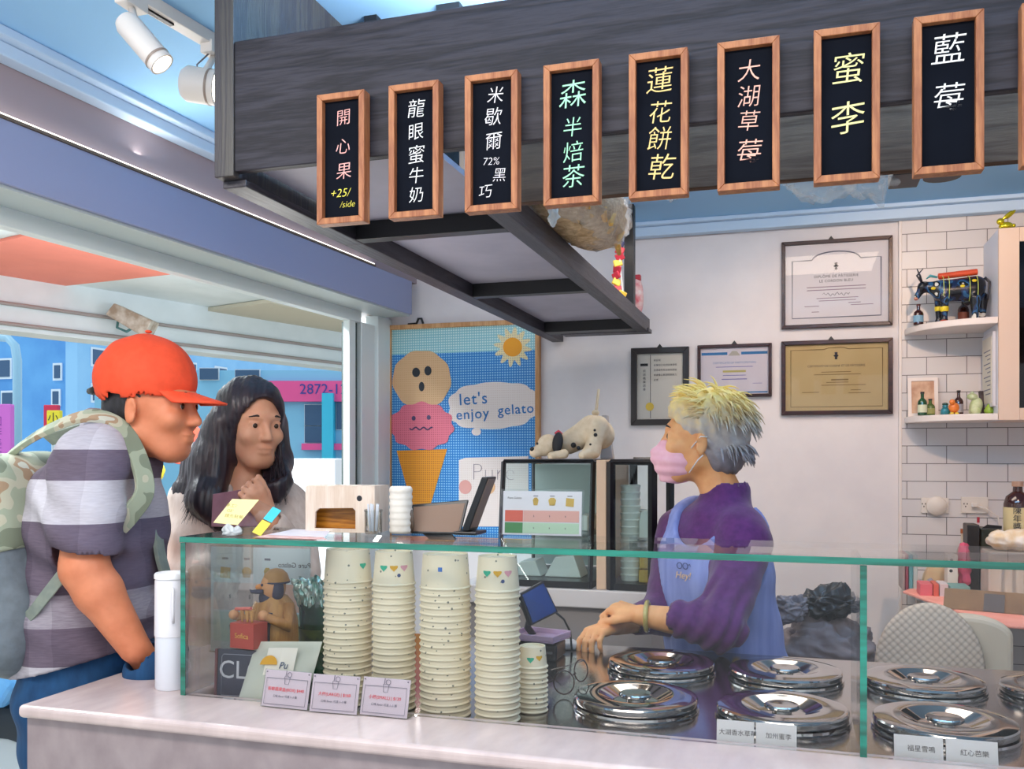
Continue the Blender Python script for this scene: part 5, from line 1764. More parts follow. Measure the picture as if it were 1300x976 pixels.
MB().lathe([(.0445, .06), (.0472, .11)], (x, y, .951), n=36).build('printed_band', mat('olive_print', '4f6a2e', .4, c2='1c4230', scale=50), t, smooth=True)

# white canister outside the guard
t = thing('white_canister', 'white lidded dispenser canister on the marble outside the glass corner', 'canister', (-1.232, 1.60, .971))
MB().lathe([(0, 0), (.031, 0), (.0325, .004), (.0325, .108), (0, .108)], (-1.232, 1.60, .9705), n=36).build('lower_cup', mat('frosted_white', 'dfe3ec', .3), t, smooth=40)
MB().lathe([(0, .1085), (.0335, .1085), (.0338, .112), (.0330, .222), (.0315, .226), (.0, .226)], (-1.232, 1.60, .9705), n=36).build('upper_sleeve', mat('canister_white', 'e9e8ee', .4), t, smooth=40)
MB().lathe([(0, .2265), (.0345, .2265), (.0345, .2345), (.032, .238), (0, .238)], (-1.232, 1.60, .9705), n=36).build('lid', mat('lid_white', 'f0f0f2', .35), t, smooth=40)
MB().tube([(-1.207, 1.572, 1.11), (-1.203, 1.566, 1.125), (-1.203, 1.566, 1.165), (-1.207, 1.572, 1.18)], .003).build('handle', mat('canister_white', 'e9e8ee', .4), t, smooth=True)

# ------------------------------------------------------------------ menus
M_menu = mat('menu_paper', 'e8e9f2', .5)


def menu(label, loc, rot, w__, h_, mirrored=False, tint=None, rows=None):
    t = thing('menu_stand', label, 'menu stand', loc, rot)
    sg = -1 if mirrored else 1
    MB().mm(-w__ / 2, 0, 0, w__ / 2, .003, h_).build('menu_sheet', tint or M_menu, t, local=True)
    b = MB().mm(-w__ / 2 - .004, -.003, 0, w__ / 2 + .004, -.0012, h_ + .004).mm(-w__ / 2 - .004, .0035, 0, w__ / 2 + .004, .0053, h_ + .004)
    b.mm(-w__ / 2 - .004, -.003, -.0022, w__ / 2 + .004, .05, -.0004)
    b.build('acrylic_holder', M_acr, t, local=True)

    def X_(f):
        return sg * (f - .5) * w__
    rows = rows or [(.30, .56, 'e0604a', 'e8b0a6'), (.04, .28, '3f8a4a', 'bfe0c4')]
    for z0_, z1_, ca, cb2 in rows:
        a0_, a1_ = sorted((X_(.03), X_(.26)))
        MB().mm(a0_, -.0008, z0_ * h_, a1_, 0, z1_ * h_).build('price_block', mat('menu_' + ca, ca, .5), t, local=True)
        a0_, a1_ = sorted((X_(.265), X_(.97)))
        MB().mm(a0_, -.0008, z0_ * h_, a1_, 0, z1_ * h_).build('price_band', mat('menu_' + cb2, cb2, .5), t, local=True)
        for f in (.40, .60, .80):
            me = text_mesh('NT.99' if False else '$', .05 * h_, ex=.0001)
            me.transform(FRONT((X_(f), -.0012, (z0_ + z1_) / 2 * h_)))
            link_mesh('price_text', me, M_dink, t, local=True)
    for f, nm in ((.42, 'cup'), (.63, 'tub'), (.85, 'box')):
        if nm == 'box':
            b = MB().prism([(-.05 * w__, -.05 * w__), (.05 * w__, -.06 * w__), (.055 * w__, .04 * w__), (-.045 * w__, .05 * w__)], .0006, FRONT((X_(f), -.0006, .76 * h_)))
        else:
            k = .8 if nm == 'cup' else 1.1
            b = MB().prism([(-.03 * w__ * k, -.045 * w__), (.03 * w__ * k, -.045 * w__), (.045 * w__ * k, .02 * w__), (.02 * w__ * k, .05 * w__), (-.02 * w__ * k, .05 * w__), (-.045 * w__ * k, .02 * w__)], .0006, FRONT((X_(f), -.0006, .76 * h_)))
        b.build('pictogram', mat('menu_gold', 'cfae52', .5), t, local=True)
        b = MB().mm(X_(f) - .03 * w__, -.0005, .88 * h_, X_(f) + .03 * w__, 0, .90 * h_)
        b.build('caption', M_ink, t, local=True)
    me = text_mesh('Pure Gelato', .068 * h_, ex=.0001)
    if mirrored: me.transform(Matrix.Diagonal((-1, 1, 1, 1)))
    me.transform(FRONT((X_(.15), -.0006, .84 * h_)))
    link_mesh('title', me, M_dink, t, local=True)
    return t


a, c = atZ(628, 682, 1.2885), atZ(735, 683, 1.2885)
menu('small printed gelato menu in a clear stand on top of the glass guard', ((a.x + c.x) / 2, 1.765, 1.2905), (R(-5), 0, R(2)), .162, .088)
m2 = menu('large menu sheet seen from behind through the glass corner', (-1.235, 1.93, .9725), (0, 0, R(4)), .262, .255, True, rows=[(.40, .66, 'e8b49a', 'eadcd8'), (.10, .38, '9fd0b0', 'd4ece4')], tint=mat('menu_back_blue', 'e2f1f6', .6))

# ------------------------------------------------------------------ things on top of the guard
GZ = 1.2885
A4, B4, C4, D4 = at(271, 664, 1.86), at(295, 634, 1.90), at(329, 635, 1.90), at(302, 667, 1.86)
dz = GZ + .001 - (min(A4.z, D4.z) - .034)
off = at(29, 14, 1.86) - at(0, 0, 1.86)
t = thing('acrylic_note_block', 'tilted clear acrylic block with a yellow note face on the glass top', 'note holder', (D4 + off).to_tuple())
MB().slab([A4, B4, C4, D4], off).build('block', M_acr, t)
nrm = (B4 - A4).cross(D4 - A4).normalized()
if nrm.dot(EYE - A4) < 0: nrm = -nrm
MB().slab([q + nrm * .0012 for q in (A4, B4, C4, D4)], nrm * .001).build('yellow_note', mat('note_yellow', 'f2e4a0', .6), t)
cN = (A4 + B4 + C4 + D4) / 4
Mn = frame_M(cN + nrm * .0024, (D4 - A4), (B4 - A4))
for k, tx in enumerate(('手工冰淇淋', 'GELATO', '請先點餐')):
    me = text_mesh(tx, .0095, ex=.0001)
    me.transform(Mn @ Matrix.Translation((0, .013 - k * .013, 0)))
    link_mesh('lettering', me, mat('note_print', 'a8964a', .6), t)
D5, C5 = D4 + off, C4 + off
n2 = (C4 - D4).cross(off).normalized()
if n2.dot(EYE - D4) < 0: n2 = -n2
for nm, f0, f1, col_ in (('yellow_tab', 0, .48, 'f0e24a'), ('cyan_tab', .52, 1, '3cc4d8')):
    q = [D4.lerp(C4, f0) + off * .62, D4.lerp(C4, f1) + off * .62, D4.lerp(C4, f1) + off * .99, D4.lerp(C4, f0) + off * .99]
    MB().slab([x_ + n2 * .0012 for x_ in q], n2 * .001).build(nm, mat('tab_' + col_, col_, .5), t)
blob('crumpled_wrap', 'crumpled clear film under the tilted acrylic note block', 'plastic film', atZ(292, 680, GZ) + Vector((0, 0, .008)), (.022, .018, .012), M_filmw, .01, 60, 12, flat=GZ + .001)
lf = [[(318, 683), (352, 676), (402, 678), (398, 688)], [(340, 679), (372, 672), (420, 673), (412, 682)]]
for k, q in enumerate(lf):
    zz = GZ + .0006 + k * .0012
    P_ = [atZ(x_, y_, zz) for x_, y_ in q]
    P_ = [Vector((v.x, min(max(v.y, 1.565), 1.80), v.z)) for v in P_]
    o = MB().slab(P_, (0, 0, .0008)).build('leaflet', mat('leaflet_' + str(k), ['e8c8c4', 'dfd8e2'][k], .6, c2=['d89a92', 'e9e6ee'][k], scale=40))
    tag(o, ['pinkish printed leaflet lying on the glass top', 'pale leaflet lying over the pinkish one on the glass top'][k], 'leaflet')
# plywood napkin box
t = thing('napkin_box', 'pale plywood napkin box with a rounded amber opening on the glass top', 'napkin box', (-.912, 1.725, GZ), (0, 0, R(2)))
W2, Hb, Dp = .079, .098, .075
op = [(-.058, .008), (.036, .008), (.036, .046), (.03, .052), (-.048, .05), (-.056, .042)]
b = MB()
outer = [(-W2, 0), (W2, 0), (W2, Hb), (-W2, Hb - .002)]
b.slab([(-W2, 0, 0), (W2, 0, 0), (W2, 0, .008), (-W2, 0, .008)], (0, .006, 0))
b.slab([(-W2, 0, .008), (-.058, 0, .008), (-.056, 0, .042), (-.048, 0, .05), (-W2, 0, .05)], (0, .006, 0))
b.slab([(.036, 0, .008), (W2, 0, .008), (W2, 0, .052), (.03, 0, .052), (.036, 0, .046)], (0, .006, 0))
b.slab([(-W2, 0, .05), (-.048, 0, .05), (.03, 0, .052), (W2, 0, .052), (W2, 0, Hb), (-W2, 0, Hb - .002)], (0, .006, 0))
b.build('front_panel', wood_mat('pale_plywood', 'd8c2b0', 'e6d6c8', scale=8, axis=2, rough=.5, dist=2, bump=.03), t, local=True)
b = MB().mm(-W2, .0062, 0, -W2 + .005, Dp, Hb).mm(W2 - .005, .0062, 0, W2, Dp, Hb).mm(-W2 + .005, .0062, Hb - .005, W2 - .005, Dp, Hb).mm(-W2 + .005, .0062, 0, W2 - .005, Dp, .004)
b.build('shell', wood_mat('pale_plywood', 'd8c2b0', 'e6d6c8'), t, local=True)
MB().mm(-W2 + .006, .03, .005, W2 - .006, .034, Hb - .006).build('amber_lining', wood_mat('amber_wood', '8a5416', 'b87a28', scale=12, axis=0, rough=.3, dist=5), t, local=True)
MB().lathe([(0, -.001), (.006, -.001), (.006, 0), (0, 0)], M=FRONT((.045, -.0004, .072)), n=18).build('dot_logo', mat('logo_black', '20222a', .5), t, local=True)
# clear jar and paper roll beside it
p = atZ(479, 677, GZ)
t = thing('clear_jar', 'small clear jar in front of the plywood napkin box', 'jar', (p.x, 1.715, GZ))
MB().lathe([(0, .001), (.016, .001), (.018, .004), (.018, .048), (.0165, .048), (.0165, .005), (0, .004)], (p.x, 1.71, GZ), n=28).build('wall', M_acr, t, smooth=40)
MB().lathe([(.0183, .046), (.0193, .048), (.0183, .051)], (p.x, 1.71, GZ), n=28).build('rim', M_acr, t, smooth=True)
b = MB()
for k in range(5):
    a_ = k * 1.26
    b.cyl((p.x + .007 * math.cos(a_), 1.71 + .007 * math.sin(a_), GZ + .006), (p.x + .011 * math.cos(a_), 1.71 + .011 * math.sin(a_), GZ + .062), .002, n=8)
b.build('spoons', mat('spoon_white', 'dfe4ee', .3), t)
p = atZ(506, 678, GZ)
t = thing('wafer_tube', 'white scalloped paper tube beside the plywood napkin box', 'tube', (p.x, 1.735, GZ))
pr = [(0, .001), (.020, .001)]
for j in range(7):
    pr += [(.0235, .004 + j * .0135), (.0245, .009 + j * .0135), (.0225, .0145 + j * .0135)]
pr += [(.020, .098), (0, .098)]
MB().lathe(pr, (p.x, 1.735, GZ), n=32).build('tube', mat('tube_white', 'ece6de', .5, c2='d8d0c6', scale=20), t, smooth=True)
MB().tube([(p.x + .0235, 1.735, GZ + .004), (p.x + .026, 1.735, GZ + .02), (p.x + .023, 1.735, GZ + .05)], .004).build('dark_edge', mat('scorched', '4a3626', .6), t, smooth=True)
# tablets on the guard
a, c = atZ(523, 678, GZ), atZ(586, 677, GZ)
t = thing('tablet', 'brown backed tablet with a black rim leaning on the glass top', 'tablet', ((a.x + c.x) / 2, 1.75, GZ + .001), (R(-20), 0, R(3)))
b = MB().slab([(-.056, 0, 0), (.052, 0, 0), (.062, 0, .074), (-.060, 0, .062)], (0, .006, 0))
b.build('rim', M_bkf, t, local=True, bevel=.002)
MB().slab([(-.051, -.0008, .004), (.048, -.0008, .004), (.056, -.0008, .066), (-.055, -.0008, .056)], (0, .0007, 0)).build('back_cover', mat('brown_leather', '7d5f4c', .5), t, local=True)
MB().mm(-.03, .0065, 0, .03, .05, .003).build('stand', M_bkf, t, local=True)
p0, p1 = atZ(610, 674, GZ), at(637, 601, 1.86)
t = thing('tablet_stand', 'thin black tablet seen edge on, leaning between the poster and the small menu', 'tablet', (p0.x, 1.76, GZ), (0, 0, 0))
b = MB().slab([(p0.x - .006, 1.745, GZ + .008), (p0.x + .010, 1.745, GZ + .008), (p0.x + .052, 1.745, GZ + .118), (p0.x + .038, 1.745, GZ + .118)], (0, .055, 0))
b.build('screen_body', M_bkf, t, bevel=.002)
MB().slab([(p0.x + .0105, 1.749, GZ + .012), (p0.x + .0115, 1.749, GZ + .012), (p0.x + .052, 1.749, GZ + .114), (p0.x + .051, 1.749, GZ + .114)], (0, .047, 0)).build('screen', mat('screen_brown', '8a7464', .3), t)
MB().mm(p0.x - .02, 1.735, GZ + .0005, p0.x + .03, 1.80, GZ + .0075).build('foot', M_bkf, t, bevel=.002)

# ------------------------------------------------------------------ behind the cups: screen, tray, printer, spectacles
t = thing('order_screen', 'small dark blue order screen tilted beside the cup stacks', 'screen', at(687, 800, 2.25) * 1.0)
q4 = [at(660, 754, 2.22), at(690, 737, 2.30), at(709, 777, 2.30), at(675, 794, 2.22)]
nn = (q4[1] - q4[0]).cross(q4[3] - q4[0]).normalized()
if nn.dot(EYE - q4[0]) < 0: nn = -nn
MB().slab(q4, -nn * .012).build('bezel', M_bkf, t, bevel=.002)
cc = sum(q4, Vector()) / 4
MB().slab([cc + (v - cc) * .88 + nn * .0006 for v in q4], nn * .0006).build('screen', mat('screen_blue', '1c3566', .12, c2='27467e', scale=9, emit=0.05), t)
lo = (q4[2] + q4[3]) / 2
MB().tube([cc - nn * .014, lo - nn * .06 + Vector((0, 0, -.01)), Vector((lo.x - .02, lo.y + .06, .957))], .009).build('stand_arm', M_bkf, t, smooth=True)
MB().lathe([(0, 0), (.045, 0), (.045, .006), (0, .008)], (lo.x - .02, lo.y + .06, .9505), n=24).build('foot', M_bkf, t, smooth=40)
MB().tube([q4[2] - nn * .008, at(716, 786, 2.32), at(724, 802, 2.34), Vector((at(726, 815, 2.34).x, at(726, 815, 2.34).y, .9535))], .0028).build('cable', M_blk, t, smooth=True)
p = atZ(672, 838, .951)
t = thing('receipt_printer', 'low black receipt printer under the mauve tray', 'printer', (p.x, p.y + .05, .9505))
x, y = p.x + .012, p.y + .05
MB().mm(x - .055, y - .045, .9508, x + .055, y + .05, .990).build('body', mat('printer_black', '1a1a1e', .3), t, bevel=.006, seg=3)
MB().mm(x - .045, y - .0465, .968, x + .045, y - .0455, .974).build('paper_slot', mat('printer_grey', '6a6a70', .3), t)
MB().mm(x - .05, y - .03, .9905, x + .05, y + .04, .996).build('top_plate', mat('printer_grey2', '3a3a40', .2), t, bevel=.002)
t = thing('mauve_tray', 'small mauve tray lying on the receipt printer', 'tray', (x, y, .9965), (0, 0, R(-12)))
MB().mm(-.062, -.05, 0, .062, .05, .004).build('base', mat('mauve_plastic', 'b59ab8', .4), t, local=True)
b = MB()
for a_ in ((-.062, -.05, .062, -.046), (-.062, .046, .062, .05), (-.062, -.0459, -.058, .0459), (.058, -.0459, .062, .0459)):
    b.mm(a_[0], a_[1], .0042, a_[2], a_[3], .016)
b.build('rim', mat('mauve_plastic_rim', 'c3a9c6', .4), t, local=True, bevel=.001)
# card reader lying behind the hands
p = Vector((-.585, 2.30, .951))
t = thing('card_reader', 'pale grey card reader lying behind the resting hands', 'card reader', (p.x, p.y, .9505), (0, 0, R(30)))
MB().mm(-.05, -.03, 0, .05, .03, .018).build('body', mat('reader_grey', 'b4b4b8', .3), t, local=True, bevel=.006)
MB().mm(-.042, -.024, .0182, .0, .024, .019).build('display', mat('reader_display', '6a7276', .2), t, local=True)
# spectacles
t = thing('spectacles', 'thin dark rimmed spectacles standing folded open on the steel', 'spectacles', atZ(722, 884, .951))
M_spec = mat('tortoise_frame', '3c2a26', .3)
l1 = [at(716 + 13 * math.cos(a_), 866 + 15 * math.sin(a_), 1.895) for a_ in np.linspace(0, 2 * PI, 24, endpoint=False)]
l2 = [at(737.5 + 8.5 * math.cos(a_), 851 + 14 * math.sin(a_), 1.955) for a_ in np.linspace(0, 2 * PI, 24, endpoint=False)]
MB().tube(l1, .0016, n=6, closed=True).build('rim', M_spec, t, smooth=True)
MB().tube(l2, .0016, n=6, closed=True).build('rim', M_spec, t, smooth=True)
for L_ in (l1, l2):
    MB().poly(L_).build('lens', M_acr, t)
MB().tube([at(727, 858, 1.92), at(729.5, 853, 1.925), at(731, 855, 1.935)], .0016, n=6).build('bridge', M_spec, t, smooth=True)
MB().tube([at(703.5, 864, 1.895), at(697, 866, 1.90), at(690, 872, 1.96), at(682, 862, 2.03)], .0013, n=6).build('temple', M_spec, t, smooth=True)
MB().tube([at(744, 842, 1.955), at(742, 838, 1.97), at(720, 845, 2.06), at(700, 850, 2.1)], .0013, n=6).build('temple', M_spec, t, smooth=True)

# ------------------------------------------------------------------ continuous surfaces for people and soft things
class SDF:
    """Blend of tapered limbs and ellipsoids on a voxel grid, skinned to one closed mesh."""

    def __init__(self, lo, hi, h):
        self.lo, self.h = np.array(lo, float), h
        self.n = np.ceil((np.array(hi) - self.lo) / h).astype(int) + 1
        self.f = np.full(self.n, 9.0, np.float32)

    def _blk(self, lo, hi):
        a = np.maximum(((np.array(lo) - self.lo) / self.h).astype(int) - 1, 0)
        b = np.minimum(((np.array(hi) - self.lo) / self.h).astype(int) + 2, self.n)
        if (b <= a).any(): return None
        sl = tuple(slice(i, j) for i, j in zip(a, b))
        ax = [self.lo[i] + self.h * np.arange(a[i], b[i], dtype=np.float32) for i in range(3)]
        return sl, np.meshgrid(*ax, indexing='ij', sparse=True)

    def _mix(self, sl, d, k, sub=False):
        f = self.f[sl]
        if sub:
            d = -d
            h = np.clip(.5 - .5 * (d - f) / k, 0, 1)
            self.f[sl] = f * h + d * (1 - h) + k * h * (1 - h)
            self.f[sl] = np.maximum(self.f[sl], np.maximum(f, d))
        else:
            h = np.clip(.5 + .5 * (d - f) / k, 0, 1)
            self.f[sl] = np.where(f > 5, d, d * (1 - h) + f * h - k * h * (1 - h))

    def cap(self, a, b, ra, rb=None, k=.02, sub=False):
        a, b = np.array(a, float), np.array(b, float)
        rb = ra if rb is None else rb
        m = max(ra, rb) + k + 4 * self.h
        q = self._blk(np.minimum(a, b) - m, np.maximum(a, b) + m)
        if q is None: return self
        sl, (X, Y, Z) = q
        ba = b - a
        L2 = max(float(ba @ ba), 1e-9)
        t = np.clip(((X - a[0]) * ba[0] + (Y - a[1]) * ba[1] + (Z - a[2]) * ba[2]) / L2, 0, 1)
        d = np.sqrt((X - a[0] - t * ba[0]) ** 2 + (Y - a[1] - t * ba[1]) ** 2 + (Z - a[2] - t * ba[2]) ** 2) - (ra + (rb - ra) * t)
        self._mix(sl, d.astype(np.float32), k, sub)
        return self

    def chain(self, pts, rs, k=.01):
        for i in range(len(pts) - 1):
            self.cap(pts[i], pts[i + 1], rs[i], rs[i + 1], k)
        return self

    def ell(self, c, r, rot=None, k=.02, sub=False):
        c = np.array(c, float)
        r = np.array(r, float)
        m = r.max() + k + 4 * self.h
        q = self._blk(c - m, c + m)
        if q is None: return self
        sl, (X, Y, Z) = q
        P = [X - c[0], Y - c[1], Z - c[2]]
        if rot is not None:
            Rm = np.array(rot.to_3x3())
            P = [Rm[0, i] * P[0] + Rm[1, i] * P[1] + Rm[2, i] * P[2] for i in range(3)]
        k0 = np.sqrt((P[0] / r[0]) ** 2 + (P[1] / r[1]) ** 2 + (P[2] / r[2]) ** 2)
        k1 = np.sqrt((P[0] / r[0] ** 2) ** 2 + (P[1] / r[1] ** 2) ** 2 + (P[2] / r[2] ** 2) ** 2)
        d = k0 * (k0 - 1) / np.maximum(k1, 1e-6)
        self._mix(sl, d.astype(np.float32), k, sub)
        return self

    def rbox(self, c, half, r, rot=None, k=.02, sub=False):
        c = np.array(c, float)
        m = float(np.linalg.norm(half)) + r + k + 4 * self.h
        q = self._blk(c - m, c + m)
        if q is None: return self
        sl, (X, Y, Z) = q
        P = [X - c[0], Y - c[1], Z - c[2]]
        if rot is not None:
            Rm = np.array(rot.to_3x3())
            P = [Rm[0, i] * P[0] + Rm[1, i] * P[1] + Rm[2, i] * P[2] for i in range(3)]
        Q = [np.abs(P[i]) - (half[i] - r) for i in range(3)]
        d = np.sqrt(sum(np.maximum(v, 0) ** 2 for v in Q)) + np.minimum(np.maximum(np.maximum(Q[0], Q[1]), Q[2]), 0) - r
        self._mix(sl, d.astype(np.float32), k, sub)
        return self

    def plane(self, p, n, k=.004):
        """keep the side that n points away from"""
        n = np.array(n, float)
        n /= np.linalg.norm(n)
        sl, (X, Y, Z) = self._blk(self.lo, self.lo + self.h * self.n)
        d = (X - p[0]) * n[0] + (Y - p[1]) * n[1] + (Z - p[2]) * n[2]
        self.f[sl] = np.maximum(self.f[sl], d.astype(np.float32))
        return self

    def ripple(self, fn):
        sl, (X, Y, Z) = self._blk(self.lo, self.lo + self.h * self.n)
        self.f[sl] += np.where(np.abs(self.f[sl]) < .05, fn(X, Y, Z), 0).astype(np.float32)
        return self

    def mesh(self, name='skin'):
        f = self.f
        f[0], f[-1] = 1, 1
        f[:, 0], f[:, -1] = 1, 1
        f[:, :, 0], f[:, :, -1] = 1, 1
        s = f < 0
        n = np.array(f.shape) - 1
        c = np.zeros(n, np.int8)
        for dx in (0, 1):
            for dy in (0, 1):
                for dz in (0, 1):
                    c += s[dx:n[0] + dx, dy:n[1] + dy, dz:n[2] + dz]
        act = np.argwhere((c > 0) & (c < 8))
        idx = np.full(n, -1, np.int64)
        idx[tuple(act.T)] = np.arange(len(act))
        pos = np.zeros((len(act), 3))
        cnt = np.zeros(len(act))
        for ax in range(3):
            o1, o2 = [a for a in range(3) if a != ax]
            for u in (0, 1):
                for v in (0, 1):
                    off = np.zeros(3, int)
                    off[o1], off[o2] = u, v
                    a = act + off
                    b = a.copy()
                    b[:, ax] += 1
                    fa, fb = f[tuple(a.T)], f[tuple(b.T)]
                    cr = (fa < 0) != (fb < 0)
                    t = np.where(cr, fa / np.where(cr, fa - fb, 1), 0)
                    p = a.astype(float)
                    p[:, ax] += t
                    pos[cr] += p[cr]
                    cnt[cr] += 1
        pos = pos / cnt[:, None] * self.h + self.lo
        quads = []
        for ax in range(3):
            o1, o2 = [(1, 2), (2, 0), (0, 1)][ax]
            sl0 = [slice(1, n[i]) for i in range(3)]
            sl1 = [slice(1, n[i]) for i in range(3)]
            sl0[ax] = slice(0, n[ax])
            sl1[ax] = slice(1, n[ax] + 1)
            sa, sb = s[tuple(sl0)], s[tuple(sl1)]
            e = np.argwhere(sa != sb)
            base = e.copy()
            for i in range(3):
                if i != ax: base[:, i] += 1
            flip = sa[tuple(e.T)]
            q = []
            for u, v in ((0, 0), (1, 0), (1, 1), (0, 1)):
                w_ = base.copy()
                w_[:, o1] -= u
                w_[:, o2] -= v
                q.append(idx[tuple(w_.T)])
            q = np.stack(q, 1)
            q[~flip] = q[~flip][:, ::-1]
            quads.append(q)
        quads = np.concatenate(quads)
        quads = quads[(quads >= 0).all(1)]
        me = bpy.data.meshes.new(name)
        me.vertices.add(len(pos))
        me.vertices.foreach_set('co', pos.astype(np.float32).ravel())
        me.loops.add(len(quads) * 4)
        me.loops.foreach_set('vertex_index', quads.astype(np.int32).ravel())
        me.polygons.add(len(quads))
        me.polygons.foreach_set('loop_start', np.arange(0, len(quads) * 4, 4, dtype=np.int32))
        me.update()
        me.validate()
        return me

    def build(self, name, m, parent=None):
        return link_mesh(name, self.mesh(name), m, parent, smooth=True)


def V(*a):
    return Vector(a)


RH = Vector((math.cos(YAW), math.sin(YAW), 0))      # picture right
FH = Vector((-math.sin(YAW), math.cos(YAW), 0))     # away from the picture plane


class Frame:
    """Local frame: x forward, y to the figure's left, z up."""

    def __init__(self, c, fwd, pitch=0.0, roll=0.0, s=1.0):
        x = Vector(fwd).normalized()
        y = Vector((0, 0, 1)).cross(x).normalized()
        z = x.cross(y)
        M = Matrix((x, y, z)).transposed()
        M = M @ Matrix.Rotation(-pitch, 3, 'Y') @ Matrix.Rotation(roll, 3, 'X')
        self.M, self.c, self.s = M, Vector(c), s

    def __call__(self, x, y, z):
        return self.c + self.M @ (Vector((x, y, z)) * self.s)

    def R(self):
        return self.M.to_4x4()


def add_head(S, F, fem=False):
    s = F.s
    R4 = F.R()

    def e(c, r, k=.02, sub=False):
        S.ell(F(*c), [v * s for v in r], R4, k * s, sub)
    e((-.012, 0, .035), (.094, .075, .088))
    e((.030, 0, -.030), (.062, .060, .078), .035)
    e((.058, 0, -.088), (.030, .034, .026), .03)
    S.cap(F(.0, .048, -.055), F(.052, .022, -.095), .016 * s, .014 * s, .03)
    S.cap(F(.0, -.048, -.055), F(.052, -.022, -.095), .016 * s, .014 * s, .03)
    e((.074, 0, .032), (.020, .050, .012), .02)
    for y in (-1, 1):
        e((.086, y * .032, .010), (.016, .017, .011), .012, True)
        e((.066, y * .042, -.022), (.022, .022, .020), .02)
        e((.077, y * .032, .008), (.0105, .015, .011), .006)
        S.ell(F(-.008, y * .078, -.008), [.017 * s, .008 * s, .031 * s], R4 @ Matrix.Rotation(y * .35, 4, 'Z'), .008)
        S.ell(F(-.004, y * .0865, -.008), [.009 * s, .005 * s, .018 * s], R4, .004, True)
    for y in (-1, 1):
        S.cap(F(.0835, y * .020, .0165), F(.0795, y * .045, .0155), .0052 * s, .0048 * s, .004)
        S.cap(F(.0825, y * .021, .0005), F(.0785, y * .044, .001), .0042 * s, .004 * s, .004)
    S.cap(F(.086, 0, .018), F(.105, 0, -.020), .007 * s, .010 * s, .012)
    e((.104, 0, -.026), (.012, .011, .009), .008)
    for y in (-1, 1):
        e((.098, y * .011, -.028), (.009, .008, .007), .006)
    e((.090, 0, -.054), (.010, .024, .0065), .006)
    e((.088, 0, -.067), (.010, .021, .0075), .006)
    S.cap(F(.08, .026, -.0605), F(.08, -.026, -.0605), .0 * s + .002, .002, .004)


def add_eyes(F, parent, iris='3a2618', skin=None):
    ew = mat('eye_white', 'cfc8c2', .3)
    ic = mat('iris_' + iris, iris, .15)
    for y in (-1, 1):
        o = MB().sph(F(.0780, y * .032, .008), .0110 * F.s, u=14, v=10).build('eye', ew, parent, smooth=True)
        MB().sph(F(.0862, y * .032, .008), (.0035 * F.s, .0072 * F.s, .0072 * F.s), F.R(), u=12, v=8).build('iris', ic, o, smooth=True)
        MB().tube([F(.088, y * .014, .032), F(.091, y * .030, .037), F(.080, y * .050, .032)], [.0025 * F.s, .0032 * F.s, .0014 * F.s], n=6).build('eyebrow', mat('brow_dark', '2a2220', .8), parent, smooth=True)


def add_hand(S, wrist, fdir, up, side, curl=(.5, .5, .5, .5), spread=.10, thumb=(.6, .5), s=1.0, k=.006):
    """Hand from the wrist along fdir; up = back of the hand; side=+1 puts the thumb on (up x fdir), -1 opposite."""
    x = Vector(fdir).normalized()
    z = Vector(up)
    z = (z - x * z.dot(x)).normalized()
    y = z.cross(x) * side
    w0 = Vector(wrist)

    def p(a, b, c):
        return w0 + (x * a + y * b + z * c) * s
    S.cap(p(0, .012, 0), p(.07, .026, 0), .016 * s, .013 * s, .012)
    S.cap(p(0, -.012, 0), p(.07, -.026, -.002), .016 * s, .012 * s, .012)
    S.cap(p(0, 0, 0), p(.078, 0, .001), .018 * s, .0135 * s, .014)
    tips = []
    for i, (yb, L, r) in enumerate(((.029, .068, .0088), (.010, .075, .0092), (-.009, .070, .0088), (-.027, .056, .0078))):
        a = curl[i]
        yaw = (yb / .029) * spread
        q = p(.084 - abs(yb) * .12, yb, .0005)
        ang = 0
        pts, rs = [p(.06, yb * .9, 0), q], [r * 1.05 * s, r * 1.08 * s]
        for j, seg in enumerate((.46, .30, .24)):
            ang += a * (1.0, 1.15, .8)[j]
            dv_ = x * math.cos(ang) * math.cos(yaw) + y * math.sin(yaw) * math.cos(ang) - z * math.sin(ang)
            q = q + dv_ * (L * seg * s * 1.05)
            pts.append(q)
            rs.append(r * (1 - .09 * (j + 1)) * s)
        S.chain(pts, rs, .0035)
        tips.append(q)
    t0 = p(.018, .026, -.006)
    d1 = (x * math.cos(thumb[0]) + y * math.sin(thumb[0]) - z * .25).normalized()
    t1 = t0 + d1 * .040 * s
    d2 = (x * math.cos(thumb[0] - thumb[1]) + y * math.sin(thumb[0] - thumb[1]) - z * .35).normalized()
    t2 = t1 + d2 * .030 * s
    t3 = t2 + (d2 * .8 + x * .3 - z * .2).normalized() * .022 * s
    S.chain([t0, t1, t2, t3], [.0135 * s, .0115 * s, .0098 * s, .0082 * s], .006)
    return tips


def legs(S, hipc, fwd, sc=1.0, foot_z=0.0, r=(.085, .055, .045, .035), k=.03, spread=.085, knee_f=.02):
    f = Vector((fwd[0], fwd[1], 0)).normalized()
    l = Vector((0, 0, 1)).cross(f)
    for sd in (-1, 1):
        h = Vector(hipc) + l * sd * spread + V(0, 0, -.02)
        kn = Vector((h.x, h.y, (h.z - foot_z) * .54 + foot_z)) + f * knee_f
        an = Vector((h.x, h.y, foot_z + .085)) - f * .01
        S.cap(h, kn, r[0], r[1], k)
        S.cap(kn, kn.lerp(an, .35), r[1], r[1] * 1.02, k * .6)
        S.cap(kn.lerp(an, .35), an, r[1] * 1.02, r[3], k * .6)
        if len(r) > 4:
            pass
    return S


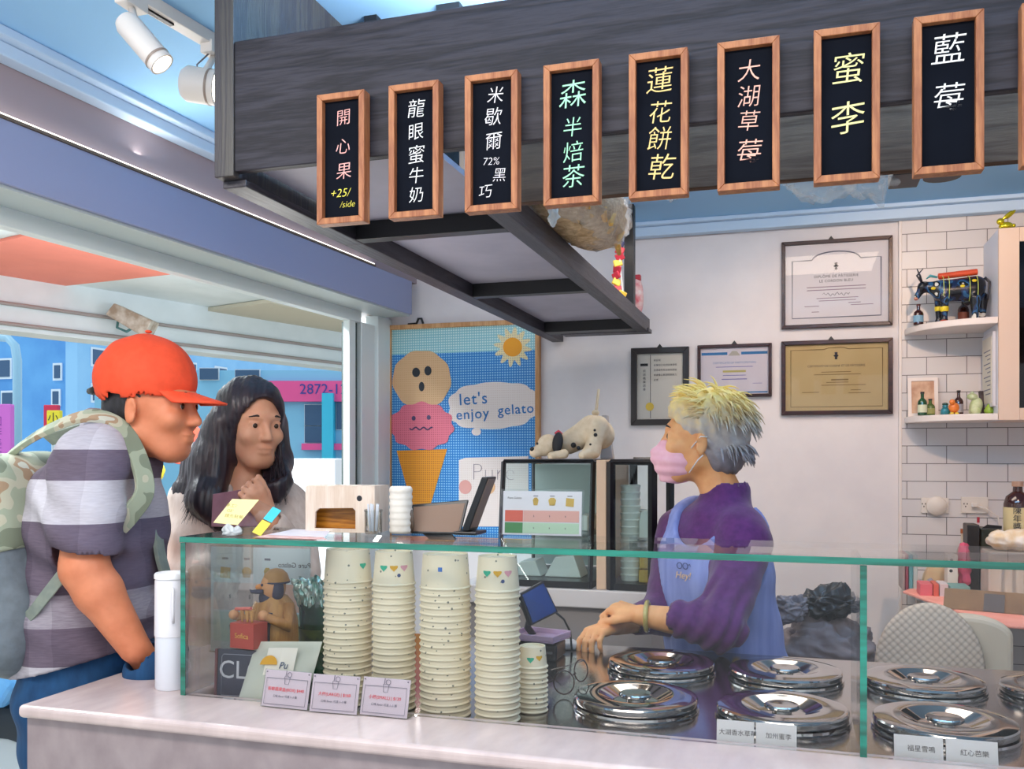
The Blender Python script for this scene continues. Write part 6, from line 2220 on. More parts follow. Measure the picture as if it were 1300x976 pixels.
def feet(S, hipc, fwd, foot_z=0.0, spread=.085, r=.038):
    f = Vector((fwd[0], fwd[1], 0)).normalized()
    l = Vector((0, 0, 1)).cross(f)
    for sd in (-1, 1):
        a = Vector((hipc[0], hipc[1], foot_z)) + l * sd * spread - f * .01
        S.cap(a + V(0, 0, .085), a + V(0, 0, .045), .036, .036, .02)
        S.cap(a + V(0, 0, .04) - f * .03, a + f * .15 + V(0, 0, .032), r, r * .82, .02)
    return S


def strands(name, roots, m, parent, r0=.0016, n=4):
    """roots: list of polylines; one mesh of tapered locks."""
    b = MB()
    for pts in roots:
        L = len(pts)
        b.tube(pts, [r0 * (1 - .85 * (i / (L - 1)) ** 1.5) for i in range(L)], n=n)
    return b.build(name, m, parent, smooth=True)


M_skin = mat('skin_light', 'e6ab8a', .5, c2='dc9c7c', scale=25, sss=.15)
M_skin2 = mat('skin_tan', 'dd8a64', .5, c2='d07c56', scale=25, sss=.15)
M_skin3 = mat('skin_worker', 'eaae78', .5, c2='de9c66', scale=25, sss=.15)

# ================================================================== the woman behind the counter
wp = thing('person', 'grey haired person in purple top, denim apron and pink mask leaning on the counter', 'person', V(at(925, 900, 2.56).x, at(925, 900, 2.56).y, 0))
TF = (-RH * .80 - FH * .60).normalized()                 # torso faces
TL = V(0, 0, 1).cross(TF)
headF = Frame(at(888, 560, 2.545), -RH * .97 + FH * .22, pitch=R(4), s=1.0)
neckb = at(922, 640, 2.53)
shL, shR = at(946, 690, 2.40), at(862, 676, 2.66)
chest, waist = at(905, 730, 2.53), at(918, 815, 2.55)
hip = at(930, 895, 2.57)
elL, wrL = at(914, 797, 2.28), at(815, 781, 2.335)
elR, wrR = at(842, 778, 2.56), at(783, 793, 2.42)
lo = V(hip.x - .75, hip.y - .55, -.01)
hi = V(hip.x + .45, hip.y + .45, 1.76)
S = SDF(lo, hi, .0055)
add_head(S, headF)
S.cap(headF(-.03, 0, -.06), neckb, .050, .058, .03)
S.cap(shL.lerp(neckb, .3), shR.lerp(neckb, .3), .055, .055, .05)
S.ell(chest, (.11, .15, .17), Matrix((TF, TL, V(0, 0, 1))).transposed().to_4x4(), .05)
S.ell(waist, (.11, .14, .16), Matrix((TF, TL, V(0, 0, 1))).transposed().to_4x4(), .06)
S.ell(hip, (.12, .155, .14), Matrix((TF, TL, V(0, 0, 1))).transposed().to_4x4(), .06)
legs(S, hip, TF)
feet(S, hip, TF)
for sh, el, wr in ((shL, elL, wrL), (shR, elR, wrR)):
    S.cap(sh, el, .046, .040, .03)
    S.cap(el, el.lerp(wr, .3), .040, .041, .02)
    S.cap(el.lerp(wr, .3), wr, .041, .027, .015)
# far hand lies on the steel with curled fingers, near hand closes over its wrist
hd = (at(752, 806, 2.345) - wrR).normalized()
add_hand(S, wrR + hd * .012, hd + V(0, 0, .06), V(0, 0, 1) - RH * .35 - FH * .25, -1, (.55, .6, .62, .66), .12, (.55, .3), s=.98)
hd2 = (at(776, 769, 2.40) - wrL).normalized()
add_hand(S, wrL + hd2 * .01, hd2, V(0, 0, 1) - FH * .35, 1, (.75, .8, .8, .8), .08, (.5, .5), s=.92)
body = S.build('body', M_skin3, wp)
add_eyes(headF, wp)
# purple top
M_pur = mat('purple_knit', '56205e', .9, c2='491852', scale=60, bump=.08, sheen=.2)
S = SDF(lo, hi, .0065)
S.cap(neckb + V(0, 0, .028), neckb + V(0, 0, -.05), .066, .078, .02)
S.cap(shL.lerp(neckb, .3), shR.lerp(neckb, .3), .068, .068, .05)
TR = Matrix((TF, TL, V(0, 0, 1))).transposed().to_4x4()
S.ell(chest, (.125, .165, .18), TR, .05)
S.ell(waist, (.125, .155, .17), TR, .06)
S.ell(hip + V(0, 0, .03), (.13, .165, .12), TR, .06)
S.cap(shL, elL + V(0, 0, .006), .068, .060, .04)
S.cap(elL + V(0, 0, .006), elL.lerp(wrL, .52) + V(0, 0, .004), .060, .047, .03)
S.cap(shR, elR, .066, .055, .04)
S.cap(elR, elR.lerp(wrR, .62), .055, .042, .03)
dL = (wrL - elL).normalized()


def wr_fold(X, Y, Z):
    a = (X - elL.x) * dL.x + (Y - elL.y) * dL.y + (Z - elL.z) * dL.z
    dist2 = (X - elL.x) ** 2 + (Y - elL.y) ** 2 + (Z - elL.z) ** 2
    g = np.exp(-dist2 / .018)
    return g * .0065 * np.sin(a * 150 + Z * 60 + np.sin(Y * 40) * 1.5) + .0022 * np.sin(X * 40 + Z * 55) * np.sin(Y * 45 + Z * 20)


S.ripple(wr_fold)
S.cap(neckb + V(0, 0, .10), neckb + V(0, 0, .0), .052, .055, .006, sub=True)
S.cap(elL.lerp(wrL, .50), elL.lerp(wrL, .85), .036, .036, .006, sub=True)
S.cap(elR.lerp(wrR, .60), elR.lerp(wrR, .95), .033, .033, .006, sub=True)
S.build('purple_top', M_pur, wp)
# denim pinafore apron: torso shell with neck scoop and armholes
def denim_mat():
    m = mat('apron_denim', '8c9ad2', .85, c2='7482c0', scale=40, stretch=(1, 1, .12), bump=.12, ramp=(.3, .7))
    return m


S = SDF(lo, hi, .0065)
S.cap(shL.lerp(neckb, .36), shR.lerp(neckb, .36), .079, .079, .05)
S.ell(chest, (.140, .178, .20), TR, .05)
S.ell(waist, (.142, .172, .20), TR, .06)
S.ell(hip + V(0, 0, -.02), (.165, .20, .22), TR, .06)
S.cap(hip, V(hip.x, hip.y, .52), .17, .215, .06)
S.ripple(lambda X, Y, Z: .006 * np.sin((X * TL.x + Y * TL.y) * 70) * np.clip((1.15 - Z) / .4, 0, 1) + .002 * np.sin(Z * 50 + X * 30))
S.ell(neckb + TF * .085 + V(0, 0, .02), (.11, .095, .15), TR, .01, sub=True)
S.cap(neckb + V(0, 0, .2), neckb + V(0, 0, -.01), .085, .085, .01, sub=True)
S.cap(shL + TL * .02 + V(0, 0, .06), shL.lerp(elL, .35) + TL * .03, .088, .080, .008, sub=True)
S.cap(shL.lerp(elL, .35) + TL * .03, elL, .080, .072, .008, sub=True)
S.cap(shR - TL * .03 + V(0, 0, .06), elR, .088, .066, .008, sub=True)
S.plane(V(0, 0, .54), V(0, 0, -1))
ap = S.build('denim_apron', denim_mat(), wp)
from mathutils.bvhtree import BVHTree


def surf(o, px_, py_):
    """Point and normal of the garment o where it faces pixel (px_,py_)."""
    M = MW[o.name]
    tr = BVHTree.FromPolygons([M @ v.co for v in o.data.vertices], [p.vertices[:] for p in o.data.polygons])
    p, n, _, _ = tr.ray_cast(EYE, (at(px_, py_, 2) - EYE).normalized())
    return p, n


p_, n_ = surf(ap, 868, 724)
if p_ is not None:
    if n_.dot(EYE - p_) < 0: n_ = -n_
    xd_ = V(0, 0, 1).cross(n_).normalized()
    Mn_ = frame_M(p_ + n_ * .004, xd_, V(0, 0, 1))
    b = MB()
    for cx_ in (-.011, .008):
        b.tube([Mn_ @ V(cx_ + .008 * math.cos(a_), .012 + .008 * math.sin(a_), 0) for a_ in np.linspace(0, 2 * PI, 18, endpoint=False)], .0011, n=5, closed=True)
    b.tube([Mn_ @ V(.016, .014, 0), Mn_ @ V(.022, .018, 0), Mn_ @ V(.024, .012, 0)], .0011, n=5)
    b.build('embroidered_glasses', mat('thread_navy', '3a4470', .8), wp)
    me = text_mesh('Hey!', .026, ex=.0004, shear=.2)
    me.transform(Mn_ @ Matrix.Translation((0, -.014, 0)))
    link_mesh('embroidered_lettering', me, mat('thread_gold', 'd8b890', .8), wp)
for k, (px_, py_) in enumerate(((935, 803),)):
    # button found on the apron's near side
    c_, nB = surf(ap, px_, py_)
    if nB.dot(EYE - c_) < 0: nB = -nB
    b = MB().lathe([(0, .004), (.009, .003), (.0115, 0), (.0105, -.004), (0, -.004)], M=Matrix.Translation(c_) @ nB.to_track_quat('Z', 'Y').to_matrix().to_4x4(), n=20)
    b.build('button', mat('brass_button', 'b89a56', .3, .6), wp, smooth=40)
# pink mask
M_mask = mat('pink_mask', 'f0bccb', .7, c2='ecb2c4', scale=60)
S = SDF(headF.c - V(.16, .16, .2), headF.c + V(.16, .16, .1), .0042)
S.ell(headF(.050, 0, -.058), (.066, .064, .060), headF.R(), .02)
S.cap(headF(.088, 0, -.012), headF(.108, 0, -.045), .012, .016, .03)
S.cap(headF(.108, 0, -.045), headF(.078, 0, -.112), .016, .018, .03)
S.plane(headF(.018, 0, -.05), headF.M @ V(-1, 0, -.12))
S.plane(headF(.09, 0, -.004), headF.M @ V(-.35, 0, 1))
S.plane(headF(.06, 0, -.122), headF.M @ V(.1, 0, -1))


def pleat(X, Y, Z):
    a = (X - headF.c.x) * headF.M[0][2] + (Y - headF.c.y) * headF.M[1][2] + (Z - headF.c.z) * headF.M[2][2]
    return .0018 * np.sin(a * 230)


S.ripple(pleat)
mk = S.build('face_mask', M_mask, wp)
for y in (-1, 1):
    MB().tube([headF(.020, y * .064, -.022), headF(-.004, y * .084, .012), headF(-.022, y * .086, .012)], .0018, n=6).build('ear_loop', mat('loop_white', 'f4eef0', .6), mk, smooth=True)
    MB().tube([headF(.020, y * .062, -.088), headF(-.002, y * .078, -.050), headF(-.014, y * .086, -.038)], .0018, n=6).build('ear_loop', mat('loop_white', 'f4eef0', .6), mk, smooth=True)


def hair_grey():  # yellow crown: the spotlight's highlight put into the grey hair colour
    m = bpy.data.materials.new('grey_hair_lit_yellow')
    m.use_nodes = True
    nt = m.node_tree
    b = nt.nodes['Principled BSDF']
    b.inputs['Roughness'].default_value = .5
    tc = nt.nodes.new('ShaderNodeTexCoord')
    sx = nt.nodes.new('ShaderNodeSeparateXYZ')
    nt.links.new(tc.outputs['Object'], sx.inputs[0])
    nz = nt.nodes.new('ShaderNodeTexNoise')
    nz.inputs['Scale'].default_value = 45
    nt.links.new(tc.outputs['Object'], nz.inputs['Vector'])
    ma = nt.nodes.new('ShaderNodeMath')
    ma.operation = 'MULTIPLY_ADD'
    ma.inputs[1].default_value = .10
    nt.links.new(nz.outputs['Fac'], ma.inputs[0])
    nt.links.new(sx.outputs[2], ma.inputs[2])
    mr = nt.nodes.new('ShaderNodeMapRange')
    mr.inputs['From Min'].default_value = headF.c.z - .10
    mr.inputs['From Max'].default_value = headF.c.z + .20
    nt.links.new(ma.outputs[0], mr.inputs[0])
    rp = nt.nodes.new('ShaderNodeValToRGB')
    e = rp.color_ramp.elements
    e[0].position, e[0].color = .05, lin('4a4650')
    e[1].position, e[1].color = .95, lin('f6dc86')
    for p_, c_ in ((.35, '8c8890'), (.58, 'b8b2ae'), (.78, 'dcc490')):
        q = e.new(p_)
        q.color = lin(c_)
    nt.links.new(mr.outputs[0], rp.inputs[0])
    nt.links.new(rp.outputs[0], b.inputs['Base Color'])
    return m


M_hairg = hair_grey()
S = SDF(headF.c - V(.2, .2, .2), headF.c + V(.2, .2, .22), .005)
S.ell(headF(-.030, 0, .058), (.108, .092, .092), headF.R(), .02)
S.ell(headF(-.062, 0, -.012), (.072, .078, .088), headF.R(), .03)
S.ell(headF(.03, 0, .085), (.06, .06, .045), headF.R(), .03)
S.ell(headF(.095, 0, -.035), (.085, .12, .095), headF.R(), .01, sub=True)
for y in (-1, 1):
    S.ell(headF(.002, y * .092, -.012), (.030, .030, .036), headF.R(), .008, sub=True)
S.ripple(lambda X, Y, Z: .003 * np.sin(X * 190 + Z * 120 + np.sin(Z * 60) * 2) * np.sin(Y * 170 + Z * 60))
hr = S.build('hair', M_hairg, wp)
hr_me_shift = headF.c.z
random.seed(11)
locks = []
for i in range(520):
    th = random.uniform(0, 2 * PI)
    ph = math.acos(random.uniform(-.35, 1))
    d = V(math.sin(ph) * math.cos(th), math.sin(ph) * math.sin(th), math.cos(ph))
    if d.x > .45 and d.z < .62: continue
    if abs(d.y) > .75 and -.05 < d.x < .5 and d.z < .1: continue
    p0 = V(-.030, 0, .050) + V(d.x * .108, d.y * .090, d.z * .096)
    if d.z < 0: p0 = V(-.055, 0, .0) + V(d.x * .078, d.y * .080, d.z * .075)
    back = V(-.35, 0, 0)
    fw = V(.9, 0, .15) if d.x > .15 else V(-.25, 0, -.75)
    L = random.uniform(.035, .06) * (1.15 if d.z > .5 else .85)
    pts = [headF(*(p0 - d * .006))]
    cur = p0
    dirv = (d * .55 + fw * .6 + V(random.uniform(-.3, .3), random.uniform(-.3, .3), random.uniform(-.15, .15))).normalized()
    for j in range(4):
        cur = cur + dirv * L / 4
        dirv = (dirv + V(0, 0, -.28) + d * .02 + fw * .12).normalized()
        pts.append(headF(*cur))
    locks.append(pts)
strands('hair_locks', locks, M_hairg, hr, .0042, 5)
# jade bangle
ax = (wrL - elL).normalized()
cB = elL.lerp(wrL, .93)
Mb = Matrix.Translation(cB) @ ax.to_track_quat('Z', 'Y').to_matrix().to_4x4()
b = MB()
b.tube([Mb @ V(.036 * math.cos(a_), .036 * math.sin(a_), .004 * math.sin(a_)) for a_ in np.linspace(0, 2 * PI, 36, endpoint=False)], .0062, n=10, closed=True)
b.build('bangle', mat('olive_jade', '9a8a4a', .2, c2='b8a864', scale=30, coat=.5), wp, smooth=True)
# embroidered mark on the bib
c_ = at(868, 722, 2.36)

# ================================================================== the man in the orange cap
mp_ = thing('person', 'person in orange cap, plaid shirt and jeans with a hand in his pocket', 'person', V(-1.60, 1.78, 0))
MF = (RH * .97 - FH * .22).normalized()
MLf = V(0, 0, 1).cross(MF)
TRm = Matrix((MF, MLf, V(0, 0, 1))).transposed().to_4x4()
mh = Frame(at(194, 518, 2.13), RH * .98 - FH * .12, pitch=R(-4), s=1.04)
mneck = at(152, 548, 2.15)
msR, msL = at(112, 592, 2.00), at(158, 592, 2.33)
mch, mwa, mhip = at(124, 668, 2.15), at(114, 780, 2.15), at(112, 868, 2.16)
mel, mwr = at(107, 722, 1.955), at(171, 822, 1.985)
mel2, mwr2 = at(172, 715, 2.40), at(205, 800, 2.36)
lo, hi = V(mhip.x - .55, mhip.y - .5, -.01), V(mhip.x + .45, mhip.y + .55, 1.78)
S = SDF(lo, hi, .0055)
add_head(S, mh)
S.cap(mh(-.03, 0, -.06), mneck, .056, .066, .03)
S.cap(msR.lerp(mneck, .3), msL.lerp(mneck, .3), .06, .06, .05)
S.ell(mch, (.125, .165, .19), TRm, .05)
S.ell(mwa, (.125, .155, .17), TRm, .06)
S.ell(mhip, (.12, .15, .13), TRm, .06)
legs(S, mhip, MF)
feet(S, mhip, MF)
S.cap(msR, mel, .056, .047, .03)
S.cap(mel, mel.lerp(mwr, .28), .047, .049, .02)
S.cap(mel.lerp(mwr, .28), mwr, .049, .033, .015)
S.cap(msL, mel2, .055, .046, .03)
S.cap(mel2, mwr2, .046, .032, .02)
hdm = (at(192, 846, 2.01) - mwr).normalized()
add_hand(S, mwr, hdm, -FH - RH * .3, -1, (.25, .25, .25, .25), .06, (.35, .2), s=1.05)
hdm2 = (at(214, 850, 2.34) - mwr2).normalized()
add_hand(S, mwr2, hdm2, FH + RH * .2, 1, (.3, .3, .35, .35), .06, (.35, .2), s=1.05)
S.build('body', M_skin2, mp_)
add_eyes(mh, mp_)
# short dark hair under the cap
S = SDF(mh.c - V(.18, .18, .18), mh.c + V(.18, .18, .2), .005)
S.ell(mh(-.020, 0, .022), (.094, .080, .080), mh.R(), .02)
S.ell(mh(-.055, 0, -.02), (.056, .068, .062), mh.R(), .02)
S.ell(mh(.10, 0, -.03), (.105, .12, .12), mh.R(), .01, sub=True)
S.cap(mh(-.12, 0, -.09), mh(.1, 0, -.06), .032, .05, .01, sub=True)
for y in (-1, 1): S.ell(mh(.0, y * .088, -.012), (.03, .028, .036), mh.R(), .006, sub=True)
S.ripple(lambda X, Y, Z: .0015 * np.sin(X * 300 + Z * 200) * np.sin(Y * 300))
S.build('hair', mat('black_hair', '1c1a1c', .5, c2='2c2a30', scale=120, stretch=(1, 1, .2)), mp_)
# cap
M_cap = mat('orange_twill', 'f0502a', .75, c2='e64a24', scale=60, bump=.05)
S = SDF(mh.c - V(.26, .26, .1), mh.c + V(.26, .26, .26), .005)
S.ell(mh(-.022, 0, .060), (.118, .098, .108), mh.R(), .01)
S.ell(mh(-.020, 0, .03), (.1065, .087, .098), mh.R(), .004, sub=True)
S.ripple(lambda X, Y, Z: -.0016 * np.exp(-(((X - mh.c.x) * MLf.x + (Y - mh.c.y) * MLf.y) / .004) ** 2) + .0012 * np.sin((X * RH.x + Y * RH.y) * 90 + Z * 40))
S.plane(mh(.10, 0, .030), mh.M @ V(.12, 0, -1))
cp = S.build('cap', M_cap, mp_)
b = MB()


def brim(u, v):
    ang = (u - .5) * 1.9
    r0x, r0y = .098, .086
    L = .085 * (math.cos(ang * .83))
    x = -.012 + (r0x + v * L) * math.cos(ang)
    y = (r0y + v * .004) * math.sin(ang) * (1 - .06 * v)
    z = .040 + .0 - .020 * v - .16 * (y * y) / .09 * .55 * (0.3 + v)
    return mh(x, y, z)


b.grid(brim, 24, 8)
b.build('brim', M_cap, cp, smooth=True, solid=.004)
MB().sph(mh(-.022, 0, .170), (.008, .008, .004), mh.R(), u=12, v=8).build('top_button', M_cap, cp, smooth=True)
MB().tube([mh(-.105, .05, .035), mh(-.140, .02, .028), mh(-.140, -.02, .028), mh(-.105, -.05, .035)], .008, n=8).build('back_strap', M_blk, cp, smooth=True)


# plaid shirt
def plaid():
    m = bpy.data.materials.new('plaid_shirt_cloth')
    m.use_nodes = True
    nt = m.node_tree
    N, L = nt.nodes.new, nt.links.new
    b = nt.nodes['Principled BSDF']
    b.inputs['Roughness'].default_value = .9
    tc = N('ShaderNodeTexCoord')
    sp = N('ShaderNodeSeparateXYZ')
    L(tc.outputs['Object'], sp.inputs[0])

    def band(out, period, phase, duty):
        m1 = N('ShaderNodeMath')
        m1.operation = 'MULTIPLY_ADD'
        m1.inputs[1].default_value = 1 / period
        m1.inputs[2].default_value = phase
        L(out, m1.inputs[0])
        fr = N('ShaderNodeMath')
        fr.operation = 'FRACT'
        L(m1.outputs[0], fr.inputs[0])
        lt = N('ShaderNodeMath')
        lt.operation = 'LESS_THAN'
        lt.inputs[1].default_value = duty
        L(fr.outputs[0], lt.inputs[0])
        return lt.outputs[0]
    mr = N('ShaderNodeMapRange')
    mr.inputs['From Min'].default_value = .9
    mr.inputs['From Max'].default_value = 1.7
    L(sp.outputs[2], mr.inputs[0])
    rb_ = N('ShaderNodeValToRGB')
    rb_.color_ramp.interpolation = 'CONSTANT'
    stops = [(0, .9), (.99, .12), (1.075, .55), (1.145, .08), (1.305, .95), (1.395, .12), (1.462, .9), (1.525, .45)]
    el = rb_.color_ramp.elements
    el[0].position, el[0].color = 0, (.9, .9, .9, 1)
    el[1].position, el[1].color = (.99 - .9) / .8, (.12, .12, .12, 1)
    for z_, v_ in stops[2:]:
        q = el.new((z_ - .9) / .8)
        q.color = (v_, v_, v_, 1)
    L(mr.outputs[0], rb_.inputs[0])
    h = rb_.outputs[0]
    dx = N('ShaderNodeVectorMath')
    dx.operation = 'DOT_PRODUCT'
    dx.inputs[1].default_value = (RH.x, RH.y, 0)
    L(tc.outputs['Object'], dx.inputs[0])
    v = band(dx.outputs['Value'], .150, .30, .36)
    add = N('ShaderNodeMath')
    add.operation = 'MULTIPLY_ADD'
    add.inputs[1].default_value = .62
    L(h, add.inputs[0])
    m2 = N('ShaderNodeMath')
    m2.operation = 'MULTIPLY'
    m2.inputs[1].default_value = .08
    L(v, m2.inputs[0])
    L(m2.outputs[0], add.inputs[2])
    mp = N('ShaderNodeMapping')
    mp.inputs['Scale'].default_value = (40, 40, 300)
    L(tc.outputs['Object'], mp.inputs[0])
    nz = N('ShaderNodeTexNoise')
    nz.inputs['Scale'].default_value = 1.0
    nz.inputs['Detail'].default_value = 3
    L(mp.outputs[0], nz.inputs['Vector'])
    a2 = N('ShaderNodeMath')
    a2.operation = 'MULTIPLY_ADD'
    a2.inputs[1].default_value = .28
    L(nz.outputs['Fac'], a2.inputs[0])
    L(add.outputs[0], a2.inputs[2])
    rp = N('ShaderNodeValToRGB')
    rp.color_ramp.elements[0].position = .05
    rp.color_ramp.elements[0].color = lin('4d4252')
    rp.color_ramp.elements[1].position = 1.0
    rp.color_ramp.elements[1].color = lin('d9d6de')
    q = rp.color_ramp.elements.new(.35)
    q.color = lin('6f6272')
    L(a2.outputs[0], rp.inputs[0])
    L(rp.outputs[0], b.inputs['Base Color'])
    bp = N('ShaderNodeBump')
    bp.inputs['Strength'].default_value = .15
    bp.inputs['Distance'].default_value = .003
    L(nz.outputs['Fac'], bp.inputs['Height'])
    L(bp.outputs[0], b.inputs['Normal'])
    return m


PLZ = .62
S = SDF(lo, hi, .0065)
S.cap(msR.lerp(mneck, .3), msL.lerp(mneck, .3), .074, .074, .05)
S.cap(mneck, mneck + V(0, 0, -.06), .078, .09, .03)
S.ell(mch, (.150, .185, .20), TRm, .05)
S.ell(mwa, (.152, .178, .19), TRm, .06)
S.ell(mhip + V(0, 0, .02), (.158, .180, .13), TRm, .06)
S.cap(msR, msR.lerp(mel, .66), .078, .080, .04)
S.cap(msL, msL.lerp(mel2, .66), .076, .076, .04)
S.ripple(lambda X, Y, Z: .004 * np.sin(X * 38 + Z * 26 + np.sin(Y * 22)) * np.sin(Z * 33 + Y * 15) + .003 * np.sin(Z * 70 + X * 45))
dA = (mel - msR).normalized()
S.cap(msR.lerp(mel, .60), msR.lerp(mel, 1.25), .064, .062, .004, sub=True)
S.cap(msL.lerp(mel2, .60), msL.lerp(mel2, 1.2), .060, .06, .004, sub=True)
S.cap(mneck + V(0, 0, .15), mneck + V(0, 0, .0), .070, .062, .006, sub=True)
S.plane(at(30, 852, 2.16), (at(30, 852, 2.16) - at(10, 700, 2.16)).normalized() * .2 + V(0, 0, -1) + RH * .28)
PLZ = .62 - 0.0
sh_ = S.build('plaid_shirt', plaid(), mp_)
# collar
b = MB()
MB().tube([mneck + MF * .064 * math.cos(a_) * 1.05 + MLf * .068 * math.sin(a_) + V(0, 0, .022 - .022 * math.cos(a_)) for a_ in np.linspace(0, 2 * PI, 28, endpoint=False)], .013, n=8, closed=True).build('collar', mat('shirt_grey', '8b8390', .9, c2='6f6675', scale=60), sh_, smooth=True)
# jeans
M_jean = mat('indigo_denim', '164a78', .85, c2='0f3c66', scale=50, stretch=(1, 1, .25), bump=.1)
S = SDF(lo, hi, .0065)
S.ell(mhip, (.128, .160, .145), TRm, .06)
S.cap(mhip + V(0, 0, .10), mhip + V(0, 0, -.04), .126, .13, .05)
S.ell(mhip + V(0, 0, .09), (.132, .165, .11), TRm, .04)
legs(S, mhip, MF, r=(.100, .074, .062, .058))
S.cap(mwr.lerp(mwr + hdm * .1, .6), mwr + hdm * .17, .058, .05, .03)
S.cap(mwr2.lerp(mwr2 + hdm2 * .1, .6), mwr2 + hdm2 * .17, .058, .05, .03)
S.cap(mwr, mwr + hdm * .07, .034, .040, .004, sub=True)
S.cap(mwr2, mwr2 + hdm2 * .07, .034, .04, .004, sub=True)
S.ripple(lambda X, Y, Z: .004 * np.sin(Z * 60 + X * 20) * np.sin(X * 30 + Y * 30))
jn = S.build('jeans', M_jean, mp_)
M_st = mat('jean_thread', '9ab4c8', .8)


def on_surface(o_mesh, p, d):
    return p


S = SDF(V(mhip.x - .3, mhip.y - .35, -.005), V(mhip.x + .35, mhip.y + .35, .14), .006)
feet(S, mhip, MF, r=.047)
S.plane(V(0, 0, .004), V(0, 0, -1))
S.build('shoes', mat('dark_shoe', '2b2b30', .6), mp_)
# backpack
def camo():
    return mat('camo_canvas', '8d9a86', .9, scale=13, const=[(0, '7c8470'), (.42, 'a0a892'), (.52, 'bcb9a2'), (.60, 'a98e72'), (.66, 'c7c8ba')], detail=1.5)


M_grey = mat('grey_nylon', '78838c', .75, c2='6c767e', scale=40, bump=.08)
bk = thing('backpack', 'grey backpack with a camouflage top worn by the person in the orange cap', 'backpack', at(10, 840, 2.12))
Rb = Matrix((MF, MLf, V(0, 0, 1))).transposed().to_4x4() @ Matrix.Rotation(R(-7), 4, 'Y')
bcn = at(20, 714, 2.10)
S = SDF(bcn - V(.3, .35, .4), bcn + V(.3, .35, .4), .006)
S.rbox(bcn, (.088, .155, .235), .07, Rb, .02)
S.ell(bcn + V(0, 0, -.06), (.105, .165, .20), Rb, .04)
S.ripple(lambda X, Y, Z: .004 * np.sin(Z * 40 + Y * 22) * np.sin(Y * 30 + X * 25))
S.f = np.maximum(S.f, (lambda q: q)(S.f))
S.build('main_bag', M_grey, bk)
S = SDF(bcn - V(.3, .35, .4), bcn + V(.3, .35, .4), .006)
S.rbox(bcn + V(0, 0, .012), (.096, .165, .240), .075, Rb, .02)
S.plane(bcn + V(0, 0, .02) - RH * .0, V(0, 0, -1) + RH * .35)
S.ripple(lambda X, Y, Z: .003 * np.sin(Z * 50 + Y * 22))
S.build('camo_flap', camo(), bk)
S = SDF(bcn - V(.35, .4, .45), bcn + V(.3, .35, .4), .006)
S.rbox(bcn - MF * .075 + V(0, 0, -.10), (.05, .12, .11), .045, Rb, .02)
pk = S.build('front_pocket', mat('grey_nylon_light', '8f9aa0', .75, c2='838e94', scale=40, bump=.08), bk)


def strap(name, pts, wd, m, parent, th=.006):
    """Flat webbing along pts."""
    b = MB()
    P_ = [Vector(p) for p in pts]
    # resample smoothly
    Q = []
    for i in range(len(P_) - 1):
        p0, p1, p2, p3 = P_[max(i - 1, 0)], P_[i], P_[i + 1], P_[min(i + 2, len(P_) - 1)]
        for t in np.linspace(0, 1, 7)[:-1]:
            t = float(t)
            Q.append(.5 * ((2 * p1) + (p2 - p0) * t + (2 * p0 - 5 * p1 + 4 * p2 - p3) * t * t + (3 * p1 - p0 - 3 * p2 + p3) * t ** 3))
    Q.append(P_[-1])
    axis = mch
    rows = []
    for i, q in enumerate(Q):
        tg = (Q[min(i + 1, len(Q) - 1)] - Q[max(i - 1, 0)]).normalized()
        out = (q - V(mch.x, mch.y, min(q.z, mch.z + .05)))
        out = (out - tg * out.dot(tg)).normalized()
        sd = tg.cross(out)
        rows.append([q + sd * wd / 2, q - sd * wd / 2, q - sd * wd / 2 + out * th, q + sd * wd / 2 + out * th])
    vs = [[b.bm.verts.new(p) for p in r] for r in rows]
    for a, c in zip(vs, vs[1:]):
        for k in range(4):
            b.bm.faces.new((a[k], a[(k + 1) % 4], c[(k + 1) % 4], c[k]))
    b.bm.faces.new(vs[0][::-1])
    b.bm.faces.new(vs[-1])
    return b.build(name, m, parent, smooth=35, bevel=.0015)


M_strap = mat('strap_canvas', '8f988c', .85, c2='7c8680', scale=30)
strap('shoulder_strap', [at(14, 580, 2.10), at(55, 552, 2.05), at(110, 531, 2.035), at(148, 541, 2.05), at(172, 578, 2.04), at(182, 622, 2.03), at(166, 650, 2.02), at(150, 668, 2.02)], .042, camo(), bk, .012)
strap('shoulder_strap', [at(60, 560, 2.33), at(140, 540, 2.30), at(186, 575, 2.215), at(194, 640, 2.16), at(200, 700, 2.14), at(210, 735, 2.16)], .040, M_strap, bk, .010)
strap('waist_strap', [at(84, 724, 1.965), at(62, 752, 1.965), at(38, 782, 1.985), at(16, 800, 2.03)], .026, M_strap, bk, .005)

# ================================================================== the woman in beige
wm = thing('person', 'long dark haired person in a beige cardigan holding a mauve notebook', 'person', V(-1.52, 2.28, 0))
WF = (RH * .62 - FH * .78).normalized()
WL = V(0, 0, 1).cross(WF)
TRw = Matrix((WF, WL, V(0, 0, 1))).transposed().to_4x4()
wh = Frame(at(320, 541, 2.60), RH * .62 - FH * .70, pitch=R(-6), s=.98)
wnk = at(308, 610, 2.62)
wsR, wsL = at(243, 640, 2.60), at(366, 645, 2.68)
wch, wwa, whip = at(304, 690, 2.62), at(302, 770, 2.62), at(300, 850, 2.63)
weR, wwR = at(236, 735, 2.52), at(296, 716, 2.40)
weL, wwL = at(378, 722, 2.55), at(338, 655, 2.46)
lo, hi = V(whip.x - .5, whip.y - .5, -.01), V(whip.x + .5, whip.y + .45, 1.76)
S = SDF(lo, hi, .0055)
add_head(S, wh, True)
S.cap(wh(-.03, 0, -.06), wnk, .046, .052, .03)
S.cap(wsR.lerp(wnk, .3), wsL.lerp(wnk, .3), .048, .048, .05)
S.ell(wch, (.10, .145, .16), TRw, .05)
S.ell(wwa, (.10, .13, .15), TRw, .06)
S.ell(whip, (.115, .155, .14), TRw, .06)
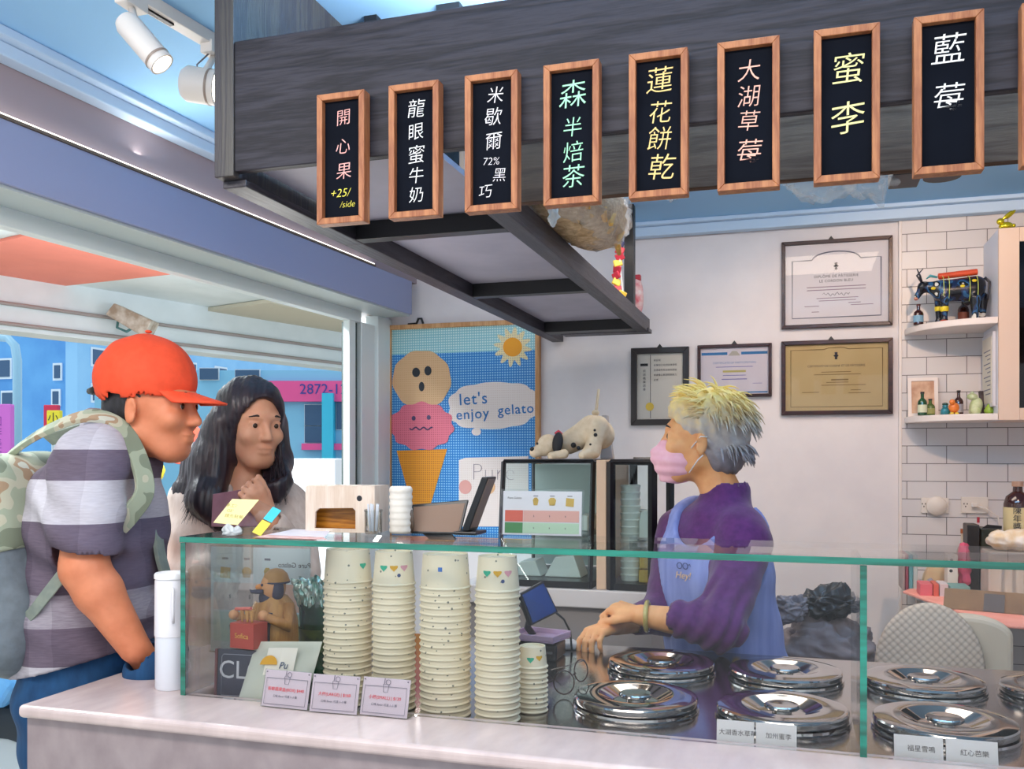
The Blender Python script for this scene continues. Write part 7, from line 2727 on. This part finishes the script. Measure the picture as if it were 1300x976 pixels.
legs(S, whip, WF, r=(.08, .052, .042, .034))
feet(S, whip, WF, r=.034)
for sh, el, wr in ((wsR, weR, wwR), (wsL, weL, wwL)):
    S.cap(sh, el, .044, .038, .03)
    S.cap(el, wr, .038, .026, .02)
nbk = at(300, 642, 2.46)
hdw = (at(322, 628, 2.425) - wwL).normalized()
add_hand(S, wwL, hdw, -FH * .9 + RH * .35 + V(0, 0, .2), -1, (.85, 1.0, 1.05, 1.05), .06, (.3, .1), s=.92)
hdw2 = (at(330, 706, 2.40) - wwR).normalized()
add_hand(S, wwR, hdw2, V(0, 0, 1) - FH * .4, 1, (.4, .45, .5, .5), .08, (.5, .3), s=.9)
S.build('body', M_skin, wm)
add_eyes(wh, wm)
# cardigan
M_card = mat('beige_knit', 'dccabf', .9, c2='d0bcb0', scale=70, stretch=(1, 1, .3), bump=.15)
S = SDF(lo, hi, .0065)
S.cap(wsR.lerp(wnk, .3), wsL.lerp(wnk, .3), .064, .064, .05)
S.ell(wch, (.128, .168, .18), TRw, .05)
S.ell(wwa, (.128, .16, .18), TRw, .06)
S.ell(whip, (.14, .175, .16), TRw, .06)
S.cap(wsR, weR, .066, .058, .05)
S.cap(weR, weR.lerp(wwR, .85), .058, .042, .03)
S.cap(wsL, weL, .066, .058, .05)
S.cap(weL, weL.lerp(wwL, .8), .058, .042, .03)
S.ripple(lambda X, Y, Z: .005 * np.sin(X * 34 + Z * 30 + np.sin(Y * 22)) * np.sin(Z * 36 + Y * 20))
S.cap(weR.lerp(wwR, .8), wwR + hdw2 * .03, .034, .034, .004, sub=True)
S.cap(weL.lerp(wwL, .75), wwL + hdw * .03, .034, .034, .004, sub=True)
S.cap(wnk + V(0, 0, .12), wnk + V(0, 0, .005) + WF * .01, .052, .058, .006, sub=True)
S.ell(wnk + WF * .09 + V(0, 0, -.02), (.08, .055, .11), TRw, .008, sub=True)
S.plane(V(0, 0, .72), V(0, 0, -1))
S.build('cardigan', M_card, wm)
S = SDF(lo, hi, .007)
S.ell(wch, (.112, .15, .165), TRw, .05)
S.ell(wwa, (.11, .14, .16), TRw, .06)
S.plane(wnk + V(0, 0, -.055), V(0, 0, 1) + WF * .2)
S.build('inner_top', mat('grey_tee', 'b9b0b4', .9), wm)
S = SDF(lo, hi, .007)
S.ell(whip, (.13, .165, .15), TRw, .06)
legs(S, whip, WF, r=(.10, .07, .06, .055))
S.build('trousers', mat('dark_trousers', '33333c', .9), wm)
# long hair
M_lh = mat('dark_long_hair', '1b1620', .38, c2='34262e', scale=90, stretch=(1, 1, .06), bump=.2, spec=.6)
S = SDF(wh.c - V(.3, .3, .45), wh.c + V(.3, .3, .22), .005)
S.ell(wh(-.020, 0, .045), (.112, .094, .100), wh.R(), .02)
S.ell(wh(-.045, 0, -.03), (.085, .088, .11), wh.R(), .03)
for pts, r0 in (((wh(-.02, -.075, .0), at(268, 590, 2.56), at(262, 634, 2.515), at(278, 668, 2.485)), (.050, .056, .050, .020)),
                ((wh(-.05, -.06, -.02), at(255, 590, 2.62), at(238, 625, 2.58), at(226, 645, 2.55)), (.055, .050, .036, .014)),
                ((wh(-.06, -.02, -.04), at(285, 600, 2.70), at(280, 650, 2.74)), (.07, .07, .04)),
                ((wh(-.02, .080, .0), at(352, 585, 2.66), at(352, 612, 2.56), at(350, 632, 2.535)), (.040, .040, .038, .016))):
    S.chain(pts, r0, .03)
S.ell(wh(.105, 0, -.03), (.105, .078, .118), wh.R(), .012, sub=True)
S.ripple(lambda X, Y, Z: .0012 * np.sin((X * RH.x + Y * RH.y) * 420 + np.sin(Z * 12) * 4) + .0015 * np.sin((X * RH.x + Y * RH.y) * 120 + Z * 14))
lh = S.build('long_hair', M_lh, wm)
random.seed(21)
lk = []
for i in range(420):
    u = random.uniform(0, 1)
    sdn = random.choice([-1, -1, -1, 1])
    st = wh(random.uniform(-.07, .03), sdn * random.uniform(.05, .088), random.uniform(0, .08))
    if sdn < 0:
        m1 = at(random.uniform(248, 276), 590, random.uniform(2.50, 2.62))
        e1 = at(random.uniform(228, 285), random.uniform(635, 668), random.uniform(2.46, 2.56))
    else:
        m1 = at(random.uniform(346, 364), 588, random.uniform(2.56, 2.66))
        e1 = at(random.uniform(340, 366), random.uniform(612, 642), random.uniform(2.51, 2.56))
    pts = []
    for t in np.linspace(0, 1, 7):
        t = float(t)
        pts.append(st * (1 - t) ** 2 + m1 * 2 * t * (1 - t) + e1 * t * t)
    lk.append(pts)
strands('hair_locks', lk, M_lh, lh, .0022, 5)
# notebook held at the chest
nb = thing('notebook', 'mauve notebook held against the chest of the person in beige', 'notebook', at(296, 660, 2.45))
nq = [at(268, 668, 2.43), at(270, 627, 2.45), at(326, 618, 2.47), at(335, 668, 2.45)]
nn = (nq[1] - nq[0]).cross(nq[3] - nq[0]).normalized()
if nn.dot(EYE - nq[0]) < 0: nn = -nn
MB().slab(nq, -nn * .010).build('cover', mat('mauve_leather', '9c6a78', .5, c2='8f5e6c', scale=30), nb, bevel=.002)
cN = sum(nq, Vector()) / 4
MB().slab([cN + (v - cN) * .97 - nn * .0025 + (RH * .004) for v in nq], -nn * .005).build('pages', mat('page_cream', 'e8dfd4', .7), nb)
# spotted toy dog on the showcase
dg_ = thing('spotted_toy_dog', 'cream toy dog with black spots and black ear lying on the glass showcase', 'toy dog', V(at(725, 583, 2.88).x, at(725, 583, 2.88).y, 1.4385))
DZ = 1.4385
q_ = lambda px_, py_, d=2.90: at(px_, py_, d)
S = SDF(q_(660, 595, 2.90) - V(.1, .16, .02), q_(790, 480, 2.90) + V(.1, .16, .02), .004)
S.cap(q_(722, 562), q_(752, 546), .036, .046, .03)
S.cap(q_(752, 546), q_(762, 552), .040, .046, .02)
S.ell(q_(696, 564, 2.87), (.034, .030, .032), None, .02)
S.cap(q_(690, 570, 2.86), q_(679, 574, 2.85), .021, .017, .015)
S.cap(q_(716, 576, 2.84), q_(700, 579, 2.83), .015, .013, .01)
S.cap(q_(752, 572, 2.84), q_(740, 578, 2.82), .022, .014, .012)
S.cap(q_(760, 540, 2.86), q_(752, 572, 2.84), .030, .022, .02)
S.plane(V(0, 0, DZ + .001), V(0, 0, -1))
S.build('body', mat('cream_plush', 'e0cdb2', .8, c2='d4bf9f', scale=60, bump=.1), dg_)
MB().sph(q_(708, 562, 2.838), (.017, .010, .034), (0, R(8), 0)).build('ear', mat('black_plush', '17151a', .7), dg_, smooth=True)
MB().sph(q_(675.5, 570, 2.84), .007).build('nose', M_blk, dg_, smooth=True)
MB().sph(q_(682, 563, 2.835), .004).build('eye', M_blk, dg_, smooth=True)
MB().tube([q_(757, 530), q_(757, 521), q_(760, 494)], [.006, .005, .004], n=8).build('tail', mat('tail_cream', 'cbb79a', .8), dg_, smooth=True)
MB().sph(q_(756, 524), (.012, .01, .01)).build('tail_knot', mat('tail_cream', 'cbb79a', .8), dg_, smooth=True)
for px_, py_, r_, d_ in ((728, 565, .0085, 2.852), (734.5, 568.5, .006, 2.85), (756, 552, .006, 2.826), (755, 546, .004, 2.825), (749.5, 564, .0035, 2.815), (710, 568, .006, 2.84)):
    MB().sph(q_(px_, py_, d_), (r_, r_ * .8, r_)).build('spot', mat('black_plush', '17151a', .7), dg_, smooth=True)
MB().tube([q_(706, 550, 2.87), q_(709, 548, 2.86), q_(712, 551, 2.85)], .006, n=8).build('red_collar', mat('collar_red', 'c03048', .6), dg_, smooth=True)
p0, p1 = q_(762, 582, 2.97), q_(772, 526, 2.97)
b = MB().slab([(p0.x - .01, 2.97, DZ + .0005), (p0.x + .033, 2.97, DZ + .0005), (p0.x + .012, 2.97, p1.z), (p0.x - .006, 2.97, p1.z)], (0, .03, 0))
single(b, 'grey_wedge', 'grey wedge shaped stand behind the spotted toy dog', 'stand', mat('wedge_grey', 'a8a09e', .5), bevel=.003)

# painted cow on the upper corner shelf
CY = 4.03
cq = lambda px_, py_, y=CY: atY(px_, py_, y)
t = thing('painted_cow', 'painted black and blue cow figurine with an orange roll on its back', 'figurine', V(cq(1212, 400).x, CY, SH1))
zz = SH1 + .001
S = SDF(cq(1150, 410) - V(.03, .09, .03), cq(1262, 330) + V(.03, .09, .03), .0028)
S.cap(cq(1198, 371), cq(1236, 368), .040, .041, .02)
S.cap(cq(1196, 366), cq(1240, 360), .028, .030, .02)
S.cap(cq(1192, 366), cq(1172, 364), .028, .020, .02)
S.cap(cq(1172, 364), cq(1164, 377), .017, .011, .012)
for px_, dy, r0 in ((1199, -.024, .018), (1192, .022, .018), (1238, -.024, .022), (1247, .022, .022)):
    a = cq(px_, 378, CY + dy)
    S.cap(a, V(a.x, a.y, zz + .012), r0, .0105, .012)
    S.cap(V(a.x, a.y, zz + .010), V(a.x - .006, a.y, zz + .008), .012, .010, .006)
for s_ in (-1, 1):
    S.cap(cq(1172, 360, CY + s_ * .012), cq(1177, 360, CY + s_ * .034), .006, .004, .006)
S.ell(cq(1228, 384), (.014, .014, .012), None, .01)
S.plane(V(0, 0, zz), V(0, 0, -1))
S.build('body', mat('painted_cow_glaze', '14161f', .25, scale=22, const=[(0, '10121c'), (.50, '1b2c52'), (.56, '2c5a86'), (.62, '14161f'), (.69, 'd8d8d2')], detail=1.0), t)
for s_ in (-1, 1):
    MB().tube([cq(1170, 358, CY + s_ * .010), cq(1166 - s_ * 2, 350, CY + s_ * .022), cq(1164 + (s_ + 1) * 4, 341, CY + s_ * .024)], [.005, .004, .0015], n=8).build('horn', mat('horn_dark', '2a2a34', .4), t, smooth=True)
MB().sph(cq(1163, 379), (.009, .011, .008)).build('muzzle', mat('muzzle_pink', 'c98a78', .5), t, smooth=True)
MB().cyl(cq(1191, 351), cq(1241, 345), .0125, n=18).build('orange_roll', mat('orange_roll_red', 'd8502a', .5, c2='c8441f', scale=40), t, smooth=40, bevel=.003)
MB().tube([cq(1176, 354), cq(1181, 350), cq(1190, 352)], [.002, .006, .004], n=8).build('teal_bow', mat('teal_bow', '3f9aa4', .4), t, smooth=True)
MB().tube([cq(1250, 352), cq(1256, 358), cq(1255, 372), cq(1253, 380)], [.006, .005, .004, .006], n=8).build('tail', mat('horn_dark', '2a2a34', .4), t, smooth=True)
M_yel = mat('cow_yellow', 'e8d02a', .4)
for px_, dy, py_ in ((1199, -.024, 392), (1192, .022, 392), (1238, -.024, 386), (1247, .022, 387)):
    a = cq(px_, py_, CY + dy)
    MB().lathe([(.0125, -.012), (.0165, -.006), (.0165, .006), (.013, .012)], a, n=16).build('yellow_wrap', M_yel, t, smooth=True)
    MB().lathe([(0, 0), (.0145, .0), (.0145, .007), (.012, .009)], V(a.x - .002, a.y, zz), n=16).build('red_hoof', mat('cow_red', 'b8402c', .4), t, smooth=True)
for px_ in (1196, 1203, 1229, 1239):
    c_ = cq(px_, 364)
    MB().tube([c_ + V(0, .049 * math.cos(a_), -.012 + .055 * math.sin(a_)) for a_ in np.linspace(-PI * .35, PI * 1.35, 18)], .0014, n=6).build('strap', mat('cow_lime', 'c8d86a', .5), t, smooth=True)
for px_, py_ in ((1185, 366), (1222, 363), (1237, 356)):
    MB().sph(cq(px_, py_, CY - (.030 if px_ < 1190 else .041)), (.009, .004, .006)).build('yellow_spot', M_yel, t, smooth=True)
